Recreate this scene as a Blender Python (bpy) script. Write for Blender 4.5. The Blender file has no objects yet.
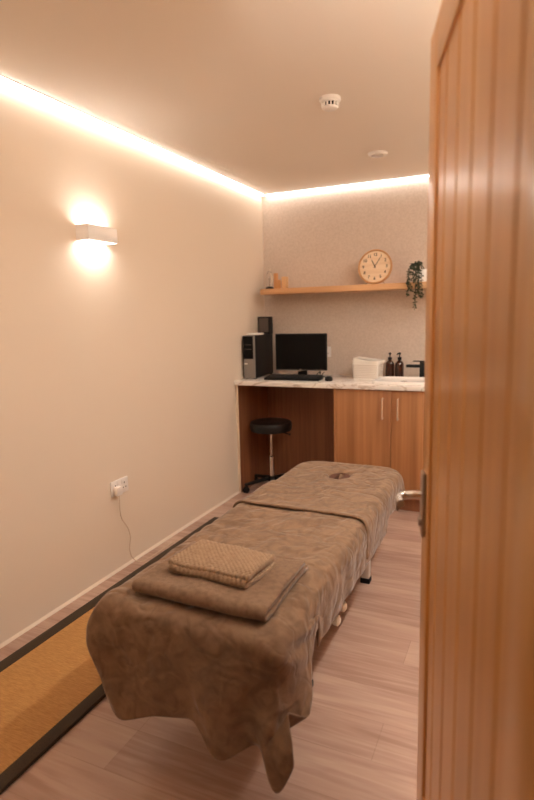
import bpy, bmesh, math, random
import numpy as np
from mathutils import Vector, Matrix, Euler
from math import sin, cos, pi, radians
random.seed(11)
EXPO, CORR, RIGHT, UPL = 0.62, 2, 24, 8
SC = bpy.context.scene
COL = SC.collection
H, L, XR, YF = 2.4, 4.4186, 2.32, 0.52       # ceiling height, back wall, right wall, inner face of the entrance wall
CT = 0.91                                    # worktop height
CF = L - 0.607                               # worktop front

# ------------------------------------------------------------------ materials
def srgb(r, g, b):
    f = lambda c: ((c/255)/12.92 if c/255 <= .04045 else ((c/255+.055)/1.055)**2.4)
    return (f(r), f(g), f(b), 1)

def mat(name, col, rough=.6, metal=0, spec=.5, noise=None, bump=None, sheen=0, trans=0, emit=None, coat=0, alpha=None):
    """noise=(scale vector, amount, second colour, detail); bump=(scale vector, strength, distance)"""
    m = bpy.data.materials.new(name); m.use_nodes = True
    nt = m.node_tree; N = nt.nodes; K = nt.links
    b = N['Principled BSDF']
    b.inputs['Base Color'].default_value = col
    b.inputs['Roughness'].default_value = rough
    b.inputs['Metallic'].default_value = metal
    b.inputs['Specular IOR Level'].default_value = spec
    b.inputs['Sheen Weight'].default_value = sheen
    b.inputs['Sheen Roughness'].default_value = .4
    b.inputs['Transmission Weight'].default_value = trans
    b.inputs['Coat Weight'].default_value = coat
    if emit:
        b.inputs['Emission Color'].default_value = emit[0]
        b.inputs['Emission Strength'].default_value = emit[1]
    tc = N.new('ShaderNodeTexCoord')
    def noise_node(scale, detail=4, dist=0.):
        mp = N.new('ShaderNodeMapping'); mp.inputs['Scale'].default_value = scale
        K.new(tc.outputs['Object'], mp.inputs['Vector'])
        n = N.new('ShaderNodeTexNoise'); n.inputs['Scale'].default_value = 1; n.inputs['Detail'].default_value = detail
        n.inputs['Distortion'].default_value = dist
        K.new(mp.outputs['Vector'], n.inputs['Vector'])
        return n
    if noise:
        sc, lo, hi, c2 = noise[:4]; det = noise[4] if len(noise) > 4 else 5; dist = noise[5] if len(noise) > 5 else 0
        n = noise_node(sc, det, dist)
        r = N.new('ShaderNodeMapRange'); r.inputs['From Min'].default_value = lo; r.inputs['From Max'].default_value = hi
        K.new(n.outputs['Fac'], r.inputs['Value'])
        mx = N.new('ShaderNodeMix'); mx.data_type = 'RGBA'
        mx.inputs['A'].default_value = col; mx.inputs['B'].default_value = c2
        K.new(r.outputs['Result'], mx.inputs['Factor']); K.new(mx.outputs['Result'], b.inputs['Base Color'])
    if bump:
        n = noise_node(bump[0], 4, bump[3] if len(bump) > 3 else 0)
        bp = N.new('ShaderNodeBump'); bp.inputs['Strength'].default_value = bump[1]; bp.inputs['Distance'].default_value = bump[2]
        K.new(n.outputs['Fac'], bp.inputs['Height']); K.new(bp.outputs['Normal'], b.inputs['Normal'])
    return m

def wood(name, c1, c2, axis, rough=.45, coarse=9, fine=60, bump=.08, spec=.5, coat=0):
    """straight grain running along one axis (0,1,2) of the object"""
    m = bpy.data.materials.new(name); m.use_nodes = True
    nt = m.node_tree; N = nt.nodes; K = nt.links; b = N['Principled BSDF']
    b.inputs['Roughness'].default_value = rough; b.inputs['Specular IOR Level'].default_value = spec
    b.inputs['Coat Weight'].default_value = coat; b.inputs['Coat Roughness'].default_value = .24
    tc = N.new('ShaderNodeTexCoord')
    def nz(s, stretch, det, dist):
        v = [s, s, s]; v[axis] = s*stretch
        mp = N.new('ShaderNodeMapping'); mp.inputs['Scale'].default_value = v
        K.new(tc.outputs['Object'], mp.inputs['Vector'])
        n = N.new('ShaderNodeTexNoise'); n.inputs['Scale'].default_value = 1
        n.inputs['Detail'].default_value = det; n.inputs['Distortion'].default_value = dist
        K.new(mp.outputs['Vector'], n.inputs['Vector']); return n
    a = nz(coarse, .08, 3, .6); f = nz(fine, .03, 4, .2)
    ad = N.new('ShaderNodeMath'); ad.operation = 'MULTIPLY_ADD'; ad.inputs[1].default_value = .55
    K.new(f.outputs['Fac'], ad.inputs[0])
    ml = N.new('ShaderNodeMath'); ml.operation = 'MULTIPLY'; ml.inputs[1].default_value = .45
    K.new(a.outputs['Fac'], ml.inputs[0]); K.new(ml.outputs[0], ad.inputs[2])
    r = N.new('ShaderNodeMapRange'); r.inputs['From Min'].default_value = .36; r.inputs['From Max'].default_value = .64
    K.new(ad.outputs[0], r.inputs['Value'])
    mx = N.new('ShaderNodeMix'); mx.data_type = 'RGBA'; mx.inputs['A'].default_value = c1; mx.inputs['B'].default_value = c2
    K.new(r.outputs['Result'], mx.inputs['Factor']); K.new(mx.outputs['Result'], b.inputs['Base Color'])
    bp = N.new('ShaderNodeBump'); bp.inputs['Strength'].default_value = bump; bp.inputs['Distance'].default_value = .002
    K.new(ad.outputs[0], bp.inputs['Height']); K.new(bp.outputs['Normal'], b.inputs['Normal'])
    return m

def floor_material():
    m = bpy.data.materials.new('limed_oak_planks'); m.use_nodes = True
    nt = m.node_tree; N = nt.nodes; K = nt.links; b = N['Principled BSDF']
    b.inputs['Roughness'].default_value = .42
    tc = N.new('ShaderNodeTexCoord')
    br = N.new('ShaderNodeTexBrick'); br.offset = .37; br.offset_frequency = 3
    br.inputs['Scale'].default_value = 1; br.inputs['Brick Width'].default_value = 1.22
    br.inputs['Row Height'].default_value = .178; br.inputs['Mortar Size'].default_value =   .001
    br.inputs['Color1'].default_value = srgb(*FL1); br.inputs['Color2'].default_value = srgb(*FL2)
    br.inputs['Mortar'].default_value = srgb(*FLM); br.inputs['Bias'].default_value = 0
    mp0 = N.new('ShaderNodeMapping'); mp0.inputs['Location'].default_value = (.35, .05, 0)
    K.new(tc.outputs['Object'], mp0.inputs['Vector']); K.new(mp0.outputs['Vector'], br.inputs['Vector'])
    def nz(v, det, dist):
        mp = N.new('ShaderNodeMapping'); mp.inputs['Scale'].default_value = v
        K.new(tc.outputs['Object'], mp.inputs['Vector'])
        n = N.new('ShaderNodeTexNoise'); n.inputs['Scale'].default_value = 1; n.inputs['Detail'].default_value = det
        n.inputs['Distortion'].default_value = dist
        K.new(mp.outputs['Vector'], n.inputs['Vector']); return n
    last = br.outputs['Color']
    for v, det, dist, lo, hi, c, amt in (((1.3, 11, 1), 5, 1.4, .42, .66, srgb(*FG1), .75), ((3.5, 60, 1), 4, .4, .45, .7, srgb(*FG2), .5), ((.8, 5, 1), 2, .5, .45, .7, srgb(*FG3), .4)):
        n = nz(v, det, dist)
        r = N.new('ShaderNodeMapRange'); r.inputs['From Min'].default_value = lo; r.inputs['From Max'].default_value = hi
        r.inputs['To Max'].default_value = amt
        K.new(n.outputs['Fac'], r.inputs['Value'])
        mx = N.new('ShaderNodeMix'); mx.data_type = 'RGBA'; mx.inputs['B'].default_value = c
        K.new(r.outputs['Result'], mx.inputs['Factor']); K.new(last, mx.inputs['A']); last = mx.outputs['Result']
    K.new(last, b.inputs['Base Color'])
    bp = N.new('ShaderNodeBump'); bp.inputs['Strength'].default_value = .25; bp.inputs['Distance'].default_value = .001
    bp.invert = True
    K.new(br.outputs['Fac'], bp.inputs['Height']); K.new(bp.outputs['Normal'], b.inputs['Normal'])
    return m
FL1, FL2, FLM = (200, 170, 152), (168, 135, 118), (150, 118, 101)
FG1, FG2, FG3 = (156, 121, 104), (204, 177, 160), (166, 131, 112)

def marble_material():
    m = bpy.data.materials.new('white_veined_marble'); m.use_nodes = True
    nt = m.node_tree; N = nt.nodes; K = nt.links; b = N['Principled BSDF']
    b.inputs['Roughness'].default_value = .25
    tc = N.new('ShaderNodeTexCoord')
    mp = N.new('ShaderNodeMapping'); mp.inputs['Scale'].default_value = (3, 5, 5); mp.inputs['Rotation'].default_value = (0, 0, .5)
    K.new(tc.outputs['Object'], mp.inputs['Vector'])
    w = N.new('ShaderNodeTexNoise'); w.inputs['Scale'].default_value = 1.2; w.inputs['Detail'].default_value = 6
    w.inputs['Distortion'].default_value = 1.5; K.new(mp.outputs['Vector'], w.inputs['Vector'])
    s = N.new('ShaderNodeMath'); s.operation = 'SUBTRACT'; s.inputs[1].default_value = .5; K.new(w.outputs['Fac'], s.inputs[0])
    ab = N.new('ShaderNodeMath'); ab.operation = 'ABSOLUTE'; K.new(s.outputs[0], ab.inputs[0])
    r = N.new('ShaderNodeMapRange'); r.inputs['From Max'].default_value = .035; K.new(ab.outputs[0], r.inputs['Value'])
    mx = N.new('ShaderNodeMix'); mx.data_type = 'RGBA'
    mx.inputs['A'].default_value = srgb(200, 186, 174); mx.inputs['B'].default_value = srgb(240, 233, 226)
    K.new(r.outputs['Result'], mx.inputs['Factor']); K.new(mx.outputs['Result'], b.inputs['Base Color'])
    return m

M = {}
M['wall'] = mat('warm_white_paint', srgb(230, 214, 195), .75, spec=.3, bump=((60, 60, 60), .03, .002))
M['paper'] = mat('textured_wallpaper', srgb(212, 196, 182), .85, spec=.2, noise=((70, 70, 70), .35, .65, srgb(202, 185, 170), 6), bump=((90, 90, 90), .2, .002))
M['ceiling'] = mat('ceiling_paint', srgb(243, 234, 223), .8, spec=.2)
M['floor'] = floor_material()
M['marble'] = marble_material()
M['white_plastic'] = mat('white_plastic', srgb(238, 232, 226), .35)
M['grey_line'] = mat('shadow_grey', srgb(120, 105, 95), .6)
M['alu'] = mat('pale_aluminium', srgb(225, 215, 205), .4)
M['led'] = mat('led_diffuser', srgb(255, 240, 220), .5, emit=((1, .985, .96, 1), 7.5))
M['lamp_white'] = mat('white_plaster_shade', srgb(250, 245, 240), .6)
M['lamp_glow'] = mat('lamp_glow', srgb(255, 240, 220), .5, emit=((1, .98, .95, 1), 36))
M['black'] = mat('black_plastic', srgb(14, 13, 13), .5, spec=.3)
M['black_gloss'] = mat('black_screen', srgb(5, 5, 5), .35, spec=.15)
M['keys'] = mat('dark_key_plastic', srgb(30, 28, 28), .55)
M['silver'] = mat('silver_plastic', srgb(140, 132, 126), .45, metal=.3)
M['chrome'] = mat('chrome', srgb(215, 210, 205), .18, metal=1)
M['steel'] = mat('satin_steel', srgb(185, 172, 162), .32, metal=1)
M['brass'] = mat('pale_brass', srgb(240, 214, 190), .22, metal=.6)
M['vinyl'] = mat('black_vinyl', srgb(24, 20, 19), .38)
M['door_v'] = wood('orange_oak_vertical', srgb(224, 166, 96), srgb(208, 144, 76), 2, rough=.33, coarse=6, fine=34, bump=.02, coat=.35)
M['door_h'] = wood('orange_oak_horizontal', srgb(224, 166, 96), srgb(208, 144, 76), 0, rough=.33, coarse=6, fine=34, bump=.02, coat=.35)
M['groove'] = wood('orange_oak_groove', srgb(190, 128, 74), srgb(172, 110, 60), 2, rough=.5)
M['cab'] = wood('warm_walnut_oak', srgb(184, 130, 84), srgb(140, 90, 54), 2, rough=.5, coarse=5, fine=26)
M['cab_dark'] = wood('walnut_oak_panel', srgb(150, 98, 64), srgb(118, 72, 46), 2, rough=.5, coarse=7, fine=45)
M['edge'] = mat('pale_edging', srgb(216, 196, 174), .5)
M['shelf'] = wood('light_oak_shelf', srgb(220, 174, 128), srgb(198, 148, 102), 0, rough=.5, coarse=14, fine=70)
M['clock_rim'] = wood('clock_plywood', srgb(214, 164, 112), srgb(196, 144, 94), 0, rough=.5, coarse=20, fine=90)
M['clock_face'] = mat('birch_dial', srgb(240, 214, 182), .5, noise=((6, 60, 60), .4, .65, srgb(230, 200, 164)))
M['ink'] = mat('dark_brown_ink', srgb(52, 32, 22), .5)
def fleece_material():
    m = mat('taupe_fleece', srgb(146, 118, 94), .92, spec=.08, sheen=.25,
            noise=((17, 12, 17), .38, .66, srgb(122, 97, 77), 8, 1.2))
    nt = m.node_tree; N = nt.nodes; K = nt.links; b = N['Principled BSDF']
    tc = N.new('ShaderNodeTexCoord'); last = None
    # branching creases pressed into the pile, then broad soft undulation
    for sc, wd, st, ds in ((5.5, .09, .5, .010), (11, .09, .25, .005)):
        n = N.new('ShaderNodeTexNoise'); n.inputs['Scale'].default_value = sc; n.inputs['Detail'].default_value = 2; n.inputs['Distortion'].default_value = .5
        K.new(tc.outputs['Object'], n.inputs['Vector'])
        a = N.new('ShaderNodeMath'); a.operation = 'SUBTRACT'; a.inputs[1].default_value = .5; K.new(n.outputs['Fac'], a.inputs[0])
        c = N.new('ShaderNodeMath'); c.operation = 'ABSOLUTE'; K.new(a.outputs[0], c.inputs[0])
        r = N.new('ShaderNodeMapRange'); r.interpolation_type = 'SMOOTHSTEP'; r.inputs['From Max'].default_value = wd; K.new(c.outputs[0], r.inputs['Value'])
        bp = N.new('ShaderNodeBump'); bp.inputs['Strength'].default_value = st; bp.inputs['Distance'].default_value = ds
        K.new(r.outputs['Result'], bp.inputs['Height'])
        if last: K.new(last.outputs['Normal'], bp.inputs['Normal'])
        last = bp
    n = N.new('ShaderNodeTexNoise'); n.inputs['Scale'].default_value = 22; n.inputs['Detail'].default_value = 5; K.new(tc.outputs['Object'], n.inputs['Vector'])
    bp = N.new('ShaderNodeBump'); bp.inputs['Strength'].default_value = .4; bp.inputs['Distance'].default_value = .006
    K.new(n.outputs['Fac'], bp.inputs['Height']); K.new(last.outputs['Normal'], bp.inputs['Normal'])
    K.new(bp.outputs['Normal'], b.inputs['Normal'])
    return m
M['fleece'] = fleece_material()
M['towel'] = mat('taupe_towel', srgb(140, 113, 90), .95, spec=.1, sheen=.3,
                 noise=((60, 60, 60), .4, .65, srgb(124, 98, 77)), bump=((220, 220, 220), .5, .003))
M['knit'] = mat('beige_popcorn_knit', srgb(172, 144, 116), .95, spec=.1, sheen=.3,
                noise=((80, 80, 80), .35, .65, srgb(152, 124, 98)), bump=((300, 300, 300), .4, .002))
M['dark_hole'] = mat('dark_brown_padding', srgb(92, 56, 40), .7)
M['tatami'] = mat('tatami_straw', srgb(196, 148, 88), .6, spec=.3, noise=((40, 400, 40), .35, .65, srgb(172, 122, 68), 4), bump=((30, 600, 30), .4, .002))
M['tatami_edge'] = mat('dark_olive_cloth', srgb(66, 50, 30), .8, noise=((300, 300, 300), .4, .6, srgb(52, 38, 22)))
M['amber'] = mat('amber_glass', srgb(56, 22, 10), .15, noise=None, coat=.5)
M['cream'] = mat('cream_plastic', srgb(244, 238, 228), .5)
M['hole'] = mat('shaded_tan', srgb(160, 132, 106), .8)
M['leaf'] = mat('dark_green_leaf', srgb(62, 72, 42), .55, noise=((40, 40, 40), .35, .65, srgb(40, 46, 28)))
M['glass'] = mat('clear_glass', (1, 1, 1, 1), .02, trans=1)
M['glass'].node_tree.nodes['Principled BSDF'].inputs['IOR'].default_value = 1.2
M['ceramic'] = mat('white_ceramic', srgb(245, 240, 234), .2)
M['wood_light'] = wood('pale_pine', srgb(232, 192, 144), srgb(216, 172, 122), 2)
M['wood_mid'] = wood('honey_wood', srgb(214, 156, 98), srgb(192, 132, 76), 2)
M['paper_white'] = mat('white_paper', srgb(240, 234, 226), .7)
M['cable_white'] = mat('off_white_cable', srgb(205, 180, 155), .5)
M['cable_black'] = mat('black_cable', srgb(26, 24, 24), .5)
M['plate_grey'] = mat('grey_speaker_cloth', srgb(92, 78, 70), .8)

# ------------------------------------------------------------------ mesh helpers
def nb(): return bmesh.new()
def box(bm, a, b, bev=0., seg=2):
    """axis-aligned box between corners a and b, optionally bevelled"""
    t = bmesh.new()
    bmesh.ops.create_cube(t, size=1)
    for v in t.verts: v.co = Vector([(a[i]+b[i])/2+v.co[i]*abs(b[i]-a[i]) for i in range(3)])
    if bev: bmesh.ops.bevel(t, geom=t.edges[:], offset=bev, segments=seg, affect='EDGES', profile=.5)
    merge(bm, t); return bm
def merge(bm, t, mx=None):
    if mx is not None: bmesh.ops.transform(t, matrix=mx, verts=t.verts)
    me = bpy.data.meshes.new('tmp'); t.to_mesh(me); t.free(); bm.from_mesh(me); bpy.data.meshes.remove(me)
def lathe(bm, prof, seg=32, c=(0, 0, 0), mx=None):
    """prof: (radius, z) points from bottom to top"""
    t = bmesh.new(); rings = []
    for r, z in prof:
        rings.append([t.verts.new((0, 0, z))] if r < 1e-6 else [t.verts.new((r*cos(2*pi*k/seg), r*sin(2*pi*k/seg), z)) for k in range(seg)])
    for p, q in zip(rings, rings[1:]):
        for k in range(seg):
            a, b = p[k % len(p)], p[(k+1) % len(p)]; c2, d = q[(k+1) % len(q)], q[k % len(q)]
            vs = []
            for v in (a, b, c2, d):
                if v not in vs: vs.append(v)
            if len(vs) > 2: t.faces.new(vs)
    if mx is not None: bmesh.ops.transform(t, matrix=mx, verts=t.verts)
    bmesh.ops.translate(t, vec=c, verts=t.verts); bmesh.ops.recalc_face_normals(t, faces=t.faces)
    merge(bm, t); return bm
def tube(bm, pts, r, seg=10, caps=True):
    """round tube along points; r a number or one radius per point"""
    pts = [Vector(p) for p in pts]; n = len(pts); R_ = r if isinstance(r, (list, tuple)) else [r]*n
    t = bmesh.new(); up = None; rings = []
    for i, p in enumerate(pts):
        d = (pts[min(i+1, n-1)]-pts[max(i-1, 0)]).normalized()
        if up is None: up = d.orthogonal().normalized()
        up = (up-d*up.dot(d)).normalized(); s = d.cross(up)
        rings.append([t.verts.new(p+(up*cos(2*pi*k/seg)+s*sin(2*pi*k/seg))*R_[i]) for k in range(seg)])
    for a, b in zip(rings, rings[1:]):
        for k in range(seg): t.faces.new((a[k], a[(k+1) % seg], b[(k+1) % seg], b[k]))
    if caps: t.faces.new(rings[0][::-1]); t.faces.new(rings[-1])
    bmesh.ops.recalc_face_normals(t, faces=t.faces)
    merge(bm, t); return bm
def spline(pts, n=12):
    """Catmull-Rom through points"""
    P = [Vector(p) for p in pts]; P = [2*P[0]-P[1]]+P+[2*P[-1]-P[-2]]; out = []
    for i in range(1, len(P)-2):
        for k in range(n):
            t = k/n; a, b, c, d = P[i-1:i+3]
            out.append(.5*((2*b)+(c-a)*t+(2*a-5*b+4*c-d)*t*t+(3*b-a-3*c+d)*t**3))
    return out+[P[-2]]
def prism(bm, outline, z0, z1, bev=0.):
    t = bmesh.new(); vs = [t.verts.new((x, y, z0)) for x, y in outline]; f = t.faces.new(vs)
    r = bmesh.ops.extrude_face_region(t, geom=[f]); bmesh.ops.translate(t, vec=(0, 0, z1-z0), verts=[v for v in r['geom'] if isinstance(v, bmesh.types.BMVert)])
    bmesh.ops.recalc_face_normals(t, faces=t.faces)
    if bev: bmesh.ops.bevel(t, geom=t.edges[:], offset=bev, segments=2, affect='EDGES')
    merge(bm, t); return bm
def rrect(x0, x1, y0, y1, r, n=8):
    o = []
    for cx, cy, a0 in ((x1-r, y1-r, 0), (x0+r, y1-r, 90), (x0+r, y0+r, 180), (x1-r, y0+r, 270)):
        for k in range(n+1):
            a = radians(a0+90*k/n); o.append((cx+r*cos(a), cy+r*sin(a)))
    return o
def link(name, bm, m, parent=None, smooth=True, angle=35, loc=None):
    me = bpy.data.meshes.new(name); bm.to_mesh(me); bm.free()
    ms = m if isinstance(m, (list, tuple)) else [m]
    for q in ms: me.materials.append(q)
    if smooth:
        me.shade_smooth()
        me.set_sharp_from_angle(angle=radians(angle))
    o = bpy.data.objects.new(name, me); COL.objects.link(o)
    if parent: o.parent = parent
    if loc: o.location = loc
    return o
def thing(name, label, cat, loc=(0, 0, 0), rz=0, group=None):
    o = bpy.data.objects.new(name, None); COL.objects.link(o); o.empty_display_size = .05
    o.location = loc; o.rotation_euler = (0, 0, rz); o['label'] = label; o['category'] = cat
    if group: o['group'] = group
    return o
def tag(o, label, cat, group=None):
    o['label'] = label; o['category'] = cat
    if group: o['group'] = group
    return o
def struct(o, label=None, cat=None):
    o['kind'] = 'structure'
    if label: o['label'] = label
    if cat: o['category'] = cat
    return o
def reorigin(o, loc):
    """move the object's origin without moving its mesh"""
    o.data.transform(Matrix.Translation(-Vector(loc))); o.location = loc

# ------------------------------------------------------------------ the room
YB = -1.6   # end of the corridor behind the doorway
struct(link('floor', box(nb(), (-.1, YB, -.05), (XR+.1, L+.1, 0)), M['floor'], smooth=False), 'pale pinkish oak plank floor running across the room', 'floor')
struct(link('ceiling', box(nb(), (-.1, YB, H), (XR+.1, L+.1, H+.1)), M['ceiling'], smooth=False), 'plain cream painted ceiling lit along its edges', 'ceiling')
struct(link('wall_left', box(nb(), (-.1, YB, 0), (0, L+.1, H)), M['wall'], smooth=False), 'smooth cream wall with the lit sconce and the socket', 'wall')
struct(link('wall_back', box(nb(), (0, L, 0), (XR, L+.1, H)), M['paper'], smooth=False), 'speckled wallpapered wall behind the shelf and the worktop', 'wall')
struct(link('wall_right', box(nb(), (XR, YB, 0), (XR+.1, L+.1, H)), M['wall'], smooth=False), 'cream wall hidden behind the open door', 'wall')
HX, HY = 2.042, .525    # door hinge
bm = nb(); box(bm, (0, YF-.12, 0), (1.13, YF, H)); box(bm, (2.07, YF-.12, 0), (XR, YF, H)); box(bm, (1.13, YF-.12, 2.03), (2.07, YF, H))
struct(link('wall_front', bm, M['wall'], smooth=False), 'cream wall around the doorway', 'wall')
struct(link('wall_corridor', box(nb(), (0, YB-.1, 0), (XR, YB, H)), M['wall'], smooth=False), 'cream corridor wall facing the doorway', 'wall')
# pale sealant bead where the left wall meets the planks
bm = nb(); prism(bm, [(0, 0), (.011, 0), (.009, .006), (.003, .011), (0, .013)], 0, CF+.02-YF)
o = link('trim_1', bm, M['wall'], smooth=True); o.rotation_euler = (radians(90), 0, 0); o.location = (0, CF+.02, 0)
struct(o, 'thin pale bead along the foot of the left wall', 'trim')

# ------------------------------------------------------------------ ledged door, standing open
DW, DH, DT = .88, 2.0, .044
door = bpy.data.objects.new('door_1', None); COL.objects.link(door); struct(door, 'orange oak door of vertical grooved boards standing open', 'door')
door.location = (HX, HY, 0); door.rotation_euler = (0, 0, math.atan2(.964, -.267))
bm = nb(); box(bm, (.02, -DT+.004, .01), (DW-.02, -.029, DH-.01))
for side in (1,):
    box(bm, (DW-.105, -DT, .005), (DW, 0, DH), .0025); box(bm, (0, -DT, .005), (.105, 0, DH), .0025)
stile = link('stile', bm, M['door_v'], door)
bm = nb(); box(bm, (.105, -DT, DH-.1), (DW-.105, 0, DH), .0025); box(bm, (.105, -DT, .005), (DW-.105, 0, .2), .0025)
link('rail', bm, M['door_h'], door)
bm = nb(); cuts = [.105, .1675, .295, .4225, .55, .6775, DW-.105]
for x0, x1 in zip(cuts, cuts[1:]):
    bw = x1-x0
    w = .007; y1 = -.006
    t = bmesh.new(); pts = [(x0, -.03), (x0+bw, -.03), (x0+bw, y1-.006), (x0+bw-w, y1), (x0+w, y1), (x0, y1-.006)]
    vs = [t.verts.new((x, y, .19)) for x, y in pts]; f = t.faces.new(vs)
    r = bmesh.ops.extrude_face_region(t, geom=[f]); bmesh.ops.translate(t, vec=(0, 0, DH-.1-.19), verts=[v for v in r['geom'] if isinstance(v, bmesh.types.BMVert)])
    bmesh.ops.recalc_face_normals(t, faces=t.faces); merge(bm, t)
link('board_panel', bm, M['door_v'], door, smooth=False)
hx = DW-.05; hz = .966
bm = nb(); box(bm, (hx-.02, 0, hz-.10), (hx+.02, .009, hz+.060), .004)
hp = link('door_handle', bm, M['steel'], door)
bm = nb(); tube(bm, spline([(hx, .005, hz+.002), (hx, .03, hz+.002), (hx, .05, hz), (hx-.012, .060, hz-.001), (hx-.02, .062, hz-.001), (hx-.055, .062, hz-.003)], 5), .0098, 14)
link('lever', bm, M['chrome'], hp)
bm = nb(); tube(bm, [(hx, .008, hz-.065), (hx, .014, hz-.065)], .012, 16)
link('thumb_turn', bm, M['steel'], hp)

# ------------------------------------------------------------------ light strips along the ceiling
def led(name, a, b, axis, label, face):
    t = thing(name, label, 'light strip', ((a[0]+b[0])/2, (a[1]+b[1])/2, H), group='light strips along the ceiling edge')
    cx, cy = (a[0]+b[0])/2, (a[1]+b[1])/2
    bm = nb()
    if axis == 1:
        hl = (b[1]-a[1])/2
        box(bm, (.0185, -hl, -.004), (.0225, hl, 0), .001); box(bm, (-.0225, -hl, -.002), (.0225, hl, 0))
        link('profile', bm, M['alu'], t)
        link('diffuser', box(nb(), (-.002, -hl, -.013), (.018, hl, -.0022), .004), M['led'], t)
    else:
        hl = (b[0]-a[0])/2
        box(bm, (-hl, -.0225, -.004), (hl, -.0185, 0), .001); box(bm, (-hl, -.0225, -.002), (hl, .0225, 0))
        link('profile', bm, M['alu'], t)
        link('diffuser', box(nb(), (-hl, -.018, -.013), (hl, .002, -.0022), .004), M['led'], t)
    return t
led('ceiling_light_strip', (.0005, YF+.02), (.0455, L-.05), 1, 'glowing strip along the ceiling edge above the sconce wall', 1)
led('ceiling_light_strip', (.05, L-.0455), (XR-.02, L-.0005), 0, 'glowing strip along the ceiling edge above the shelf wall', -1)

# ------------------------------------------------------------------ wall sconce (up and down light)
s = thing('wall_sconce', 'white rectangular up-and-down sconce glowing on the left wall', 'wall lamp', (0, 2.302, 1.832))
bm = nb(); w, h, d, t = .108, .037, .08, .005
box(bm, (d-t, -w, -h), (d, w, h), .0015); box(bm, (0, -w, -h), (t, w, h)); box(bm, (t, -w, -h), (d-t, -w+t, h)); box(bm, (t, w-t, -h), (d-t, w, h))
link('shade', bm, M['lamp_white'], s)
box_ = box(nb(), (.050, -w+t+.01, .018), (d-t, w-t-.01, .021)); link('diffuser', box_, M['lamp_glow'], s)
link('divider', box(nb(), (t, -w+t, -.003), (d-t, w-t, .003)), M['lamp_white'], s)
box_ = box(nb(), (.034, -w+t+.01, -.024), (d-t-.012, w-t-.01, -.021)); link('diffuser', box_, M['lamp_glow'], s)

# ------------------------------------------------------------------ double socket, plug and cable on the left wall
def double_socket(name, label, mx, cover_plug=False):
    t = thing(name, label, 'socket'); t.matrix_world = mx
    bm = nb(); box(bm, (-.073, -.043, 0), (.073, .043, .009), .003)
    link('faceplate', bm, M['white_plastic'], t)
    for sx in (-1, 1):
        link('rocker', box(nb(), (sx*.018-.006, .012, .008), (sx*.018+.006, .034, .012), .001), M['white_plastic'], t)
        bm = nb()
        box(bm, (sx*.038-.003, .009, .0085), (sx*.038+.003, .019, .0095)); box(bm, (sx*.038-.015, -.014, .0085), (sx*.038-.007, -.009, .0095)); box(bm, (sx*.038+.007, -.014, .0085), (sx*.038+.015, -.009, .0095))
        link('pin_slots', bm, M['black'], t)
    return t
# local x -> world +y, local y -> world z, local z -> world +x
mxl = Matrix(((0, 0, 1, 0.), (1, 0, 0, 2.388), (0, 1, 0, .478), (0, 0, 0, 1)))
double_socket('power_socket', 'white double socket low on the left wall with a plug in it', mxl)
pl = thing('power_plug', 'white plug in the low wall socket with a thin cable hanging to the floor', 'plug', (0.010, 2.35, .468))
bm = nb(); t_ = bmesh.new(); box(t_, (0, -.024, -.027), (.03, .024, .024), .007); merge(bm, t_)
link('plug_body', bm, M['white_plastic'], pl)
pts = [(.018, 0, -.02), (.020, .0, -.05), (.016, .004, -.11), (.012, .02, -.17), (.016, .062, -.24), (.018, .075, -.30), (.022, .058, -.36), (.03, .070, -.42), (.045, .12, -.462), (.06, .22, -.464), (.062, .45, -.464)]
link('cable', tube(nb(), spline(pts, 8), .0028, 8), M['cable_white'], pl)

# ------------------------------------------------------------------ tatami runner
t = thing('tatami_mat', 'straw-coloured woven mat with dark edging beside the left wall', 'mat', (.37, 1.95, 0))
bm = nb(); box(bm, (-.21, -1.30, .001), (.232, 1.29, .013), .003); link('woven_surface', bm, M['tatami'], t, smooth=False)
for xa, xb in ((-.262, -.203), (.226, .279)):
    link('edging', box(nb(), (xa, -1.303, 0), (xb, 1.293, .016), .003), M['tatami_edge'], t)

# ------------------------------------------------------------------ treatment couch
couch = thing('treatment_couch', 'padded treatment couch on white metal legs in the room centre', 'massage table', (1.14, 2.18, 0))
def loc(bm): bmesh.ops.translate(bm, vec=(-1.14, -2.18, 0), verts=bm.verts); return bm
X0, X1, Y0, Y1, ZT = .83, 1.45, 1.25, 3.12, .53
# mattress as two rounded slabs with a face hole ring
def ring_slab(outer, inner, z0, z1):
    t = bmesh.new(); n = len(outer)
    lv = []
    for z, s in ((z0, 0), (z1-.02, 0), (z1-.006, .006), (z1, .02)):
        lv.append([t.verts.new((x+(1.14-x)*s*1.6, y+(2.185-y)*s*.55, z)) for x, y in outer])
    li = [[t.verts.new((x, y, z)) for x, y in inner] for z in (z1, z0)]
    allr = lv+li+[lv[0]]
    for a, b in zip(allr, allr[1:]):
        for k in range(n): t.faces.new((a[k], a[(k+1) % n], b[(k+1) % n], b[k]))
    bmesh.ops.recalc_face_normals(t, faces=t.faces); return t
outer = rrect(X0+.014, X1-.014, Y0+.014, Y1-.014, .11, 12)
inner = [(1.14+.05*cos(a), 2.86+.065*sin(a)) for a in [math.atan2((y-2.185), (x-1.14)) for x, y in outer]]
bm = nb(); merge(bm, ring_slab(outer, inner, .455, ZT-.012)); link('mattress', loc(bm), M['dark_hole'], couch)
bm = nb()
box(bm, (.92, 1.33, .40), (.96, 3.0, .455), .004); box(bm, (1.33, 1.33, .40), (1.37, 3.0, .455), .004)
for y in (1.4, 2.1, 2.72, 2.96): box(bm, (.96, y-.02, .405), (1.33, y+.02, .45), .003)
link('bed_frame', loc(bm), M['white_plastic'], couch)
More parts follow.
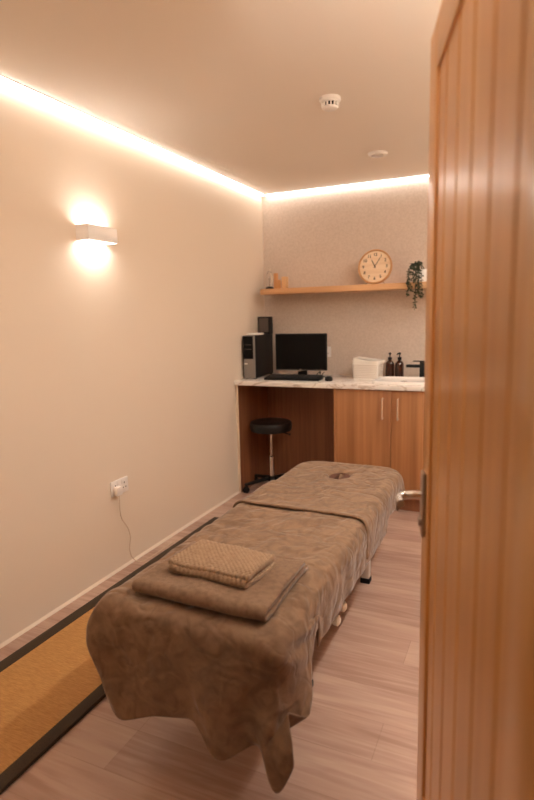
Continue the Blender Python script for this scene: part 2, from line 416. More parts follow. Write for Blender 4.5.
for lx in (.945, 1.325):
    for ly in (1.80, 2.72):
        bm = nb(); box(bm, (lx-.021, ly-.021, .025), (lx+.021, ly+.021, .41), .004)
        lg = link('leg', loc(bm), M['white_plastic'], couch)
        bm = nb(); box(bm, (lx-.025, ly-.025, 0), (lx+.025, ly+.025, .028), .004)
        link('rubber_foot', loc(bm), M['black'], lg)
for ky, kz in ((2.12, .18), (2.03, .165)):
    bm = nb(); lathe(bm, [(0, -.012), (.018, -.012), (.022, -.004), (.022, .01), (.012, .018), (0, .02)], 20, (1.375, ky, kz), Matrix.Rotation(radians(90), 4, 'Y'))
    tube(bm, [(.945, ky, kz), (1.372, ky, kz)], .009, 10)
    link('foot_lever', loc(bm), M['cream'], couch)
bm = nb(); tube(bm, [(.945, 1.80, .12), (.945, 2.72, .12)], .011, 10); tube(bm, [(1.325, 1.80, .17), (1.325, 2.72, .17)], .011, 10)
link('stretcher', loc(bm), M['white_plastic'], couch)

# ------------------------------------------------------------------ draped cloths (settled shapes stored as vertex grids)
def grid_mesh(name, key):
    nx, ny, data = CLOTH[key]
    a = np.cumsum(np.array(data).reshape(nx, ny, 3), axis=1)   # half millimetres, each point given from the one before
    P = (a/2000.).reshape(-1, 3)
    me = bpy.data.meshes.new(name)
    F = [(i*ny+j, (i+1)*ny+j, (i+1)*ny+j+1, i*ny+j+1) for i in range(nx-1) for j in range(ny-1)]
    return me, P, F, nx, ny
def cloth(name, key, m, thick=.006, hole=None, loc_=(1.14, 2.2, .53), parent=None, off=-1, soft=None):
    me, P, F, nx, ny = grid_mesh(name, key)
    P = P.copy()
    if soft is not None: P = soft(P)
    if hole:
        hx_, hy_, ra, rb = hole
        d = np.hypot((P[:, 0]-hx_)/ra, (P[:, 1]-hy_)/rb)
        top = P[:, 2] > ZT-.02
        ang = np.arctan2(P[:, 1]-hy_, P[:, 0]-hx_)
        P[:, 2] -= np.where(top, .05*np.exp(-(d*1.05)**4), 0)
        P[:, 2] += np.where(top, .003*np.sin(ang*7+1.3)*np.exp(-((d-1.9)/1.1)**2), 0)
    q = P-np.array(loc_)
    me.from_pydata(q.tolist(), [], F); me.update(); me.shade_smooth()
    me.materials.append(m)
    o = bpy.data.objects.new(name, me); COL.objects.link(o)
    if parent: o.parent = parent
    else: o.location = loc_
    sd = o.modifiers.new('thick', 'SOLIDIFY'); sd.thickness = thick; sd.offset = off
    sb = o.modifiers.new('smooth', 'SUBSURF'); sb.levels = 1; sb.render_levels = 1
    return o
CLOTH = {
'blanket': (52, 97, [1723,2520,400,-7,-6,26,-6,-6,27,-7,-6,28,-7,-6,27,-8,-6,28,-7,-6,28,-8,-5,28,-8,-5,28,-9,-5,28,-8,-5,28,-10,-4,28,-9,-3,27,-12,1,28,-12,5,27,-11,11,
24,-9,16,20,-8,19,11,-2,21,6,5,21,-1,9,19,-3,13,16,-8,15,16,-8,12,22,-7,9,29,-5,10,32,-3,3,35,-3,0,37,1,-4,37,2,-12,34,1,-9,33,1,-6,36,1,4,36,0,1,37,
0,3,36,0,4,35,-2,2,35,0,2,36,-1,1,36,0,-2,35,0,-3,35,0,-1,35,0,0,36,0,1,35,0,2,35,0,1,35,-1,0,35,0,-1,36,0,-2,34,1,-1,36,0,-1,35,0,1,36,0,2,34,-1,2,
35,0,1,36,0,-1,35,0,-3,35,1,-1,35,0,-1,35,0,1,36,0,2,34,0,3,35,0,2,35,0,0,36,0,-2,35,0,-4,35,0,-2,35,0,0,35,0,1,36,0,2,34,0,2,35,-1,0,36,0,0,35,1,-2,
35,0,-2,35,0,-1,36,0,0,35,0,2,35,0,3,35,0,1,36,0,-1,35,0,-1,35,0,-3,35,0,-1,35,0,0,36,0,2,35,0,2,35,0,1,36,0,0,35,0,-1,35,0,-1,36,0,0,35,0,0,35,0,1,
36,0,0,35,1,0,36,0,-1,35,0,1736,2503,390,-9,-6,27,-7,-4,27,-6,-5,28,-7,-5,29,-7,-4,28,-6,-4,29,-7,-4,29,-8,-5,28,-8,-6,28,-8,-4,29,-8,-4,29,-9,-4,28,
-10,-2,29,-12,3,29,-11,9,27,-12,14,24,-13,17,17,-6,22,10,2,25,5,7,22,-1,11,20,-4,15,16,-8,12,24,-5,7,31,-4,8,34,-2,-2,35,-3,2,37,2,0,37,2,-9,35,1,-9,
33,1,-6,36,1,3,37,1,1,37,0,6,35,-1,4,35,-2,-1,37,0,-1,36,0,1,35,0,1,35,0,-3,35,-1,-1,35,0,0,36,0,1,35,0,2,35,0,-1,35,0,1,35,0,0,36,0,-2,34,0,0,36,0,
-1,35,0,-1,36,0,2,34,0,2,35,0,2,36,0,-1,35,0,-2,35,0,-1,35,0,-1,35,1,1,36,0,2,34,-1,3,35,0,0,35,0,0,36,0,-1,35,0,-3,35,0,-4,35,0,-1,35,0,3,36,0,3,34,
0,1,35,0,-1,36,0,-1,35,0,-1,35,0,-4,35,0,-2,36,1,0,35,0,3,35,-1,4,35,0,1,35,0,1,36,0,-2,35,1,-4,35,0,-3,35,0,2,36,0,3,35,0,2,35,0,1,36,0,1,35,0,0,35,
0,-2,36,0,-1,35,0,-1,35,0,2,36,0,2,35,0,0,35,0,-1,36,0,1749,2487,380,-8,-4,28,-9,-5,27,-8,-4,29,-7,-4,29,-6,-2,29,-5,-1,30,-7,-3,30,-7,-3,29,-7,-6,29,
-7,-3,29,-8,-4,29,-7,-4,29,-9,-4,30,-10,0,30,-12,6,29,-12,12,28,-17,13,22,-13,21,17,-3,28,10,5,26,3,10,24,-2,15,17,-7,11,26,-4,6,33,-2,4,35,-1,-2,34,
-2,4,39,2,-1,36,2,-7,35,1,-5,35,2,-3,36,0,1,37,1,1,36,0,7,36,-1,3,35,-1,-5,37,-1,-7,36,0,-1,35,0,5,35,0,3,35,0,1,36,0,0,35,0,0,35,0,1,35,-1,0,35,0,-1,
35,0,1,36,0,0,35,1,0,35,0,-3,35,0,0,36,0,2,34,-1,-1,35,0,-2,36,0,0,35,0,0,35,1,2,35,0,-3,35,0,2,36,0,4,34,0,0,35,-1,-4,35,0,-1,36,0,1,35,0,1,35,1,-3,
35,0,-3,35,0,2,36,0,3,35,0,1,35,-1,-3,35,0,0,35,0,0,35,1,-4,35,0,-3,36,0,1,35,0,3,35,0,2,35,0,-1,35,0,2,36,0,2,35,0,-5,35,0,-3,35,0,2,36,0,3,35,0,3,
35,0,2,36,0,3,35,0,-3,35,0,-3,35,0,-2,36,0,-1,35,0,2,36,0,3,35,1,1,35,0,1,36,0,1766,2472,371,-8,-2,29,-9,-4,28,-9,-5,29,-8,-3,29,-7,-2,31,-5,1,30,-7,
1,30,-7,-2,30,-7,-4,30,-7,-1,30,-7,-3,30,-7,-3,30,-7,-4,30,-8,-3,31,-10,2,31,-13,7,30,-18,11,26,-18,17,25,-8,29,15,-2,29,9,7,29,0,15,22,-5,12,26,-4,6,
34,-1,2,36,0,-1,35,0,-5,37,1,0,36,2,-3,36,2,-2,35,2,4,37,0,-1,36,0,-1,37,0,6,35,-1,4,37,-1,-8,36,0,-10,36,0,-3,35,-1,5,35,0,7,35,1,2,36,0,3,35,0,1,35,
-1,-1,35,0,-1,35,0,0,35,0,3,36,0,1,35,0,-1,35,0,-2,35,0,1,35,0,-2,35,0,-5,35,0,-3,36,0,-1,35,0,3,35,0,4,35,1,-2,35,0,1,35,0,4,35,-1,-3,35,0,-5,35,0,
-3,36,0,2,35,0,4,35,0,3,35,0,-4,35,1,-2,36,0,1,35,-1,1,35,0,-2,35,0,0,35,0,2,35,0,-3,35,1,-4,36,0,2,35,0,3,35,0,-1,35,-1,-4,35,0,1,36,0,5,35,1,-1,35,
0,-3,35,0,1,36,0,1,35,0,2,35,0,6,35,0,3,36,0,-5,35,0,-5,35,0,-3,36,0,-2,35,0,3,35,0,6,36,0,3,35,0,1,35,1,1788,2458,364,-7,-1,29,-9,-1,29,-10,-4,29,
-10,-3,30,-8,-1,31,-6,2,31,-7,1,31,-7,1,30,-8,-2,31,-7,0,31,-8,0,31,-7,-1,30,-7,-3,31,-6,-3,31,-7,-3,31,-12,2,32,-17,8,30,-19,14,28,-15,24,23,-7,31,
14,1,32,6,10,29,-2,12,28,-3,3,34,0,0,37,0,0,36,1,-4,35,2,-2,37,2,-1,36,2,1,36,1,6,37,0,3,36,0,-2,36,0,2,37,-1,3,36,0,-8,36,0,-7,36,0,-2,35,0,4,35,0,6,
36,-1,2,35,0,1,35,0,2,35,0,-2,35,0,-1,35,0,2,36,0,3,35,-1,2,35,0,-3,35,1,-1,35,0,-1,35,0,-5,35,0,-2,36,0,-1,35,0,-1,35,0,3,35,0,5,35,0,-4,35,0,0,35,0,
5,35,0,-4,35,0,-5,35,0,-3,36,0,3,35,0,5,35,0,5,35,0,-1,35,0,-3,35,0,-3,35,0,1,36,0,0,35,0,1,35,0,2,35,0,-3,35,0,-6,35,1,3,36,0,3,35,-1,-2,35,0,-3,35,
0,-1,36,1,5,35,-1,0,35,1,0,35,0,-2,36,0,-1,35,0,1,35,0,6,35,-1,3,36,0,-5,35,1,-4,35,0,-4,35,0,-3,36,0,2,35,0,9,35,0,4,36,0,0,35,0,1815,2445,357,-11,0,
30,-10,-1,29,-12,-3,31,-11,-2,31,-10,-1,31,-8,2,31,-7,2,32,-8,2,31,-8,0,31,-8,1,32,-7,2,31,-8,2,32,-7,1,31,-7,-2,32,-5,-2,32,-7,-1,32,-14,2,32,-18,11,
31,-16,22,28,-11,28,21,-7,32,13,1,34,4,9,33,-2,3,34,1,2,36,2,1,36,1,-2,36,3,-2,36,2,-1,37,1,3,37,0,4,36,-1,2,37,-1,-1,36,1,1,37,-1,-1,36,0,-3,36,1,-2,
36,0,0,35,0,2,35,-1,4,36,-1,0,35,0,-1,35,0,0,35,0,0,35,0,0,35,0,2,36,-1,2,35,0,0,35,0,-1,35,0,-1,35,0,-5,35,1,-3,36,1,2,35,0,2,35,-1,0,35,0,3,35,0,-1,
35,0,-4,35,1,1,35,0,6,35,-2,-3,35,1,-4,35,1,-3,35,1,3,36,-1,4,35,-1,4,35,-1,1,35,0,-2,35,0,-4,35,1,1,35,0,4,36,-1,1,35,0,-2,35,0,-4,35,1,-6,35,2,3,36,
-1,6,35,-1,-2,35,0,0,35,0,-1,35,1,0,36,0,-3,35,0,-1,35,1,-2,35,0,-2,36,1,3,35,-1,5,35,-1,3,35,-1,-4,36,1,-4,35,1,-2,35,0,-4,35,2,0,36,0,10,35,-3,5,35,
-1,-1,36,0,1843,2433,351,-11,1,31,-11,0,30,-10,2,32,-10,2,31,-11,1,32,-10,1,32,-10,0,32,-10,-1,32,-10,1,32,-10,2,31,-8,2,33,-8,3,32,-8,2,32,-8,2,32,
-8,0,33,-5,-1,32,-9,1,32,-13,9,32,-15,19,31,-14,21,27,-12,29,21,-4,36,12,5,38,4,3,36,3,4,37,1,5,36,0,0,37,1,-3,37,3,1,37,1,2,36,-1,2,37,-1,0,36,0,2,
37,-1,0,36,-1,-3,36,2,-1,37,0,3,36,-2,0,35,0,1,35,-1,2,35,-1,-2,35,1,-2,36,1,-2,35,1,0,35,0,2,35,-1,3,35,-2,0,35,0,-1,35,1,-1,35,0,-1,35,1,-4,35,2,-3,
36,1,2,35,-1,4,35,-2,3,35,-1,0,35,0,-5,35,3,-2,35,1,3,35,-1,7,35,-4,-3,35,1,-4,36,2,-1,35,1,2,35,-1,3,35,-1,1,35,-1,0,35,-1,-1,35,0,-2,35,2,1,35,-1,2,
36,-1,1,35,0,0,35,0,-5,35,3,-5,35,4,2,35,-2,7,36,-3,-2,35,0,-1,35,1,1,35,-1,1,35,-1,-3,36,2,-3,35,2,-4,35,2,-2,35,1,3,36,-1,5,35,-3,2,35,-1,-2,35,1,
-3,36,1,1,35,0,-4,35,2,-1,36,1,7,35,-4,5,35,-3,0,35,0,1871,2427,350,-10,2,31,-10,1,31,-11,4,32,-10,6,32,-10,3,32,-11,3,32,-9,-3,33,-9,-1,32,-10,5,33,
-11,4,32,-9,0,32,-10,-1,33,-9,0,33,-10,1,32,-10,0,34,-9,2,33,-10,6,32,-10,10,31,-11,10,34,-14,17,32,-9,27,27,-4,35,20,-1,41,11,0,37,5,6,38,-1,7,38,-4,
2,37,0,-1,37,3,1,37,0,1,37,0,1,37,-1,-2,36,3,0,37,-1,1,36,-1,-1,36,1,1,36,-2,1,35,-1,2,35,-1,2,36,-2,-2,35,2,-2,35,2,-1,35,0,-2,35,3,-1,35,1,2,35,-3,
1,36,-1,1,35,-1,-1,35,0,0,35,1,-2,35,2,-1,35,1,-3,35,3,1,35,0,4,36,-5,3,35,-3,-4,35,4,-3,35,4,0,35,0,4,35,-5,5,35,-5,-2,35,2,-3,35,3,0,35,1,1,35,-2,1,
35,-1,0,36,0,0,35,1,-1,35,0,-2,35,2,0,35,0,0,35,-1,2,35,-2,3,35,-2,-5,36,5,-4,35,4,3,35,-2,3,35,-4,0,35,1,-2,36,1,1,35,0,2,35,-3,1,35,0,-4,35,4,-5,36,
5,-2,35,3,3,35,-4,4,36,-3,1,35,-2,0,35,1,-2,35,1,2,36,-1,-1,35,1,-4,35,4,3,36,-3,4,35,-5,2,35,-2,1900,2429,354,-10,4,31,-9,2,32,-10,3,32,-10,7,32,-11,
4,32,-9,2,32,-10,0,33,-9,0,33,-10,6,32,-11,6,32,-10,0,33,-8,-3,33,-9,-2,33,-10,-1,32,-10,-2,33,-11,-1,33,-12,12,33,-10,9,31,-11,8,34,-11,7,33,-10,22,
42,-1,44,26,-1,41,12,2,37,4,5,39,-5,4,38,-6,2,38,-1,2,37,-1,2,37,-3,0,37,1,0,37,2,-1,36,3,0,37,0,0,36,-1,0,36,0,1,36,-3,1,36,-1,1,35,-2,0,35,0,-2,35,
3,-1,35,3,-1,35,1,-1,35,4,0,35,0,0,35,0,0,36,-2,1,35,-3,1,35,-1,-1,35,1,-1,35,3,-1,35,2,-1,35,3,0,35,-1,3,35,-6,2,35,-5,-2,36,7,-2,35,4,0,35,-1,3,35,
-6,2,35,-6,0,35,2,-1,35,3,-1,35,0,0,35,0,0,35,-1,0,35,1,-1,35,2,0,36,1,-2,35,3,0,35,2,1,35,-2,2,35,-6,2,35,-4,-4,35,8,-1,36,4,2,35,-5,2,35,-4,-1,35,2,
-1,35,2,0,36,1,1,35,-4,3,35,-6,-3,35,6,-3,35,8,-1,36,4,1,35,-5,2,35,-3,0,36,0,0,35,1,1,35,-3,1,36,-2,-1,35,0,-3,35,8,1,36,-2,2,35,-7,0,35,-2,1930,
2435,363,-9,5,31,-9,2,31,-10,4,32,-10,6,32,-9,5,32,-9,0,32,-10,1,33,-9,2,32,-11,6,32,-10,5,32,-10,3,33,-9,-3,33,-9,-4,33,-8,-5,32,-10,-6,32,-11,-3,33,
-13,13,34,-9,9,32,-10,6,34,-10,4,39,-4,29,45,-1,43,23,0,38,9,1,36,0,2,38,-4,2,39,-3,1,38,1,1,37,-3,2,37,-6,0,37,-1,0,37,3,0,37,2,0,36,0,0,37,0,0,36,1,
0,36,-2,0,36,-1,0,35,-1,0,35,0,0,36,2,-1,35,4,-1,35,5,0,35,2,0,36,-1,0,35,2,0,35,-3,1,35,-5,0,35,-3,0,35,1,-1,36,5,0,35,4,0,35,1,0,35,0,0,35,-6,2,35,
-7,-1,35,6,-1,36,4,0,35,-1,1,35,-5,1,35,-4,0,35,2,-1,35,1,0,35,0,0,36,1,0,35,-2,0,35,1,-1,35,3,0,35,2,0,35,4,-1,35,2,1,35,-3,1,36,-7,1,35,-4,-2,35,8,
0,35,3,1,35,-4,0,36,-6,0,35,2,0,35,4,0,35,1,0,36,-4,1,35,-6,0,35,2,-2,35,9,0,35,4,0,36,-5,1,35,-2,-1,35,3,0,36,0,1,35,-5,1,35,-4,-1,36,2,-1,35,8,0,35,
-2,1,36,-6,0,35,-2,1960,2442,372,-9,5,31,-8,1,32,-9,2,31,-9,4,32,-10,5,32,-9,2,32,-9,3,32,-10,3,32,-10,6,32,-9,5,32,-10,3,32,-10,-2,33,-9,-5,32,-8,-8,
32,-9,-7,31,-10,-4,34,-13,13,34,-11,10,33,-11,4,33,-8,6,40,-2,29,40,-1,39,22,0,38,7,2,37,1,2,39,-4,1,37,-2,2,38,4,0,38,-5,1,37,-6,0,37,-2,1,37,3,0,37,
2,0,36,-1,0,36,-1,0,37,4,0,36,-1,0,35,-2,0,36,0,0,35,-1,0,35,2,0,36,5,0,35,6,0,35,1,0,35,-2,0,36,2,0,35,-3,0,35,-6,-1,35,-2,1,35,1,0,35,6,0,35,4,0,36,
1,0,35,0,0,35,-4,0,35,-7,0,35,4,0,35,3,0,36,-3,0,35,-3,-1,35,-3,1,35,2,0,35,0,0,35,0,-1,36,-2,0,35,-1,0,35,3,1,35,4,0,35,2,0,35,1,0,35,1,0,36,-2,-1,
35,-7,0,35,-3,1,35,7,0,35,5,0,36,-2,0,35,-5,0,35,-1,0,35,5,0,35,1,0,36,-4,-1,35,-4,0,35,-2,1,35,8,0,36,4,0,35,-5,0,35,-2,0,36,3,0,35,0,-1,35,-4,0,35,
-3,0,36,2,1,35,5,0,36,0,-1,35,-5,0,35,-2,1990,2449,382,-8,3,30,-8,0,32,-8,0,32,-9,2,31,-9,4,32,-9,4,31,-9,4,32,-10,5,31,-9,6,32,-9,4,32,-9,3,32,-10,
-3,33,-10,-4,32,-10,-6,32,-9,-8,32,-8,-3,34,-14,9,33,-11,9,32,-9,4,34,-6,8,40,-2,28,37,-1,39,20,0,39,3,2,37,-2,1,38,-6,1,37,1,1,38,2,1,37,-4,0,37,-4,
1,37,-3,0,37,2,0,36,2,0,37,0,0,36,-2,1,36,5,-1,36,-1,0,36,-5,0,35,1,0,36,0,0,35,2,1,35,6,0,36,6,0,35,0,0,35,-4,0,35,1,-1,35,-2,0,36,-5,0,35,0,0,35,2,
1,35,6,0,35,4,0,36,-1,0,35,1,0,35,-4,-1,35,-5,1,35,3,0,35,0,-1,36,-5,0,35,-4,0,35,0,0,35,1,0,35,4,0,35,-1,-1,36,-5,1,35,3,0,35,2,0,35,2,0,35,0,0,35,
-3,0,36,0,0,35,0,-1,35,-6,0,35,2,1,35,5,0,36,4,1,35,1,-1,35,-1,0,35,-1,0,35,1,0,36,0,0,35,-3,0,35,-4,-1,35,-4,1,36,9,0,35,1,0,35,-5,0,35,-2,0,36,3,0,
35,0,0,35,-3,-1,36,0,1,35,3,0,36,5,0,35,-2,-1,35,-5,0,36,-1,2020,2456,391,-8,2,31,-8,-2,31,-8,-3,31,-9,-1,32,-9,2,31,-9,3,31,-9,3,32,-9,4,31,-8,5,32,
-9,5,31,-9,1,32,-10,-3,32,-10,-1,33,-10,-1,32,-9,-3,32,-10,0,33,-12,6,32,-10,6,33,-9,3,34,-5,10,39,-1,28,36,0,39,18,-1,39,1,1,37,-7,1,37,-4,2,37,1,1,
38,0,1,37,-1,0,37,-4,1,37,-2,0,37,3,0,36,3,0,36,-2,0,36,2,0,36,4,0,37,-1,0,35,-8,0,35,1,0,36,2,0,35,4,0,35,5,0,35,4,0,36,0,0,35,-5,0,35,-1,0,35,-2,0,
35,-5,0,36,1,0,35,3,0,35,5,0,35,4,0,36,2,0,35,-2,0,35,-4,0,35,-4,0,35,2,0,36,-2,0,35,-5,0,35,-2,0,35,-1,0,35,4,0,35,5,0,35,-1,0,36,-4,0,35,1,0,35,0,0,
35,-1,0,35,0,-1,35,-4,0,36,-1,0,35,1,1,35,-2,-1,35,3,1,35,4,0,36,2,0,35,2,0,35,3,0,35,0,0,35,-2,0,36,-1,0,35,-3,0,35,-2,0,35,-3,0,36,5,0,35,1,0,35,-5,
0,36,-2,0,35,3,0,35,1,0,36,-1,0,35,0,0,35,4,0,36,4,0,35,-3,0,35,-4,-1,36,-3,2050,2462,400,-9,1,31,-8,-2,31,-8,-4,31,-8,-3,32,-9,-1,31,-9,4,31,-9,2,31,
-9,3,31,-9,5,32,-9,4,31,-9,-3,32,-9,-2,32,-9,0,32,-10,0,32,-9,0,32,-9,2,33,-10,5,31,-10,6,33,-8,4,35,-3,11,38,-1,29,34,0,39,15,-1,39,-2,1,37,-10,1,37,
2,1,36,1,1,38,-1,0,36,-3,1,37,-2,0,39,-1,0,36,4,1,36,3,0,36,0,0,36,1,0,35,4,-1,36,-1,0,35,-7,0,36,-1,0,35,3,0,35,3,1,35,3,0,35,4,0,35,0,0,36,-7,0,35,
-1,0,35,-1,0,35,-3,0,35,-2,0,36,2,0,35,5,-1,35,5,0,35,1,0,36,-2,0,35,-4,1,35,-2,0,35,1,-1,35,-2,0,35,-2,0,36,-2,0,35,0,0,35,3,0,35,5,0,35,2,0,36,-5,0,
35,-3,0,35,-3,0,35,-2,0,35,8,0,36,0,0,35,-6,0,35,-3,0,35,1,0,35,4,0,36,1,0,35,0,0,35,4,0,35,5,0,35,1,0,36,-4,0,35,-1,0,35,-1,0,35,-2,0,36,-4,0,35,3,0,
35,0,0,35,-3,0,36,0,0,35,3,0,35,1,0,36,-1,0,35,0,0,35,3,0,36,3,0,35,-3,0,36,-4,0,35,-3,2079,2468,409,-8,0,30,-9,-4,31,-8,-4,31,-8,-5,31,-9,-2,31,-9,4,
31,-9,4,32,-8,2,31,-9,4,31,-9,2,32,-9,-3,32,-9,-2,31,-9,0,32,-8,2,32,-9,2,33,-8,2,32,-11,3,31,-9,5,32,-6,6,36,-3,14,36,-1,30,32,0,39,11,0,38,-4,0,36,
-8,1,37,4,1,36,1,0,37,-3,1,38,-3,1,37,1,0,36,-1,1,37,2,0,36,3,0,35,1,0,35,0,0,36,3,0,35,0,0,35,-3,0,36,-3,0,35,0,0,35,1,0,35,2,0,35,4,0,35,2,0,35,-5,
0,36,0,0,35,0,0,35,-2,0,35,-3,0,35,-4,0,36,7,0,35,4,0,35,-2,0,35,-2,0,36,-2,0,35,1,0,35,0,0,35,1,0,35,-1,0,36,-3,0,35,-1,-1,35,2,1,35,7,-1,36,4,1,35,
-5,0,35,-6,0,35,-6,0,35,2,0,35,12,0,36,2,0,35,-6,-1,35,-5,1,35,1,0,35,1,0,36,-2,0,35,-1,0,35,6,0,35,8,0,36,-1,0,35,-2,0,35,0,0,35,1,0,35,-4,0,36,-4,0,
35,-1,0,35,2,0,35,-2,0,36,0,-1,35,2,0,35,2,0,36,-1,0,35,-2,0,35,2,1,35,2,-1,36,-2,0,36,-5,0,35,-2,2107,2470,415,-9,1,31,-8,-3,32,-8,-6,31,-8,-6,30,-8,
-3,32,-9,6,31,-8,6,31,-9,3,31,-8,3,32,-9,-2,31,-8,-2,32,-9,-1,32,-8,-1,32,-8,1,32,-8,2,32,-9,1,32,-9,3,31,-8,6,32,-5,9,35,-2,16,35,-1,32,26,0,39,7,-1,
36,-4,1,35,-4,0,37,3,1,36,1,0,36,-1,1,38,-1,1,36,-1,0,36,-1,0,36,0,0,36,2,1,35,0,-1,35,2,1,36,1,0,35,0,-1,34,0,0,35,-1,0,35,-3,0,36,-2,1,34,2,0,35,6,
-1,36,3,1,35,0,-1,36,2,1,34,-2,0,35,-3,0,36,-4,0,35,-2,0,35,3,0,35,2,0,36,-4,0,35,-3,0,35,3,0,35,1,0,36,0,0,35,4,0,35,-1,-1,36,-4,0,35,-2,0,35,0,0,35,
7,0,35,5,0,36,-4,0,35,-5,0,35,-6,0,35,4,0,35,11,0,36,4,0,35,-4,0,35,-4,0,35,-1,0,36,-2,0,35,-5,0,35,-1,0,35,7,0,35,8,0,36,-1,0,35,1,0,35,2,0,35,2,0,
36,-5,0,35,-6,0,35,-1,0,35,1,0,36,-2,0,35,-1,0,35,2,0,36,2,0,35,-1,0,35,-4,0,35,2,0,35,2,0,36,-1,0,36,-4,0,35,-3,2133,2472,421,-8,0,31,-8,-2,32,-7,-6,
31,-8,-8,31,-8,-2,32,-8,9,31,-9,6,31,-8,3,32,-8,-3,31,-8,0,32,-8,1,32,-8,0,31,-8,-2,33,-8,-1,31,-8,0,33,-8,-2,32,-9,-1,32,-7,7,32,-4,13,37,-1,23,32,
-1,36,19,0,37,2,0,35,-3,0,35,-2,0,36,3,1,35,1,0,36,1,1,36,-1,1,38,-2,0,35,-2,1,36,1,0,35,1,0,35,1,0,34,-1,0,35,0,0,35,1,0,35,0,0,35,-1,0,35,-2,0,34,
-2,0,36,2,0,36,8,0,34,3,0,36,5,0,35,2,0,35,-2,0,35,-7,0,36,-3,0,35,-3,0,35,5,0,35,-2,0,36,-4,0,35,0,0,35,0,0,35,0,0,36,2,0,35,5,0,35,-1,0,36,-4,0,35,
-4,0,35,2,0,35,6,0,35,3,0,36,-1,0,35,-5,0,35,-7,0,35,4,0,35,9,-1,36,5,1,35,-2,-1,35,-2,0,35,0,1,36,-4,0,35,-6,0,35,-3,0,35,6,0,35,5,0,36,3,0,35,2,0,
35,4,0,35,2,0,36,-4,0,34,-5,0,36,-2,0,34,-3,0,37,-1,-1,35,-1,1,35,1,0,36,1,-1,35,-1,0,35,-3,0,36,4,0,35,2,0,36,-3,0,35,-3,0,35,-3,2160,2472,426,-8,1,
32,-7,-2,33,-8,-5,31,-7,-9,31,-7,0,32,-9,11,31,-7,5,31,-8,-5,32,-7,-1,31,-8,2,32,-8,3,32,-8,1,32,-7,-1,32,-8,-3,32,-7,-1,32,-7,-5,32,-9,-2,33,-7,8,33,
-2,13,37,-1,30,31,0,37,15,-1,37,1,0,35,-4,0,34,-4,1,36,2,0,34,1,0,35,1,1,35,0,0,36,-2,1,34,-2,0,36,2,1,34,1,0,35,0,0,35,-2,0,36,-1,0,32,-1,-1,37,1,1,
34,1,0,35,-1,0,35,-1,0,36,2,-1,37,8,1,33,6,0,36,3,-1,36,2,1,34,-2,0,36,-8,0,35,-4,0,35,-4,0,35,4,0,36,1,0,35,-4,0,35,-1,0,36,0,0,35,-2,0,35,4,0,35,5,
-1,36,-2,0,35,-4,0,36,-5,0,35,4,0,35,6,0,35,3,0,36,-1,0,35,-5,0,35,-6,0,35,3,0,35,6,0,36,4,0,35,-1,0,35,1,0,35,0,0,36,-3,0,35,-7,1,35,-2,0,35,2,0,36,
5,-1,35,3,0,35,3,0,35,4,0,36,2,0,35,-1,0,35,-4,0,36,-4,0,35,-7,0,35,-1,0,35,3,0,36,0,0,35,1,0,36,-3,0,35,-2,0,35,4,0,35,3,0,36,-5,0,35,-1,0,36,-2,
2187,2473,432,-8,-1,32,-7,1,33,-7,-6,32,-7,-7,31,-7,1,32,-8,11,31,-7,-3,31,-7,-4,32,-8,0,32,-7,3,31,-8,3,32,-7,3,32,-8,1,32,-7,-2,32,-6,-1,32,-7,-3,
32,-8,-1,33,-6,4,34,-1,17,36,-1,31,27,0,37,13,0,35,5,0,35,-4,0,34,-9,0,34,2,0,34,1,1,35,0,0,34,0,1,35,-1,0,34,-2,0,35,5,1,34,0,0,35,-1,0,34,-1,0,34,
-4,0,34,0,0,35,3,1,35,2,0,36,-2,-1,35,-1,0,37,0,0,35,9,0,34,6,0,36,0,0,35,0,0,35,-2,0,35,-7,0,36,-4,0,35,-4,0,35,2,0,35,4,0,36,0,0,35,-4,0,35,-1,0,36,
1,0,35,4,0,35,3,0,36,-1,0,35,-4,0,35,-5,0,35,5,0,36,5,0,35,2,-1,36,-1,1,35,-5,0,35,-5,0,35,3,0,35,4,0,36,2,0,35,-1,0,35,1,0,35,2,0,36,-3,0,35,-5,0,35,
-2,0,35,0,0,36,7,0,35,2,-1,35,2,1,36,1,0,35,3,0,35,0,-1,35,-2,1,36,-4,0,35,-7,0,35,-1,0,36,3,0,35,0,0,35,0,0,36,-2,0,35,-2,0,35,3,-1,36,1,0,35,-3,0,
36,-1,0,35,0,2214,2474,437,-7,-1,33,-8,3,34,-7,-5,32,-6,-7,31,-7,1,31,-7,9,32,-7,-6,31,-6,-6,32,-7,1,32,-8,5,31,-7,4,32,-8,2,32,-6,3,32,-7,0,31,-6,0,
33,-6,0,31,-7,0,33,-4,4,35,-1,18,33,0,30,23,0,35,13,-1,34,7,0,34,-3,0,33,-9,1,34,-3,0,34,2,0,34,2,0,34,-1,1,34,-2,0,34,2,0,34,4,1,34,0,0,34,0,0,35,-3,
0,32,-5,0,34,2,0,34,3,0,36,1,0,35,-2,-1,38,-3,0,35,0,1,34,10,0,35,6,-1,37,-3,1,34,-4,0,35,-3,0,36,-4,0,35,-3,0,35,-2,0,36,1,0,35,5,0,35,1,0,36,-4,0,
35,0,0,35,3,0,36,4,0,35,2,0,35,-2,0,36,-5,0,35,-4,0,35,5,-1,35,4,0,36,2,0,35,-2,0,35,-4,0,36,-4,1,35,2,0,35,2,-1,35,1,0,36,-1,0,35,1,0,35,1,1,36,-1,0,
35,-2,0,35,-2,0,36,-1,0,35,8,0,35,4,0,35,1,-1,36,-2,0,35,1,0,35,1,0,36,-1,0,35,-1,0,35,-6,0,36,-4,0,35,2,0,35,1,0,36,1,0,35,-2,0,35,0,0,36,0,0,35,0,0,
36,-1,0,35,-2,0,35,1,2240,2475,443,-7,-2,33,-7,3,34,-6,-3,32,-6,-6,32,-6,1,31,-7,7,31,-6,-8,32,-5,-6,32,-7,1,32,-7,7,31,-8,6,32,-6,1,31,-7,2,32,-6,0,
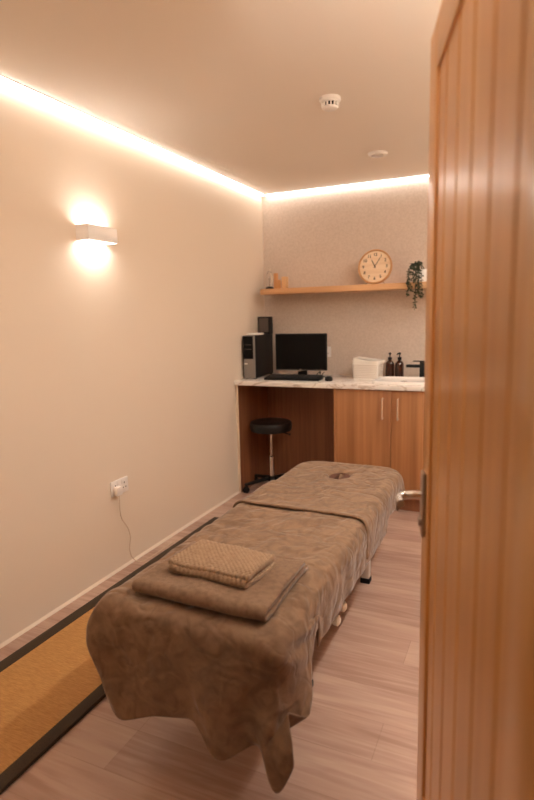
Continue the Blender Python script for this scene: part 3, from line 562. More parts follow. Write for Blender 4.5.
32,-6,1,32,-6,-2,32,-6,1,33,-3,8,34,-1,20,30,0,30,21,0,33,11,0,34,7,0,34,-2,0,33,-9,0,33,-2,0,33,4,1,34,0,0,33,-4,0,34,1,0,33,3,1,34,3,0,33,0,0,34,1,
0,35,-3,0,32,-6,0,33,3,1,34,2,0,36,0,-1,36,-3,1,35,-1,-1,36,0,0,35,8,1,36,6,0,35,-5,0,35,-5,0,36,-4,0,35,0,-1,36,-1,0,35,-3,0,35,0,0,36,6,0,35,2,0,35,
-1,0,36,0,0,35,3,0,35,3,0,36,0,0,35,-4,0,35,-4,0,36,-5,0,35,5,0,35,4,0,36,1,0,35,-2,0,35,-2,0,36,-4,0,35,-2,0,35,2,0,35,4,0,36,0,0,35,-2,0,35,0,0,36,
1,0,35,-1,0,35,-1,0,36,1,0,35,7,0,35,4,0,35,0,0,36,-3,0,35,-1,0,35,2,0,36,0,0,35,0,0,35,-3,0,36,-7,0,35,2,0,35,4,0,36,1,0,35,-3,0,36,0,0,35,-1,0,35,1,
-1,36,-2,0,35,-2,0,35,0,2267,2476,448,-6,-2,34,-7,2,34,-6,0,32,-5,-3,31,-6,2,32,-6,6,31,-5,-7,32,-5,-9,31,-6,-1,32,-7,6,31,-7,4,31,-6,-1,31,-7,-4,32,
-4,3,31,-6,3,33,-6,-1,32,-6,2,32,-2,8,35,-1,22,33,0,32,20,0,34,6,0,34,5,0,33,-4,0,33,-7,0,33,-1,1,33,4,0,34,0,0,33,0,0,33,1,0,33,1,1,33,-1,0,33,1,0,
33,2,0,34,-2,0,33,-5,0,33,2,0,34,2,0,36,-2,0,35,-2,0,36,1,0,36,0,0,35,5,0,36,5,0,35,-4,0,36,-5,0,35,-4,0,36,2,0,35,-1,0,35,-2,0,36,0,0,35,4,0,36,3,0,
35,0,0,35,-1,0,36,3,0,35,3,0,35,-1,0,36,-4,0,35,-3,0,35,-5,0,36,3,0,35,4,0,35,1,0,36,-1,0,35,-2,0,35,-3,0,36,-4,0,35,2,0,35,4,0,36,1,0,35,-3,0,35,0,0,
36,-1,0,35,1,0,35,-2,0,36,4,0,35,6,0,35,3,0,36,0,0,35,-3,0,35,-1,-1,36,2,0,35,-1,0,35,1,0,36,0,0,35,-3,0,35,0,0,36,3,0,35,1,0,35,-3,0,36,-2,0,35,0,0,
36,1,0,35,-2,0,35,-3,0,36,-1,2294,2477,454,-6,-2,33,-6,1,34,-5,4,32,-6,-1,31,-5,2,31,-5,5,31,-6,-7,31,-5,-10,32,-5,-3,31,-6,4,30,-6,1,31,-5,-4,31,-6,
-5,31,-5,5,33,-5,4,32,-6,1,32,-5,2,33,-3,6,36,1,23,35,-1,34,20,1,36,4,0,34,-1,0,33,-5,0,33,-4,0,33,0,0,33,3,0,33,1,0,33,2,1,33,2,0,33,-2,0,33,-3,0,33,
1,0,33,1,0,33,-2,0,33,-3,1,33,3,0,34,3,0,36,-3,0,36,0,0,35,1,0,36,0,0,36,2,0,35,2,-1,36,-2,0,35,-4,0,36,-4,0,35,2,0,36,0,0,35,-2,0,36,0,0,35,2,0,35,4,
0,36,-2,0,35,-1,0,36,3,0,35,4,0,35,-2,0,36,-4,0,35,-2,0,35,-1,0,36,1,0,35,3,0,35,1,0,36,-1,0,35,-2,0,35,-2,0,36,-3,0,35,0,0,35,3,0,36,-1,0,35,0,0,35,
-1,0,36,-1,0,35,1,0,35,-2,0,36,6,0,35,6,0,35,3,0,36,-1,0,35,-4,0,35,-1,0,36,0,0,35,-2,0,35,1,0,36,4,0,35,2,0,35,-3,0,36,0,0,35,1,0,36,-2,0,35,-1,0,35,
1,0,36,2,0,35,-4,-1,35,-4,0,36,-1,2321,2478,459,-6,-1,33,-5,2,33,-5,4,32,-5,2,30,-5,2,31,-4,3,31,-5,-4,31,-5,-10,30,-5,-4,31,-5,2,30,-5,-2,31,-5,-6,
30,-3,-6,30,-5,6,32,-6,4,34,-5,2,31,-5,1,32,-2,4,37,0,22,37,0,35,20,0,37,3,0,35,-2,0,33,-5,0,32,-5,0,33,0,1,33,2,0,33,2,0,33,6,0,33,3,0,33,-4,0,34,-4,
0,33,0,0,33,-1,0,33,-2,0,33,-2,0,33,4,0,34,3,0,36,-1,0,36,-1,0,35,2,0,36,-1,0,36,0,0,36,1,0,35,0,0,36,-4,0,35,-3,0,36,2,0,35,2,0,36,-2,0,35,-2,0,36,2,
0,35,2,0,35,-2,0,36,0,0,35,1,0,36,4,0,35,-3,0,35,-2,0,36,0,0,35,0,0,36,-1,0,35,2,0,35,1,0,36,-1,0,35,-1,0,35,2,0,36,-3,0,35,-2,0,35,0,0,36,2,0,35,2,0,
35,0,0,36,-2,0,35,-1,0,35,-3,0,36,6,0,35,7,0,35,2,0,36,-2,0,35,-3,0,35,-2,0,36,0,-1,35,-2,0,35,-1,0,36,9,0,35,1,0,36,-5,0,35,-1,0,35,-1,0,36,-2,0,35,
2,0,35,3,0,36,2,0,35,-5,0,36,-4,0,35,-1,2347,2478,463,-4,0,32,-5,2,33,-4,3,30,-5,3,30,-4,1,31,-4,2,30,-5,-1,31,-4,-4,30,-4,-4,30,-4,-1,30,-5,-4,31,-4,
-9,29,-5,-4,31,-3,5,30,-6,3,33,-4,1,31,-5,2,32,-2,3,35,0,19,38,0,36,21,0,38,3,0,33,0,1,33,-5,0,33,-4,0,33,-1,0,33,1,0,34,3,0,33,7,0,33,3,0,33,-4,0,34,
-4,0,33,0,1,34,-2,0,33,-3,0,33,0,0,33,4,0,35,5,0,36,1,0,35,-1,-1,36,-2,0,36,-4,0,36,2,0,35,1,0,36,0,0,35,-3,0,36,-2,0,36,0,0,35,5,0,36,-2,0,35,-3,0,
36,2,0,35,1,0,35,-1,0,36,-2,0,35,0,0,36,4,0,35,-2,0,35,-1,0,36,0,0,35,-1,0,35,0,0,36,0,0,35,1,0,36,-1,0,35,2,0,35,4,0,36,1,0,35,-2,0,35,-2,0,36,1,0,
35,2,0,35,2,0,36,-2,0,35,-3,0,35,-4,0,36,3,0,35,6,0,35,2,0,36,-3,0,35,-2,0,35,0,0,36,-1,0,35,-2,0,36,1,0,35,5,0,35,2,0,36,-6,0,35,0,0,35,-3,0,36,1,0,
35,3,0,36,2,0,35,3,0,35,-6,0,36,-4,0,35,0,2374,2474,459,-5,0,32,-4,2,32,-3,4,30,-4,2,30,-4,0,31,-3,1,30,-4,4,30,-4,-4,30,-4,-3,31,-4,-2,30,-3,-1,30,
-4,-8,30,-3,-4,30,-4,1,30,-5,2,33,-4,2,31,-4,4,31,-2,3,32,0,16,39,0,32,23,1,38,6,0,33,2,0,34,0,0,33,-2,0,34,-1,1,33,-1,0,34,-1,0,33,6,0,34,2,0,33,-3,
0,34,-1,0,34,-1,-1,33,-2,0,34,-1,0,34,0,0,33,4,0,35,4,0,36,3,0,36,0,0,36,-5,0,35,-7,0,36,2,0,36,4,0,35,-3,0,36,-3,0,36,-1,0,35,0,0,36,5,0,35,-1,0,36,
-2,0,35,2,0,36,1,0,35,-1,0,36,-1,0,35,-1,-1,35,1,0,36,-2,0,35,1,0,36,0,0,35,-1,0,35,-1,0,36,-1,0,35,0,0,35,1,0,36,4,1,35,5,0,35,4,0,36,1,0,35,-5,0,36,
-2,0,35,3,0,35,3,0,36,-2,0,35,-4,0,35,-4,0,36,-3,0,35,6,0,35,1,0,36,-3,0,35,-1,0,35,1,0,36,1,0,35,-3,-1,36,2,0,35,2,0,35,1,0,36,-5,0,35,3,0,35,-2,0,
36,0,0,35,1,0,36,2,0,35,2,0,35,-4,0,36,-3,0,35,0,2400,2465,445,-4,0,32,-3,2,32,-3,5,30,-3,1,31,-4,-1,31,-4,0,30,-3,3,31,-2,4,30,-4,-3,31,-3,0,31,-3,
-1,31,-4,-5,30,-3,-2,31,-2,-1,31,-4,-1,32,-4,3,31,-4,5,31,-2,4,33,0,12,37,0,30,25,1,36,11,0,33,6,1,35,1,0,33,-1,0,34,0,0,34,-1,0,34,-2,0,34,1,0,34,2,
0,34,1,0,34,2,0,34,-2,0,35,-4,0,34,-2,0,34,0,0,34,4,0,35,4,-1,36,4,0,36,-1,0,35,-7,0,36,-7,0,36,3,0,36,6,0,35,-5,0,36,-3,0,36,-1,0,35,-1,0,36,7,0,35,
-1,0,36,-2,0,35,2,0,36,1,0,35,0,0,36,0,0,35,0,0,35,-1,0,36,-4,0,35,1,0,36,1,0,35,-1,0,35,-2,0,36,-2,0,35,1,0,35,2,0,36,3,0,35,7,0,35,8,0,36,2,0,35,-6,
0,36,-6,0,35,1,0,35,4,0,36,0,0,35,-4,0,35,-3,0,36,-4,0,35,0,0,35,0,0,36,-2,0,35,-1,0,35,3,0,36,1,0,35,-2,0,36,1,0,35,3,0,35,1,0,36,-4,0,35,5,0,35,0,0,
36,-4,0,35,-2,0,36,0,0,35,1,0,35,-1,0,36,0,0,35,-1,2427,2453,423,-4,1,33,-2,2,32,-2,5,31,-3,0,32,-6,-3,31,-3,-1,32,-2,2,31,-2,4,31,-1,5,32,-3,3,31,-3,
-2,32,-2,-1,32,-3,1,31,-1,-2,32,-3,-1,32,-4,3,32,-4,3,32,-2,4,33,0,10,36,1,29,27,0,33,17,1,34,8,0,35,1,1,34,-1,0,35,-1,0,34,-1,0,34,-2,0,35,0,-1,34,4,
0,35,3,0,34,2,0,35,-3,0,35,-4,0,34,-4,-1,35,0,0,34,4,0,36,3,0,35,4,0,36,1,0,36,-8,0,36,-6,0,36,6,0,35,6,0,36,-4,0,36,-5,0,35,-1,0,36,1,0,36,5,0,35,-1,
-1,36,-3,0,35,1,0,36,2,0,35,1,0,35,1,0,36,0,0,35,-2,0,36,-4,0,35,0,0,35,1,0,36,-1,0,35,-2,0,36,-1,0,35,0,0,35,1,0,36,2,0,35,9,0,35,9,1,36,3,0,35,-4,0,
35,-8,0,36,-2,0,35,3,0,36,2,0,35,-1,0,35,-3,0,36,-6,0,35,-4,0,35,0,0,36,-1,0,35,-1,0,35,3,0,36,2,0,35,-2,-1,36,1,0,35,3,0,35,3,0,36,-2,0,35,5,0,35,-1,
0,36,-7,1,35,-4,0,36,3,0,35,1,0,35,0,0,36,-1,0,35,-2,2454,2440,400,-3,1,33,-2,3,32,-1,5,33,-4,0,32,-5,-5,32,-4,-3,33,-1,3,32,-2,4,32,-1,5,33,0,6,32,
-2,3,33,-2,2,32,-2,2,33,-2,2,33,-2,1,33,-3,1,32,-4,0,33,-2,2,34,1,10,35,0,28,29,1,30,22,1,35,9,0,35,0,0,35,-3,1,35,-2,0,35,-1,-1,35,0,0,35,2,0,35,5,0,
35,5,0,35,0,-1,35,-5,0,35,-3,0,35,-3,0,35,-2,0,35,2,-1,36,3,0,35,4,0,36,2,0,36,-6,0,36,-5,0,36,9,0,35,7,0,36,-2,0,36,-4,0,35,0,0,36,0,0,36,1,0,35,0,0,
36,-6,0,35,1,0,36,2,0,35,1,0,35,2,0,36,-3,0,35,-2,0,36,-3,0,35,-1,0,35,2,0,36,3,0,35,-3,0,36,-2,0,35,-1,0,35,0,0,36,0,0,35,9,0,35,8,0,36,6,0,35,-1,0,
35,-5,0,36,-4,0,35,0,0,36,2,0,35,0,0,35,-4,0,36,-7,0,35,-3,0,35,1,0,36,1,0,35,-1,0,35,-2,0,36,2,0,35,-2,0,36,1,0,35,4,0,35,6,0,36,-1,0,35,3,0,35,-2,0,
36,-10,0,35,0,0,36,2,0,35,0,0,35,0,0,36,-2,0,35,-1,2481,2426,377,-3,3,33,-1,2,33,-1,5,33,-3,0,33,-4,-4,33,-3,-3,34,-2,2,33,-1,2,33,-1,3,34,0,6,33,1,8,
33,-2,3,33,-1,2,34,-2,4,33,-1,4,34,-3,2,34,-3,1,34,-1,3,34,0,12,36,1,23,29,1,29,25,0,34,10,1,36,2,0,35,-5,0,36,-2,0,35,1,0,36,2,-1,35,1,0,36,6,0,35,5,
-1,36,-2,0,35,-5,-1,36,-2,0,36,-2,0,35,-1,-1,36,1,0,36,1,0,36,4,0,35,3,0,36,-5,0,36,-2,0,36,8,0,36,6,-1,35,-1,0,36,-1,0,35,-1,0,36,-2,0,36,-1,0,35,1,
0,36,-5,0,35,-2,0,36,2,0,35,1,0,35,-1,0,36,-2,0,35,-1,0,36,-3,0,35,0,0,35,4,0,36,3,0,35,-2,0,36,-1,0,35,-1,0,35,-1,0,36,-2,0,35,5,0,35,8,0,36,8,1,35,
4,0,35,-2,0,36,-4,0,35,-3,0,35,-1,0,36,-1,0,35,-5,0,36,-5,0,35,-2,0,35,3,0,36,1,0,35,-1,0,35,-4,0,36,0,0,35,-1,-1,35,1,0,36,4,0,35,7,0,36,0,1,35,1,0,
35,-4,0,36,-10,0,35,2,0,36,1,0,35,0,0,35,1,0,36,-2,0,35,-1,2507,2414,355,-1,3,33,-1,3,33,-1,3,34,-1,3,33,-3,-3,35,-2,-1,34,-2,0,34,-1,-1,34,-2,1,35,0,
6,33,1,10,34,0,5,34,-1,3,35,-1,5,34,-1,3,35,-1,5,34,-2,4,34,-2,5,35,0,13,33,1,18,34,1,27,27,0,34,14,1,36,1,0,36,-2,0,36,2,0,36,2,0,36,0,-1,36,-2,0,36,
6,-1,36,3,0,36,-2,-1,36,-5,0,36,-2,-1,37,0,0,36,1,0,36,0,-1,36,-1,0,36,5,0,36,4,0,36,-5,0,35,0,0,36,5,0,36,2,0,35,0,0,36,1,0,35,-2,0,36,-5,0,36,2,0,
35,3,0,36,-3,0,35,-4,0,36,0,0,35,0,0,35,-3,0,36,-1,0,35,0,0,36,-2,0,35,1,0,35,4,0,36,2,0,35,0,0,36,1,0,35,2,0,35,-1,0,36,-4,0,35,2,0,35,6,0,36,9,0,35,
7,0,35,1,0,36,-3,0,35,-6,0,35,-5,0,36,-4,0,35,-4,0,35,-2,0,36,1,0,35,2,0,36,0,0,35,-1,0,35,-1,0,36,-2,0,35,-2,0,35,1,0,36,3,0,35,4,0,36,1,0,35,1,0,35,
-4,0,36,-8,0,35,0,0,35,0,0,36,0,0,35,2,0,36,0,0,35,-1,2533,2405,339,0,4,33,-1,3,33,0,3,33,-1,2,34,-1,1,35,0,2,34,-2,-2,34,-1,-1,35,-1,-3,35,0,4,35,1,
10,34,0,8,34,0,4,35,-1,4,35,0,5,35,-1,5,34,-1,7,35,-1,7,34,0,10,34,2,15,34,1,25,31,0,33,17,1,36,3,0,37,3,0,36,3,0,37,2,-1,36,-1,0,37,-3,-1,37,4,-1,37,
2,-1,37,-4,0,36,-4,-1,37,-1,-1,37,2,0,37,2,-1,37,-1,0,36,-2,0,36,3,0,36,4,0,36,-1,-1,36,1,0,35,1,0,36,-1,0,36,-1,0,35,0,0,36,-4,0,35,-1,0,36,5,0,35,4,
0,36,-3,0,35,-4,0,36,3,0,35,-2,0,36,-6,0,35,-2,0,35,2,0,36,-1,0,35,0,0,35,2,0,36,2,0,35,2,0,36,5,0,35,3,0,35,-2,0,36,-4,0,35,0,0,35,6,0,36,6,0,35,7,1,
35,4,0,36,-2,0,35,-6,0,35,-8,0,36,-7,0,35,-2,0,35,2,0,36,2,0,35,-1,0,35,-1,0,36,0,0,35,1,0,36,0,0,35,-3,0,35,1,-1,36,2,1,35,0,0,35,0,0,36,2,0,35,-3,0,
36,-5,0,35,-2,0,35,0,0,36,2,0,35,1,0,35,-2,0,36,0,2558,2401,331,0,3,32,0,3,33,0,3,33,0,0,34,0,5,34,1,5,33,0,-1,35,0,-3,34,0,-3,36,0,2,34,0,9,34,0,8,
34,1,7,35,0,4,34,0,6,35,0,6,34,-1,5,35,0,7,33,0,8,35,1,14,36,2,20,33,0,32,23,1,36,4,1,38,4,-1,37,4,0,37,2,-1,38,-2,0,37,-4,-1,38,4,-1,38,1,-1,37,-3,
-1,38,-4,0,37,2,-1,38,2,-1,38,0,0,37,-2,-1,37,-3,0,35,3,0,36,3,0,36,2,0,36,2,0,35,0,0,36,-3,0,36,-3,0,35,-2,0,36,0,0,35,3,0,36,5,0,35,0,0,36,-4,0,35,
1,0,36,6,0,35,-1,0,36,-7,0,35,-5,0,35,-1,0,36,0,0,35,-2,0,36,0,0,35,4,0,35,6,0,36,6,0,35,2,0,35,-3,0,36,-4,0,35,0,0,35,3,0,36,3,0,35,6,0,35,5,0,36,1,
0,35,-4,0,35,-8,0,36,-7,0,35,-2,0,35,3,0,36,1,0,35,-1,0,35,-3,0,36,0,0,35,3,0,35,2,0,36,-1,0,35,-1,0,36,0,0,35,-2,0,35,3,0,36,1,0,35,-3,0,35,-2,0,36,
0,0,35,-1,0,36,0,0,35,-1,1,35,-2,0,36,0,2582,2401,331,1,3,31,1,4,31,1,1,33,1,0,33,0,4,33,1,6,33,1,2,34,1,-2,34,2,-1,34,1,0,34,0,6,34,0,9,33,0,9,34,1,
4,34,0,6,34,1,6,34,0,5,34,1,5,33,1,7,35,1,11,34,3,11,41,0,31,29,1,40,8,1,38,-2,-1,38,4,0,38,2,-1,38,-2,-1,38,-4,-1,39,4,-1,38,2,-1,39,-4,-1,38,0,-2,
40,2,-1,39,2,0,36,-3,-1,38,-4,0,37,0,0,36,2,-1,36,3,0,36,-1,0,35,4,0,36,1,0,36,-3,0,35,-4,0,36,-2,0,35,4,0,36,5,0,35,3,0,36,-3,0,35,-7,0,36,6,0,35,7,
0,35,-1,0,36,-8,0,35,-6,0,36,0,0,35,1,0,35,1,0,36,-1,0,35,-1,0,35,9,0,36,5,0,35,-1,0,35,-4,0,36,-3,0,35,0,0,35,2,0,36,0,1,35,3,0,35,7,0,36,4,0,35,-2,
0,35,-6,0,36,-6,0,35,-2,0,35,1,0,36,0,0,35,-2,0,35,-1,0,36,-1,0,35,2,0,35,5,0,36,0,0,35,-3,0,35,-2,0,36,4,0,35,4,0,35,0,0,36,-4,0,35,-2,0,36,0,0,35,
-1,0,35,-1,0,36,-3,0,35,-1,0,35,0,2608,2406,337,1,3,29,1,4,30,2,1,32,2,1,33,1,3,32,0,6,32,1,4,33,3,-2,33,2,-1,34,2,1,33,1,4,33,-1,8,33,0,11,33,1,4,33,
1,5,34,1,4,33,1,3,32,2,4,33,2,5,34,2,7,35,3,4,43,1,31,37,0,43,10,1,39,-2,0,40,0,-1,38,1,-1,39,-3,-1,39,-2,-2,39,4,-1,39,3,-1,39,-5,-1,40,2,-1,38,2,-1,
40,0,-1,38,-4,0,39,-2,-1,37,3,0,35,2,0,36,1,0,36,-4,0,36,2,0,35,2,-1,36,-2,0,35,-3,0,36,1,0,36,5,0,35,4,0,35,0,0,36,-5,0,35,-3,0,36,6,0,35,4,0,36,-2,
0,35,-7,0,35,-4,1,36,5,0,35,2,0,35,-1,0,36,-2,0,35,-2,0,35,6,0,36,5,0,35,-4,0,35,-5,0,36,-1,0,35,1,0,35,2,0,36,-2,0,35,1,0,35,5,0,36,5,0,35,0,0,35,-3,
0,36,-3,0,35,-2,0,35,-2,0,35,-2,0,36,0,0,35,0,0,35,0,0,36,1,0,35,6,0,35,-1,0,36,-6,0,35,0,0,36,9,0,35,6,0,35,-3,0,36,-5,0,35,-3,0,35,-1,0,36,-1,0,35,
-1,1,36,-3,0,35,1,0,35,-1,2635,2418,349,1,3,28,2,3,29,1,3,31,2,1,32,2,3,31,0,5,32,1,5,31,3,-2,32,3,0,33,3,0,32,2,3,32,0,6,32,-1,8,32,0,7,32,1,4,33,3,
2,33,2,1,31,4,2,32,3,2,34,3,4,35,4,1,43,1,32,40,1,43,13,1,40,-1,-1,40,-3,-1,39,0,-2,40,-3,-1,39,2,-2,40,3,-1,39,3,-2,39,-6,-1,39,2,-1,40,2,-1,39,-2,
-1,39,-4,-1,39,3,0,37,4,0,36,2,-1,36,0,0,36,-5,0,35,-3,0,36,2,0,36,0,0,35,-2,0,36,3,0,35,4,0,36,1,0,35,-2,0,35,-4,0,36,4,0,35,3,0,36,-1,0,35,-4,0,35,
-3,0,36,2,0,35,6,0,35,3,0,36,-5,0,35,-2,0,35,-3,0,36,3,0,35,6,0,35,-6,0,36,-3,0,35,0,0,35,0,1,35,1,0,36,-1,0,35,0,0,35,0,0,36,4,0,35,3,0,35,0,0,35,-2,
0,36,0,0,35,-3,0,35,-2,0,36,-1,0,35,0,0,35,0,0,36,2,0,35,4,0,35,-3,0,36,-4,0,35,2,0,35,11,0,36,6,0,35,-5,0,35,-6,0,36,-3,0,35,-2,0,35,-1,0,36,0,0,35,
1,0,36,0,1,35,-2,2663,2434,365,2,3,28,1,3,28,1,4,30,1,2,31,2,2,30,1,5,31,0,4,31,3,0,31,3,0,31,3,1,31,2,2,31,2,2,32,0,4,31,1,6,32,1,6,31,2,3,32,5,1,30,
4,-2,31,5,-1,33,4,-1,35,4,2,43,1,33,39,1,43,14,1,39,-1,-1,40,-3,-2,39,1,-1,40,-3,-2,40,3,-1,39,4,-2,39,3,-1,40,-6,-2,39,2,-1,39,2,-1,39,-3,-1,39,-5,0,
38,5,-1,38,5,0,36,1,0,35,0,0,36,-6,-1,36,-4,0,35,2,0,36,-1,0,35,0,0,36,4,0,35,3,0,36,-1,0,35,-2,0,36,1,0,35,2,0,35,1,0,36,-4,0,35,-4,0,35,2,0,36,4,0,
35,5,0,35,2,1,36,-5,0,35,-4,0,35,-5,0,36,5,0,35,6,0,35,-6,0,36,-1,0,35,1,0,35,-1,0,35,-1,0,36,-4,0,35,1,0,35,0,0,35,1,0,36,5,0,35,1,0,35,0,0,36,0,0,
35,0,0,35,-2,0,35,-4,0,36,-1,0,35,0,0,35,1,0,36,3,0,35,-3,0,35,-1,0,36,2,0,35,9,0,35,6,0,36,-4,0,35,-5,0,35,-2,0,36,-4,0,35,-1,0,36,2,1,35,2,0,35,-1,
0,36,-3,2692,2451,383,1,2,27,0,5,28,0,5,29,0,3,29,3,0,31,3,1,29,0,3,30,2,4,30,1,5,31,3,3,30,3,2,31,4,1,30,4,0,31,2,3,30,3,3,31,3,2,32,5,-9,29,5,-2,30,
5,0,32,5,-3,35,5,4,43,2,35,37,1,43,13,0,38,-1,-2,40,2,-2,39,1,-2,40,-7,-2,40,3,-2,39,3,-2,39,1,-1,39,-2,-2,39,3,-1,39,3,-1,38,-3,-1,39,-7,-1,38,3,-1,
37,5,0,36,0,0,36,-1,0,35,-5,0,36,1,0,35,0,0,36,-1,0,35,0,0,36,2,-1,35,4,0,36,3,0,35,-1,1,35,-3,0,36,-1,0,35,-1,0,35,-3,0,36,1,0,35,2,0,35,2,-1,36,2,0,
35,1,1,35,-4,0,35,-4,0,36,-5,0,35,8,0,35,5,0,35,-5,0,36,0,0,35,2,0,35,0,0,35,-2,1,36,-3,0,35,-2,0,35,0,0,35,0,0,36,3,0,35,2,0,35,-1,0,35,1,-1,36,2,0,
35,-1,1,35,-3,0,35,-2,0,36,-2,0,35,0,0,35,1,0,36,0,0,35,0,-1,35,2,0,36,6,0,35,5,0,35,-3,0,36,-3,0,35,-1,1,35,-3,0,36,-2,0,35,3,0,35,2,0,36,-2,1,35,-3,
2719,2465,401,1,1,28,0,6,27,2,4,29,2,4,28,2,4,29,2,4,29,2,5,30,1,6,29,2,4,29,4,0,30,4,1,30,4,0,29,5,-3,30,4,-2,30,4,0,30,4,-7,30,4,-10,27,4,0,30,4,0,
32,8,-3,33,4,8,47,1,39,35,1,44,9,-1,37,1,-2,39,5,-2,39,1,-2,40,-5,-2,39,-5,-2,39,3,-2,38,0,-1,39,3,-2,38,4,-1,38,2,-1,37,-3,-1,38,-6,-1,38,0,-1,37,3,
0,36,0,0,35,-3,0,36,1,0,36,3,0,35,1,0,35,-3,0,36,1,0,35,0,-1,36,5,0,35,5,0,35,-1,0,36,-7,1,35,-1,0,35,-2,0,36,-4,0,35,5,-1,35,4,0,35,1,0,36,-1,1,35,
-2,0,35,-2,0,36,-5,0,35,2,0,35,6,0,35,4,0,35,-4,0,36,0,0,35,1,0,35,1,0,35,-1,0,36,-2,1,35,-1,0,35,-2,0,35,-1,0,36,1,0,35,2,0,35,-2,0,35,0,0,36,2,0,35,
0,0,35,-1,0,35,-1,0,36,-1,0,35,0,0,35,2,0,36,-1,0,35,0,-1,35,0,0,35,3,0,36,3,0,35,0,0,35,-1,0,36,0,0,35,-2,1,35,-3,0,36,2,0,35,2,0,35,-2,1,36,-3,2743,
2475,419,1,2,29,3,-1,29,3,-2,29,2,7,28,3,8,28,3,7,28,3,7,27,3,8,27,5,1,27,5,1,27,4,1,28,4,1,27,5,-3,29,4,-2,29,4,-6,29,5,-13,28,3,-8,28,4,0,30,7,0,32,
7,-4,29,6,9,52,1,46,36,-2,47,4,0,34,2,-3,39,5,-2,39,1,-3,39,-4,-3,39,-4,-2,38,-1,-1,38,1,-2,38,5,-1,37,3,-1,38,1,-2,37,-2,-1,37,-4,-1,37,0,-1,37,1,0,
35,0,0,36,-3,0,35,5,0,36,4,0,35,0,0,36,-2,0,35,1,0,35,-1,0,36,4,0,35,5,0,35,-1,0,36,-7,0,35,-1,0,35,-2,0,35,-4,0,36,7,0,35,6,0,35,2,0,35,-3,0,36,-4,0,
35,-4,0,35,-4,0,35,6,1,35,5,0,35,2,0,36,-4,0,35,-2,0,35,1,0,35,1,0,35,1,0,36,1,0,35,-1,0,35,-2,0,35,-2,0,35,-1,0,36,1,0,35,-2,0,35,0,0,35,1,0,36,0,0,
35,-1,0,35,2,0,35,2,0,36,2,0,35,1,0,35,-3,0,35,-1,0,36,-2,0,35,2,0,35,3,0,36,2,0,35,0,0,35,0,0,35,-2,0,36,-6,0,35,2,0,35,2,1,36,-1,0,35,-4,2766,2481,
433,2,1,30,1,-7,30,2,-6,30,3,9,28,4,11,27,4,10,28,6,9,23,6,6,24,6,2,24,6,2,24,5,3,25,5,2,24,4,-2,28,3,0,27,4,-7,28,5,-12,29,6,-12,29,4,0,30,5,0,31,11,
-2,30,11,6,39,3,42,40,-7,48,11,-3,36,-1,-2,38,4,-3,39,2,-3,40,-1,-4,38,-2,-2,38,0,-1,38,1,-1,37,3,-1,38,2,-2,35,-1,-1,37,-2,-2,37,-1,-1,37,0,-1,36,0,
0,36,0,0,36,-2,0,35,3,1,36,5,1,35,1,-1,35,-1,1,36,1,-1,35,-1,1,35,1,1,36,5,0,35,-2,-2,35,-6,0,35,0,0,35,-2,-1,36,-2,2,35,7,2,35,7,0,35,2,0,36,-3,-2,
35,-4,-1,35,-5,-1,35,-4,1,35,3,2,35,5,1,36,3,-1,35,-3,-1,35,-3,0,35,1,1,35,1,0,35,-1,0,36,3,1,35,1,-1,35,-2,-1,35,-4,0,35,-1,0,36,1,0,35,-1,0,35,1,0,
35,0,0,35,0,0,36,-2,0,35,0,0,35,3,2,35,6,0,36,2,-1,35,-3,-1,35,-6,0,35,-1,0,36,3,1,35,4,1,35,3,0,36,0,0,35,0,-1,35,-3,-1,35,-6,0,36,-1,0,35,1,1,35,0,
-1,35,-2,2790,2480,433,0,0,31,-1,-8,31,-2,-8,32,4,9,29,6,13,27,6,10,29,9,7,20,8,6,20,8,3,21,7,4,21,6,4,21,6,5,21,3,0,27,3,2,26,4,-1,28,5,-14,31,7,-8,
29,3,-4,31,4,-5,32,11,1,31,11,14,27,8,28,24,-3,45,20,-6,38,6,-3,39,5,-3,38,5,-3,40,-1,-3,38,0,-2,38,1,-2,38,2,0,37,2,-1,38,2,-2,37,0,-1,37,1,-1,37,1,
-2,37,-1,-1,37,0,0,35,0,-2,36,-2,2,35,2,2,35,4,0,36,1,0,35,0,0,35,0,-1,36,-1,1,35,0,1,35,3,-1,35,-2,-2,35,-3,1,35,0,-2,35,-2,0,35,-1,3,35,6,4,35,7,2,
35,2,-2,35,-2,-1,35,-3,-2,36,-3,-3,35,-5,-2,35,-3,3,35,5,3,35,3,-1,35,-2,-1,35,-2,0,35,1,0,35,-1,0,35,0,2,35,4,1,35,1,-1,36,-2,-2,35,-3,-2,35,-2,0,35,
0,1,35,1,2,35,3,0,35,1,-1,36,-2,-2,35,-3,-1,35,-2,2,35,4,3,36,4,2,35,3,-2,35,-3,-4,35,-6,0,36,0,2,35,3,2,35,5,3,35,4,0,36,1,0,35,-1,-2,35,-3,-4,35,-6,
-1,36,-3,1,35,1,0,35,0,0,35,-2,2814,2469,409,-1,0,34,-4,-8,32,-3,-6,34,4,8,31,6,12,30,6,9,30,12,7,20,9,5,18,9,5,19,8,6,17,7,7,18,7,7,18,3,2,27,1,6,27,
0,4,28,2,-6,32,4,-11,33,3,-8,34,9,-5,35,14,7,29,11,16,24,5,25,17,-6,33,10,-3,37,9,-1,39,7,1,38,6,-4,38,1,-6,37,-1,-1,38,2,0,39,2,0,38,2,0,37,2,-1,39,
1,0,37,2,-2,37,1,-2,38,0,0,36,1,1,36,0,-1,35,0,0,35,0,2,36,2,1,35,0,-1,35,0,-1,36,-1,-1,35,-1,1,35,1,2,35,1,-2,35,-1,0,35,-1,0,35,0,-3,35,-1,2,35,1,4,
35,3,4,35,2,3,35,3,0,35,0,-1,35,-1,-1,36,-1,-5,35,-4,-5,35,-4,0,35,1,3,35,2,2,35,0,0,35,0,-1,35,0,-3,35,-3,2,35,2,4,36,2,1,35,1,-2,35,-1,-2,35,-1,-3,
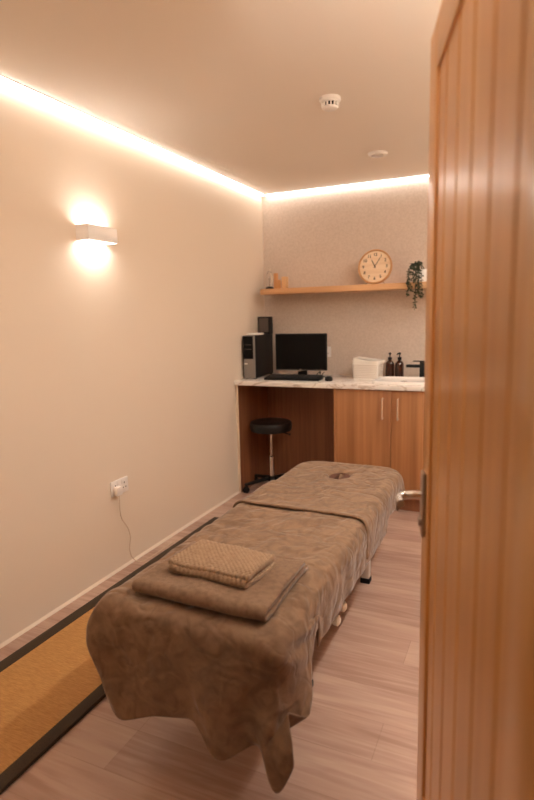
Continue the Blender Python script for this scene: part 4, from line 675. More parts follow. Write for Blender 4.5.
35,-3,-2,35,-1,2,35,2,3,35,2,2,36,1,-2,35,-1,-4,35,-3,-1,35,-1,3,36,2,2,35,2,0,35,0,-4,35,-2,-2,35,-2,2,36,1,2,35,2,4,35,3,5,35,4,2,36,1,-1,35,0,-2,
35,-2,-5,35,-4,-3,36,-2,0,35,0,-1,35,-1,-1,35,-1,2836,2453,367,-3,-2,37,-4,-6,35,-3,-4,35,3,8,34,5,11,32,5,9,34,14,7,18,12,4,17,11,5,17,10,12,15,3,14,
15,3,10,17,0,7,27,-2,7,28,-2,4,29,-1,1,33,2,-8,37,8,-9,40,15,0,38,13,10,27,8,19,21,2,24,14,-5,29,8,-2,32,6,0,34,6,4,34,5,-1,34,4,-5,37,0,-1,36,2,0,37,
2,1,37,1,-4,38,1,-1,38,1,0,37,1,-3,38,1,-1,38,0,1,36,1,0,36,0,-1,35,0,-2,35,-1,2,36,1,2,35,1,-2,35,-1,-3,35,-1,-1,35,0,2,36,0,2,35,1,-1,35,0,1,35,0,
-1,35,0,-2,35,-1,4,36,1,3,35,1,2,35,1,3,35,1,3,35,1,2,35,1,-1,35,-1,-6,35,-2,-5,36,-2,-1,35,0,2,35,0,0,35,0,0,35,0,0,35,0,-3,35,-1,2,35,1,4,36,1,2,35,
0,-2,35,0,-1,35,-1,-3,35,-1,-5,35,-1,-1,36,0,3,35,1,4,35,1,0,35,0,-4,35,-1,-2,36,-1,4,35,1,0,35,0,-1,35,0,-2,36,-1,0,35,0,1,35,1,2,35,1,2,36,0,4,35,2,
2,35,0,1,35,1,0,36,0,-5,35,-2,-2,35,-1,-2,35,0,-2,36,-1,0,35,0,2856,2438,317,-5,-3,40,-4,-5,37,-2,-2,38,0,8,37,3,10,36,6,10,36,12,12,15,13,8,14,12,10,
14,4,15,15,0,14,15,2,12,15,2,9,30,-1,7,29,-5,5,31,-6,-1,36,4,7,40,14,-1,45,18,3,39,15,13,27,5,21,20,-6,25,10,-7,25,9,-3,32,7,0,33,7,6,33,5,4,32,4,0,
33,4,-2,35,3,0,37,2,-1,36,2,-6,33,-2,-4,32,-2,1,34,-1,0,34,-1,0,34,-1,2,34,-1,-1,35,0,-3,35,0,-3,35,-1,3,36,0,3,35,1,0,35,0,-3,35,-1,0,35,0,1,36,0,1,
35,1,0,35,0,0,35,0,-1,35,0,1,35,0,3,36,0,1,35,0,0,35,0,2,35,0,5,35,1,5,35,0,0,35,0,-5,35,0,-5,36,-1,-2,35,0,-1,35,-1,0,35,0,1,35,0,1,35,0,-2,35,0,1,
35,0,3,36,0,0,35,0,0,35,0,0,35,0,-2,35,0,-5,36,-1,-3,35,0,2,35,0,5,35,1,1,35,0,-3,36,0,-4,35,-1,4,35,1,1,35,0,-1,35,0,1,36,0,-1,35,0,0,35,0,0,35,0,0,
36,0,2,35,0,1,35,1,-1,35,0,3,36,0,0,35,0,0,35,0,-4,35,-1,-4,36,0,1,35,0,2877,2428,268,-8,-5,44,-7,-3,41,-4,-1,41,1,11,41,-3,15,37,-4,11,38,12,12,12,
14,11,13,12,12,12,5,16,12,1,16,13,1,14,13,5,9,31,0,8,31,-6,3,31,-6,5,40,8,14,44,15,20,44,18,9,41,15,16,26,4,24,21,-11,23,12,-10,22,11,-2,30,10,-1,34,
9,5,34,6,11,30,2,4,31,5,-3,34,4,-3,36,4,-4,37,2,-7,24,-6,-5,25,-6,-2,26,-5,2,26,-4,2,28,-4,0,27,-5,-1,35,0,-2,35,0,0,35,0,2,36,0,2,35,0,0,35,0,-1,35,
0,0,35,0,3,36,-1,-1,35,1,-1,35,0,-2,35,0,1,35,0,5,35,0,-1,36,0,-2,35,0,-2,35,-1,2,35,0,5,35,0,5,35,0,2,35,1,-3,35,0,-3,36,0,-4,35,-1,-2,35,0,-1,35,0,
1,35,0,2,35,-1,1,35,0,-2,35,1,1,36,0,0,35,0,0,35,0,0,35,0,0,35,-1,-1,36,0,0,35,0,1,35,0,2,35,1,0,35,0,-2,36,0,-4,35,0,2,35,0,2,35,0,1,36,0,2,35,0,0,
35,0,-3,35,0,-3,36,0,-2,35,0,1,35,0,-1,35,0,0,36,0,8,35,0,3,35,0,-2,36,0,-6,35,0,-3,35,0,1,35,1,2900,2422,234,-12,-4,47,-8,-2,44,-5,-1,44,-8,13,42,-6,
14,41,-4,14,41,13,15,9,15,14,9,10,15,9,5,19,9,0,18,9,3,14,9,4,9,32,2,7,32,-3,8,32,-3,12,41,9,19,47,13,24,45,13,30,40,12,29,26,3,26,22,-11,19,17,-13,
21,13,-1,29,13,7,34,12,7,34,7,2,30,5,4,30,1,-3,32,5,-6,34,4,-6,37,4,-6,14,-11,0,14,-10,-5,15,-10,-1,17,-9,1,19,-8,0,18,-9,-1,35,0,0,35,0,3,35,0,2,35,
0,1,36,-1,-1,35,0,1,35,0,0,35,0,1,36,0,0,35,0,-1,35,0,-2,35,0,4,35,1,5,35,0,-2,36,-1,-5,35,0,-6,35,0,0,35,0,3,35,0,6,35,0,6,34,0,2,36,0,-2,35,0,-5,36,
0,-5,35,0,-3,35,0,0,35,-1,4,35,0,3,35,0,1,35,0,-3,36,0,-1,35,0,0,35,0,-1,35,0,0,35,0,3,36,0,3,35,0,1,35,0,0,35,0,-1,35,0,-1,36,1,-2,35,0,0,35,0,1,36,
0,1,35,-1,3,35,0,1,35,0,-4,35,1,-5,36,0,3,35,0,1,35,0,-2,36,0,1,35,0,6,35,0,1,35,0,-4,36,0,-6,35,0,0,35,0,0,36,0,2926,2422,226,-14,-3,51,-9,-3,46,-8,
1,46,-13,16,42,-10,16,42,-8,14,44,5,26,7,15,14,10,18,13,0,6,20,1,2,19,2,2,17,4,6,9,33,4,9,31,0,14,31,-1,15,41,8,23,47,9,27,44,7,32,40,8,35,25,2,33,22,
-8,27,20,-12,30,17,-6,36,18,12,34,16,10,35,8,1,33,6,-8,27,4,-1,32,3,-7,34,5,-5,35,4,-4,2,-14,-1,0,-15,-1,2,-16,-1,3,-16,-5,6,-14,-1,6,-14,0,36,-1,1,
35,0,3,35,0,3,35,0,0,36,0,-1,35,0,2,35,0,0,35,0,-2,36,0,3,35,0,1,35,0,1,35,0,4,35,0,3,36,0,-4,35,0,-6,35,0,-6,35,0,0,35,0,-2,35,0,6,35,0,9,34,0,5,36,
0,-1,35,0,-6,36,-1,-7,35,0,-4,34,0,1,36,0,4,35,0,4,35,-1,3,35,1,1,35,0,1,36,0,-2,35,0,-4,35,0,-4,35,0,1,36,-1,4,35,0,3,35,0,0,35,1,-1,35,0,0,36,0,2,
35,0,-2,35,0,0,36,0,0,35,0,4,35,0,1,35,0,-6,35,0,-3,36,0,4,35,0,0,35,0,-2,36,0,-1,35,0,5,35,0,-1,36,0,-5,35,0,-2,35,0,2,36,1,-1,35,0,2951,2425,253,
-14,-2,51,-10,-2,47,-10,1,47,-16,20,42,-12,19,41,-14,16,43,7,28,-2,10,20,-1,10,18,-1,12,19,-1,11,18,-3,8,18,-3,0,13,30,6,14,30,2,17,29,-1,19,40,6,25,
44,1,29,41,1,32,39,6,32,23,2,32,23,-5,27,19,-11,29,18,-8,33,17,1,34,18,9,35,7,1,32,4,-3,31,5,1,31,4,-6,33,5,-3,36,6,-9,-7,-19,2,-5,-18,3,-4,-18,-1,-4,
-19,0,-3,-18,-11,2,-18,0,35,0,1,36,0,1,35,0,3,35,0,3,35,0,3,36,-1,1,35,0,-2,35,0,-4,36,0,3,35,0,4,35,0,3,35,1,4,35,0,1,36,0,-5,35,0,-7,35,-1,-5,35,0,
-1,35,0,-1,35,0,3,35,0,10,34,0,6,36,0,-1,35,0,-6,36,0,-7,34,0,-4,35,0,1,36,0,3,35,-1,4,35,0,5,35,0,3,35,0,3,36,0,-3,35,0,-6,35,0,-4,35,0,-1,36,0,5,35,
0,2,35,0,0,35,0,-1,35,0,3,36,1,5,35,0,-2,36,0,-2,35,0,0,35,0,2,35,-1,-1,35,0,-6,35,1,-1,36,0,3,35,0,-1,35,0,-3,36,0,-1,35,0,2,35,0,-1,36,0,-2,35,0,1,
36,0,2,35,0,-2,35,0,2975,2431,301,-11,1,50,-10,0,47,-11,3,46,-18,21,42,-16,21,39,-14,19,42,9,26,-9,10,23,-8,10,22,-9,10,23,-7,11,21,-9,12,18,-7,0,18,
25,2,20,26,1,22,25,-2,21,38,2,26,41,-3,29,38,-6,29,37,2,31,21,1,30,21,-4,27,19,-7,28,18,-7,32,17,-1,31,18,5,34,6,0,31,4,-4,31,4,-1,31,4,-3,32,4,-6,35,
7,-6,-14,-23,3,-11,-21,4,-9,-20,2,-9,-21,-2,-7,-21,-7,-6,-21,-3,35,0,-1,36,0,2,35,-1,4,35,0,4,35,0,2,36,0,0,35,0,-2,35,0,-4,36,0,2,35,0,3,35,0,3,35,0,
4,35,0,0,36,0,-3,35,0,-6,35,0,-6,35,0,-1,35,0,1,35,0,4,35,0,6,34,0,4,36,0,0,35,0,-3,36,0,-5,35,-1,-6,34,0,-2,36,0,2,35,0,3,35,0,6,35,0,4,35,0,3,36,0,
-3,35,0,-4,35,0,-3,35,0,-2,36,0,3,35,0,2,35,0,2,35,0,0,35,0,3,36,0,3,35,0,-1,36,0,0,35,0,-1,36,0,-1,34,0,-2,35,0,-4,35,0,-1,36,0,0,35,0,1,36,0,-2,35,
0,-1,35,0,-1,36,0,1,35,1,1,35,0,2,36,0,1,35,0,-2,35,0,2998,2439,355,-8,3,47,-8,6,45,-10,4,46,-19,22,41,-17,22,39,-16,22,40,11,25,-16,10,26,-16,10,24,
-15,11,27,-15,10,24,-15,13,23,-13,0,23,21,-1,25,22,-2,26,21,-6,24,36,-4,25,38,-6,27,37,-8,28,35,-3,29,19,-1,29,19,-4,26,18,-6,27,17,-5,29,17,-2,30,18,
1,32,5,-2,30,3,-5,31,4,-1,30,3,-3,31,4,-6,32,4,-1,-19,-24,3,-17,-23,4,-15,-23,3,-13,-23,-3,-13,-24,-3,-13,-24,-5,35,-1,-3,36,0,0,35,0,5,35,0,5,35,0,2,
36,0,0,35,0,-4,35,0,-3,36,0,0,35,0,4,35,0,3,35,0,3,35,0,0,36,0,-1,35,0,-6,35,0,-7,34,0,-1,36,0,1,35,0,5,35,0,5,35,0,3,35,0,0,35,0,-1,36,-1,-3,35,0,-5,
34,0,-4,35,0,-1,36,0,3,35,0,7,35,0,3,35,0,1,36,0,0,35,0,-3,35,0,-3,35,0,-3,36,0,1,35,0,3,35,0,2,35,0,2,35,0,1,36,0,1,35,0,0,36,0,0,35,0,-1,35,0,-2,35,
0,-2,35,0,-2,36,0,1,35,0,-1,35,0,1,36,0,0,35,0,0,35,0,-1,36,0,0,35,0,0,35,0,1,36,0,2,35,1,-1,36,0,3020,2449,410,-7,7,43,-6,7,44,-7,6,43,-19,24,40,-18,
23,40,-19,24,40,12,27,-23,12,27,-24,11,26,-23,12,30,-22,12,30,-22,13,30,-21,-3,30,18,-3,30,19,-4,30,18,-10,25,35,-11,25,35,-10,25,35,-11,25,35,-5,27,
17,-4,26,16,-5,27,17,-5,27,17,-5,26,16,-5,27,17,-2,30,4,-2,30,3,-4,30,3,-2,30,3,-2,30,4,-4,30,3,2,-27,-27,3,-24,-26,4,-21,-25,2,-18,-26,-1,-18,-26,-2,
-20,-28,-5,34,-1,-5,36,0,-2,35,0,3,35,0,6,35,0,2,36,0,-1,35,-1,-3,35,1,-2,36,0,2,35,0,3,35,0,2,35,0,2,35,0,0,36,0,-2,35,0,-4,34,0,-7,35,0,-1,36,0,0,
35,0,5,35,-1,6,35,0,2,35,0,0,35,0,0,36,0,-2,35,0,-4,34,0,-4,35,0,-1,36,0,2,35,0,5,35,-1,2,35,0,1,36,0,0,35,0,-1,35,0,-2,35,0,-4,36,0,-1,35,0,1,35,0,3,
35,1,3,35,0,1,36,0,0,35,0,0,36,0,0,35,0,-4,35,0,-2,35,0,-1,35,0,1,36,0,3,35,0,1,35,0,1,36,0,0,35,0,-1,35,0,-1,36,0,0,35,0,0,36,0,0,35,0,1,35,0,1,36,0,]),
'band': (55, 23, [1614,4415,882,1,36,0,0,35,0,1,35,0,0,36,0,-1,35,0,2,35,0,-2,36,0,0,35,0,2,35,0,-3,36,0,2,35,0,0,35,0,-2,35,0,2,36,-1,0,35,0,-1,35,0,1,36,0,0,35,0,0,
35,0,0,36,0,-1,35,0,-1,35,0,1614,4416,908,1,35,0,0,35,0,1,36,0,0,35,0,0,35,0,0,36,0,-1,35,-1,0,35,0,1,35,0,-1,36,0,1,35,0,0,35,0,-1,36,0,1,35,0,-1,35,
0,0,35,0,1,36,0,0,35,0,0,35,0,0,36,0,-1,35,0,-1,35,0,1614,4416,933,1,35,0,0,35,0,1,36,0,0,35,0,0,35,0,0,36,0,-1,35,0,0,35,0,1,35,0,-1,36,0,1,35,0,0,
35,0,-1,36,0,1,35,-1,-1,35,0,0,36,0,1,35,0,0,35,0,0,35,0,-1,36,0,0,35,0,-1,35,0,1614,4416,983,1,35,-12,0,36,-6,1,35,-3,0,35,-2,0,35,0,0,36,-1,0,35,0,
-1,35,0,0,36,0,0,35,-1,1,35,0,-1,35,0,0,36,0,0,35,0,0,35,0,1,36,0,0,35,0,0,35,0,0,35,0,-1,36,0,0,35,0,-1,35,0,1616,4416,1009,1,35,-12,1,36,-6,0,35,-4,
0,35,-1,0,36,-1,0,35,0,0,35,-1,0,35,0,0,36,0,0,35,0,0,35,0,0,36,0,0,35,0,0,35,0,0,35,-1,0,36,0,0,35,0,0,35,0,0,35,0,0,36,0,-1,35,0,0,35,0,1625,4417,
1038,1,35,-12,0,35,-6,0,35,-4,0,35,-1,0,36,-1,0,35,-1,0,35,0,0,36,0,0,35,0,0,35,0,0,35,0,0,36,-1,0,35,0,0,35,0,0,35,0,0,36,0,0,35,0,0,35,0,0,35,0,0,
36,0,-1,35,0,0,35,0,1640,4417,1070,0,35,-11,0,35,-6,1,35,-3,0,36,-1,-1,35,-2,0,35,0,0,35,0,0,36,-1,0,35,0,0,35,0,0,35,0,0,36,0,0,35,0,0,35,0,0,36,0,0,
35,-1,0,35,0,0,35,0,0,36,0,0,35,0,-1,35,0,0,35,0,1665,4416,1098,0,36,-12,0,35,-6,1,35,-3,-1,35,-1,0,36,-1,0,35,-1,0,35,0,0,36,0,0,35,0,0,35,0,0,35,-1,
-1,36,0,1,35,0,0,35,0,0,36,0,-1,35,0,0,35,0,0,35,0,0,36,0,0,35,0,0,35,0,-1,35,0,1698,4416,1115,0,35,-12,-1,36,-6,1,35,-3,0,35,-1,-1,36,-1,0,35,-1,1,
35,0,-1,36,0,0,35,0,0,35,0,1,36,0,-2,35,0,0,35,0,0,35,0,0,36,-1,0,35,0,1,35,1,0,36,0,0,35,0,-1,35,0,0,36,-1,0,35,0,1732,4416,1123,0,36,-12,0,35,-5,0,
35,-3,0,35,-2,0,36,-1,0,35,0,0,35,0,0,36,-1,-1,35,0,0,35,0,0,36,0,0,35,0,0,35,0,0,36,0,0,35,0,0,35,0,0,35,0,0,36,0,0,35,0,-1,35,0,0,36,0,0,35,0,1768,
4416,1123,0,36,-11,0,35,-6,-1,35,-3,0,36,-1,0,35,-1,0,35,-1,0,35,0,0,36,0,0,35,0,0,35,0,0,36,0,0,35,0,0,35,0,0,36,0,-1,35,-1,0,35,0,0,36,1,0,35,0,0,
35,0,0,36,0,0,35,0,0,35,0,1803,4416,1120,0,36,-11,0,35,-6,0,35,-3,0,36,-2,0,35,-1,-1,35,0,0,36,0,0,35,0,0,35,0,0,36,0,0,35,0,0,35,0,0,36,0,0,35,0,0,
35,0,0,35,0,0,36,0,0,35,0,-1,35,0,0,36,0,0,35,0,0,35,0,1838,4416,1120,0,36,-12,0,35,-6,0,35,-3,0,36,-1,0,35,-1,-1,35,-1,0,36,0,0,35,0,0,35,0,0,36,0,0,
35,0,0,35,0,0,36,0,0,35,0,0,35,0,0,36,0,0,35,0,0,35,0,0,36,0,-1,35,0,0,35,0,0,36,0,1874,4416,1120,0,36,-12,0,35,-6,0,35,-3,0,36,-1,0,35,-1,0,35,-1,0,
36,0,0,35,0,0,35,0,0,36,0,0,35,0,0,35,0,0,36,0,-1,35,0,0,35,0,0,36,0,0,35,0,-1,35,0,0,36,0,0,35,0,0,35,0,-1,36,0,1909,4416,1120,0,36,-12,0,35,-6,0,35,
-3,0,36,-1,0,35,-1,0,36,-1,-1,35,0,0,35,0,0,36,0,0,35,0,0,35,0,0,36,0,1,35,0,-1,35,0,0,36,0,-1,35,0,0,35,0,0,36,0,0,35,0,0,35,0,0,36,0,0,35,0,1945,
4417,1120,0,35,-12,0,35,-6,0,36,-3,0,35,-1,-1,35,-1,0,36,-1,0,35,0,0,35,0,-1,36,0,0,35,0,0,35,0,0,36,0,0,35,0,1,35,0,0,36,0,0,35,0,0,35,0,0,36,0,0,35,
0,0,35,0,-1,36,0,0,35,0,1979,4416,1120,0,36,-12,0,35,-6,0,36,-3,0,35,-1,0,35,-1,0,36,-1,0,35,0,-1,35,0,0,36,0,0,35,0,0,35,0,0,36,0,0,35,0,0,35,0,0,36,
0,0,35,0,0,36,0,0,35,0,0,35,0,0,36,0,0,35,0,-1,35,0,2014,4416,1120,0,36,-12,0,35,-6,0,36,-3,0,35,-1,0,36,-1,0,35,-1,0,35,0,0,36,0,0,35,0,0,35,0,-1,36,
0,0,35,0,0,35,0,0,36,0,0,35,0,0,35,0,0,36,0,0,35,0,0,35,0,0,36,0,0,35,0,0,36,0,2049,4417,1120,0,35,-12,0,35,-6,0,36,-3,0,35,-1,0,36,-1,0,35,-1,0,35,0,
0,36,0,0,35,0,0,35,0,0,36,0,0,35,0,0,35,0,-1,36,0,0,35,0,0,35,0,0,36,0,0,35,0,0,36,0,0,35,0,0,35,0,0,36,0,2084,4417,1120,0,35,-12,0,36,-6,0,35,-3,0,
35,-1,0,36,-1,0,35,-1,0,35,0,0,36,0,0,35,0,0,35,0,0,36,0,0,35,0,0,35,0,0,36,0,0,35,0,0,36,0,0,35,0,0,35,0,-1,36,0,0,35,0,0,35,0,0,36,0,2119,4417,1120,
0,36,-12,0,35,-6,0,35,-3,0,36,-1,0,35,-1,0,35,-1,0,36,0,0,35,0,0,35,0,0,36,0,0,35,0,0,35,0,0,36,0,0,35,0,0,35,0,0,35,0,0,36,0,-1,35,0,0,36,0,0,35,0,0,
36,0,0,35,0,2154,4418,1120,0,35,-12,0,35,-6,0,36,-3,0,35,-1,0,35,-1,0,35,-1,0,36,0,0,35,0,0,35,0,0,36,0,0,35,0,0,35,0,0,36,0,0,35,0,0,35,0,0,35,0,0,
36,0,-1,35,0,0,36,0,0,35,0,1,36,0,-1,34,0,2190,4417,1120,0,36,-12,0,35,-6,0,35,-3,0,36,-1,0,35,-1,-1,35,-1,0,36,0,0,35,0,0,35,0,0,36,0,0,35,0,0,35,0,
1,36,0,0,35,0,0,35,0,0,36,0,-1,35,0,0,35,0,0,36,0,0,35,0,0,35,0,0,36,0,2224,4417,1120,0,36,-12,-1,35,-6,1,35,-3,0,36,-1,0,35,-1,0,35,-1,0,36,0,0,35,0,
0,35,0,0,36,0,0,35,0,0,35,0,-1,36,0,1,35,0,0,35,0,0,36,0,0,35,0,0,35,0,-1,35,0,0,36,0,0,35,0,2,36,0,2261,4417,1120,0,35,-12,0,36,-6,0,35,-3,0,35,-1,0,
36,-1,0,35,-1,0,35,0,0,36,0,0,35,0,0,35,0,-1,36,0,0,35,0,0,35,0,0,36,0,0,35,0,0,35,0,0,36,0,0,35,0,0,35,0,0,36,0,0,35,0,0,35,0,2296,4417,1120,0,35,
-12,0,36,-6,0,35,-3,0,35,-1,0,36,-1,0,35,-1,0,35,0,0,36,0,0,35,0,0,35,0,0,36,0,0,35,0,0,35,0,0,36,0,0,35,0,0,35,0,0,36,0,-1,35,0,0,35,0,0,36,0,0,35,0,
1,35,0,2332,4417,1120,0,35,-12,0,36,-6,0,35,-3,0,35,-1,0,36,-1,0,35,-1,0,35,0,-1,36,0,0,35,0,0,35,0,0,36,0,0,35,0,0,35,0,0,36,0,0,35,0,0,35,0,0,36,0,
0,35,0,0,35,0,0,36,0,0,35,0,0,35,0,2367,4417,1120,0,35,-12,0,35,-6,0,36,-3,0,35,-1,0,35,-1,0,36,-1,0,35,0,0,35,0,0,36,0,0,35,0,0,35,0,0,36,0,0,35,0,0,
35,0,-1,36,0,0,35,0,0,35,0,0,36,0,0,35,0,0,35,0,0,36,0,0,35,0,2403,4417,1120,0,35,-12,0,35,-6,0,36,-3,0,35,-1,0,35,-1,0,36,-1,0,35,0,-1,35,0,0,36,0,0,
35,0,0,35,0,0,36,0,0,35,0,0,35,0,0,36,0,0,35,0,0,35,0,0,36,0,0,35,0,0,35,0,0,36,0,0,35,0,2438,4417,1120,0,35,-12,1,35,-6,-1,36,-3,0,35,-1,0,35,-1,0,
35,-1,0,36,0,0,35,0,0,35,0,0,36,0,0,35,0,0,35,0,0,36,0,-1,35,0,0,35,0,0,36,0,0,35,0,0,36,0,0,35,0,0,35,0,0,36,0,0,35,0,2474,4417,1120,0,35,-12,0,35,
-6,0,35,-3,0,36,-1,0,35,-1,0,35,-1,0,36,0,0,35,0,-1,35,0,0,36,0,0,35,0,0,35,0,0,36,0,0,35,0,0,35,0,0,36,0,0,35,0,0,35,0,-1,36,0,0,35,0,1,35,0,0,36,0,
2510,4417,1120,0,35,-12,0,35,-6,0,35,-3,0,36,-1,-1,35,-1,0,35,-1,0,36,0,0,35,0,0,35,0,0,36,0,0,35,0,0,35,0,-1,36,0,0,35,0,0,35,0,0,36,0,0,35,0,0,35,0,
0,36,0,0,35,0,0,35,0,0,36,0,2545,4416,1120,0,36,-12,0,35,-6,0,35,-3,0,36,-1,0,35,-1,0,35,-1,0,36,0,0,35,0,-1,35,0,0,36,0,0,35,0,0,35,0,0,36,0,0,35,0,
0,35,0,-1,36,0,0,35,0,0,35,0,0,36,0,0,35,0,0,35,0,0,36,0,2581,4416,1120,0,36,-12,0,35,-6,0,35,-3,0,36,-1,0,35,-1,-1,35,-1,0,36,0,0,35,0,0,35,0,0,35,0,
0,36,0,-1,35,0,0,35,0,0,36,0,0,35,0,0,36,0,0,35,0,0,35,0,0,36,0,0,35,0,0,35,0,0,36,0,2617,4415,1120,0,36,-12,-1,35,-6,0,35,-3,0,36,-1,0,35,-1,0,35,-1,
0,36,0,0,35,0,-1,35,0,0,36,0,0,35,0,0,35,0,0,36,0,0,35,0,-1,35,0,0,36,0,0,35,0,0,35,0,0,36,0,0,35,0,0,35,0,0,36,0,2653,4412,1120,-1,35,-12,0,35,-6,0,
36,-3,0,35,-1,0,35,-1,0,36,-1,-1,35,0,0,35,0,0,36,0,0,35,0,0,35,0,-1,36,0,0,35,0,0,35,0,0,36,0,0,35,0,0,35,0,-1,36,0,0,35,0,0,35,0,0,36,0,0,35,0,2688,
4409,1120,0,35,-12,0,35,-6,0,35,-3,-1,36,-1,0,35,-1,0,35,-1,0,36,0,0,35,0,-1,35,0,0,36,0,0,35,0,0,35,0,0,35,0,-1,36,0,0,35,0,0,35,0,0,36,0,0,35,0,0,
35,0,-1,36,0,0,35,0,1,35,0,2724,4405,1120,0,35,-12,0,36,-6,-1,35,-3,0,35,-1,0,36,-1,0,35,-1,0,35,0,-1,35,0,0,36,0,0,35,0,0,35,0,-1,36,0,0,35,0,0,35,0,
0,35,0,-1,36,0,0,35,0,0,35,0,0,36,0,0,35,0,0,35,0,0,36,0,2760,4402,1120,-1,35,-11,0,35,-6,0,36,-3,0,35,-2,-1,35,-1,0,35,0,0,36,0,0,35,-1,0,35,0,-1,36,
0,0,35,0,0,35,0,0,35,0,-1,36,0,0,35,0,0,35,0,0,36,0,-1,35,0,0,35,0,0,36,0,0,35,0,0,35,1,2796,4399,1122,-1,35,-12,0,35,-6,0,35,-3,-1,36,-2,0,35,0,0,35,
-1,0,35,0,-1,36,0,0,35,0,0,35,0,0,35,0,-1,36,0,0,35,0,0,35,0,0,35,0,-1,36,0,0,35,0,0,35,1,0,36,0,0,35,0,0,35,1,0,35,0,2831,4395,1121,0,36,-12,0,35,-6,
-1,35,-3,0,35,-1,0,36,-1,0,35,0,-1,35,0,0,35,0,0,36,0,0,35,0,-1,35,0,0,35,0,0,35,0,-1,36,0,0,35,0,0,35,0,0,36,1,-1,35,0,0,35,0,0,35,1,0,36,0,0,35,0,
2867,4392,1114,-1,35,-12,0,35,-6,-1,36,-3,0,35,-1,0,35,-1,-1,35,0,0,35,0,0,36,0,0,35,0,-1,35,0,0,35,0,0,36,0,-1,35,0,0,35,0,0,35,0,-1,36,0,0,35,0,0,
35,0,-1,35,1,0,36,0,0,35,0,1,35,-1,2898,4389,1095,0,35,-11,0,35,-6,-1,35,-3,0,36,-1,0,35,-1,0,35,0,-1,35,0,0,35,0,0,36,0,0,35,0,-1,35,0,0,35,1,0,35,0,
-1,36,0,0,35,0,0,35,1,0,35,0,-1,36,0,0,35,0,0,35,0,0,35,1,-1,35,0,2923,4386,1065,0,35,-11,-1,35,-6,0,35,-2,0,36,-2,0,35,0,0,35,0,-1,35,0,0,35,0,0,35,
0,0,36,1,0,35,0,-1,35,0,0,35,1,0,35,0,0,36,0,-1,35,1,0,35,0,0,35,0,0,35,1,0,35,0,-1,36,0,0,35,0,2935,4383,1031,0,35,-11,-1,35,-6,0,35,-2,0,35,-2,0,36,
0,0,35,0,0,35,0,0,35,0,0,35,0,0,36,1,0,35,0,0,35,0,0,35,1,0,35,0,0,36,1,0,35,0,-1,35,0,0,35,1,0,35,0,0,36,0,0,35,1,0,35,0,2939,4379,1003,0,36,-11,0,
35,-6,0,35,-3,0,35,-1,0,35,-1,0,36,0,0,35,0,0,35,0,0,35,0,0,35,1,0,36,0,0,35,0,0,35,0,0,35,1,0,36,0,0,35,0,0,35,0,0,35,1,0,35,0,0,36,0,1,35,1,0,35,0,
2940,4376,977,-1,35,-11,0,36,-6,0,35,-3,0,35,-1,0,35,0,0,36,-1,1,35,0,0,35,1,0,35,0,0,35,0,0,36,0,0,35,1,0,35,0,0,35,0,0,35,0,0,36,1,0,35,0,0,35,0,0,
35,0,0,36,1,1,35,0,1,35,1,2940,4373,927,0,35,1,-1,35,0,0,36,0,0,35,0,0,35,1,1,35,0,0,36,0,0,35,1,0,35,0,0,35,0,0,36,0,0,35,1,0,35,0,0,35,0,0,36,0,0,
35,1,0,35,0,0,35,0,0,36,0,0,35,1,1,35,0,1,35,1,2940,4370,902,0,35,0,0,35,0,0,36,1,0,35,0,0,35,0,0,35,0,0,36,1,0,35,0,0,35,0,0,35,0,0,36,1,0,35,0,0,35,
0,0,35,0,0,36,1,0,35,0,0,35,0,0,35,0,0,36,1,1,35,0,0,35,0,1,35,1,2940,4367,876,0,35,0,0,35,0,0,35,1,0,36,0,0,35,0,0,35,0,0,35,1,0,36,0,0,35,0,0,35,0,
0,36,1,0,35,0,0,35,0,0,35,0,0,36,1,0,35,0,0,35,0,0,35,1,0,36,0,1,35,0,0,35,1,1,35,0,2940,4363,850,0,36,0,0,35,1,0,35,0,0,36,0,0,35,1,0,35,0,0,35,0,0,
36,0,1,35,1,0,35,0,-1,35,0,0,36,0,0,35,1,0,35,0,0,35,0,0,36,0,0,35,1,0,35,0,0,36,0,1,35,1,0,35,0,1,35,0,2940,4361,824,0,35,1,0,35,0,0,35,0,0,36,0,0,
35,1,0,35,0,0,36,0,1,35,1,0,35,0,0,36,0,0,35,0,0,35,1,0,35,0,-1,36,0,0,35,0,0,35,1,0,36,0,0,35,0,1,35,0,0,35,1,0,36,0,1,35,0,2941,4361,799,0,35,0,0,
36,0,0,35,1,-1,35,0,0,35,0,0,36,0,1,35,1,0,35,0,0,36,0,0,35,0,0,35,1,0,35,0,0,36,0,0,35,1,0,35,0,0,36,0,-1,35,0,0,35,1,1,36,0,0,35,0,0,35,1,1,36,0,
2941,4361,773,0,35,1,0,36,0,0,35,0,0,35,0,0,36,1,-1,35,0,1,35,0,1,36,0,-1,35,1,1,35,0,-1,36,0,0,35,0,0,35,1,0,35,0,0,36,0,0,35,0,0,35,1,0,36,0,0,35,0,
0,35,1,0,36,0,1,35,0,2941,4361,748,0,36,0,1,35,0,-1,35,1,0,36,0,0,35,0,-1,35,0,2,36,1,0,35,0,-1,35,0,2,36,0,-1,35,1,-1,35,0,1,36,0,-1,35,0,0,35,1,0,
36,0,0,35,0,0,35,1,0,36,0,0,35,0,0,35,1,1,36,0,]),
'cover': (51, 48, [1645,4833,768,0,36,0,0,35,0,0,35,0,0,35,0,0,36,0,1,35,0,0,35,0,0,35,0,0,36,0,-1,35,0,-1,35,0,0,35,0,0,35,0,1,35,0,2,35,0,1,35,0,0,36,-1,-1,35,0,-2,34,
0,-3,35,1,-1,35,-1,1,35,0,1,35,0,3,34,-1,6,34,0,4,35,0,0,36,-1,-5,35,0,-6,33,1,-5,31,2,-7,28,5,-8,23,7,-7,24,6,-6,29,4,-4,25,0,1,26,-6,4,26,-11,7,22,
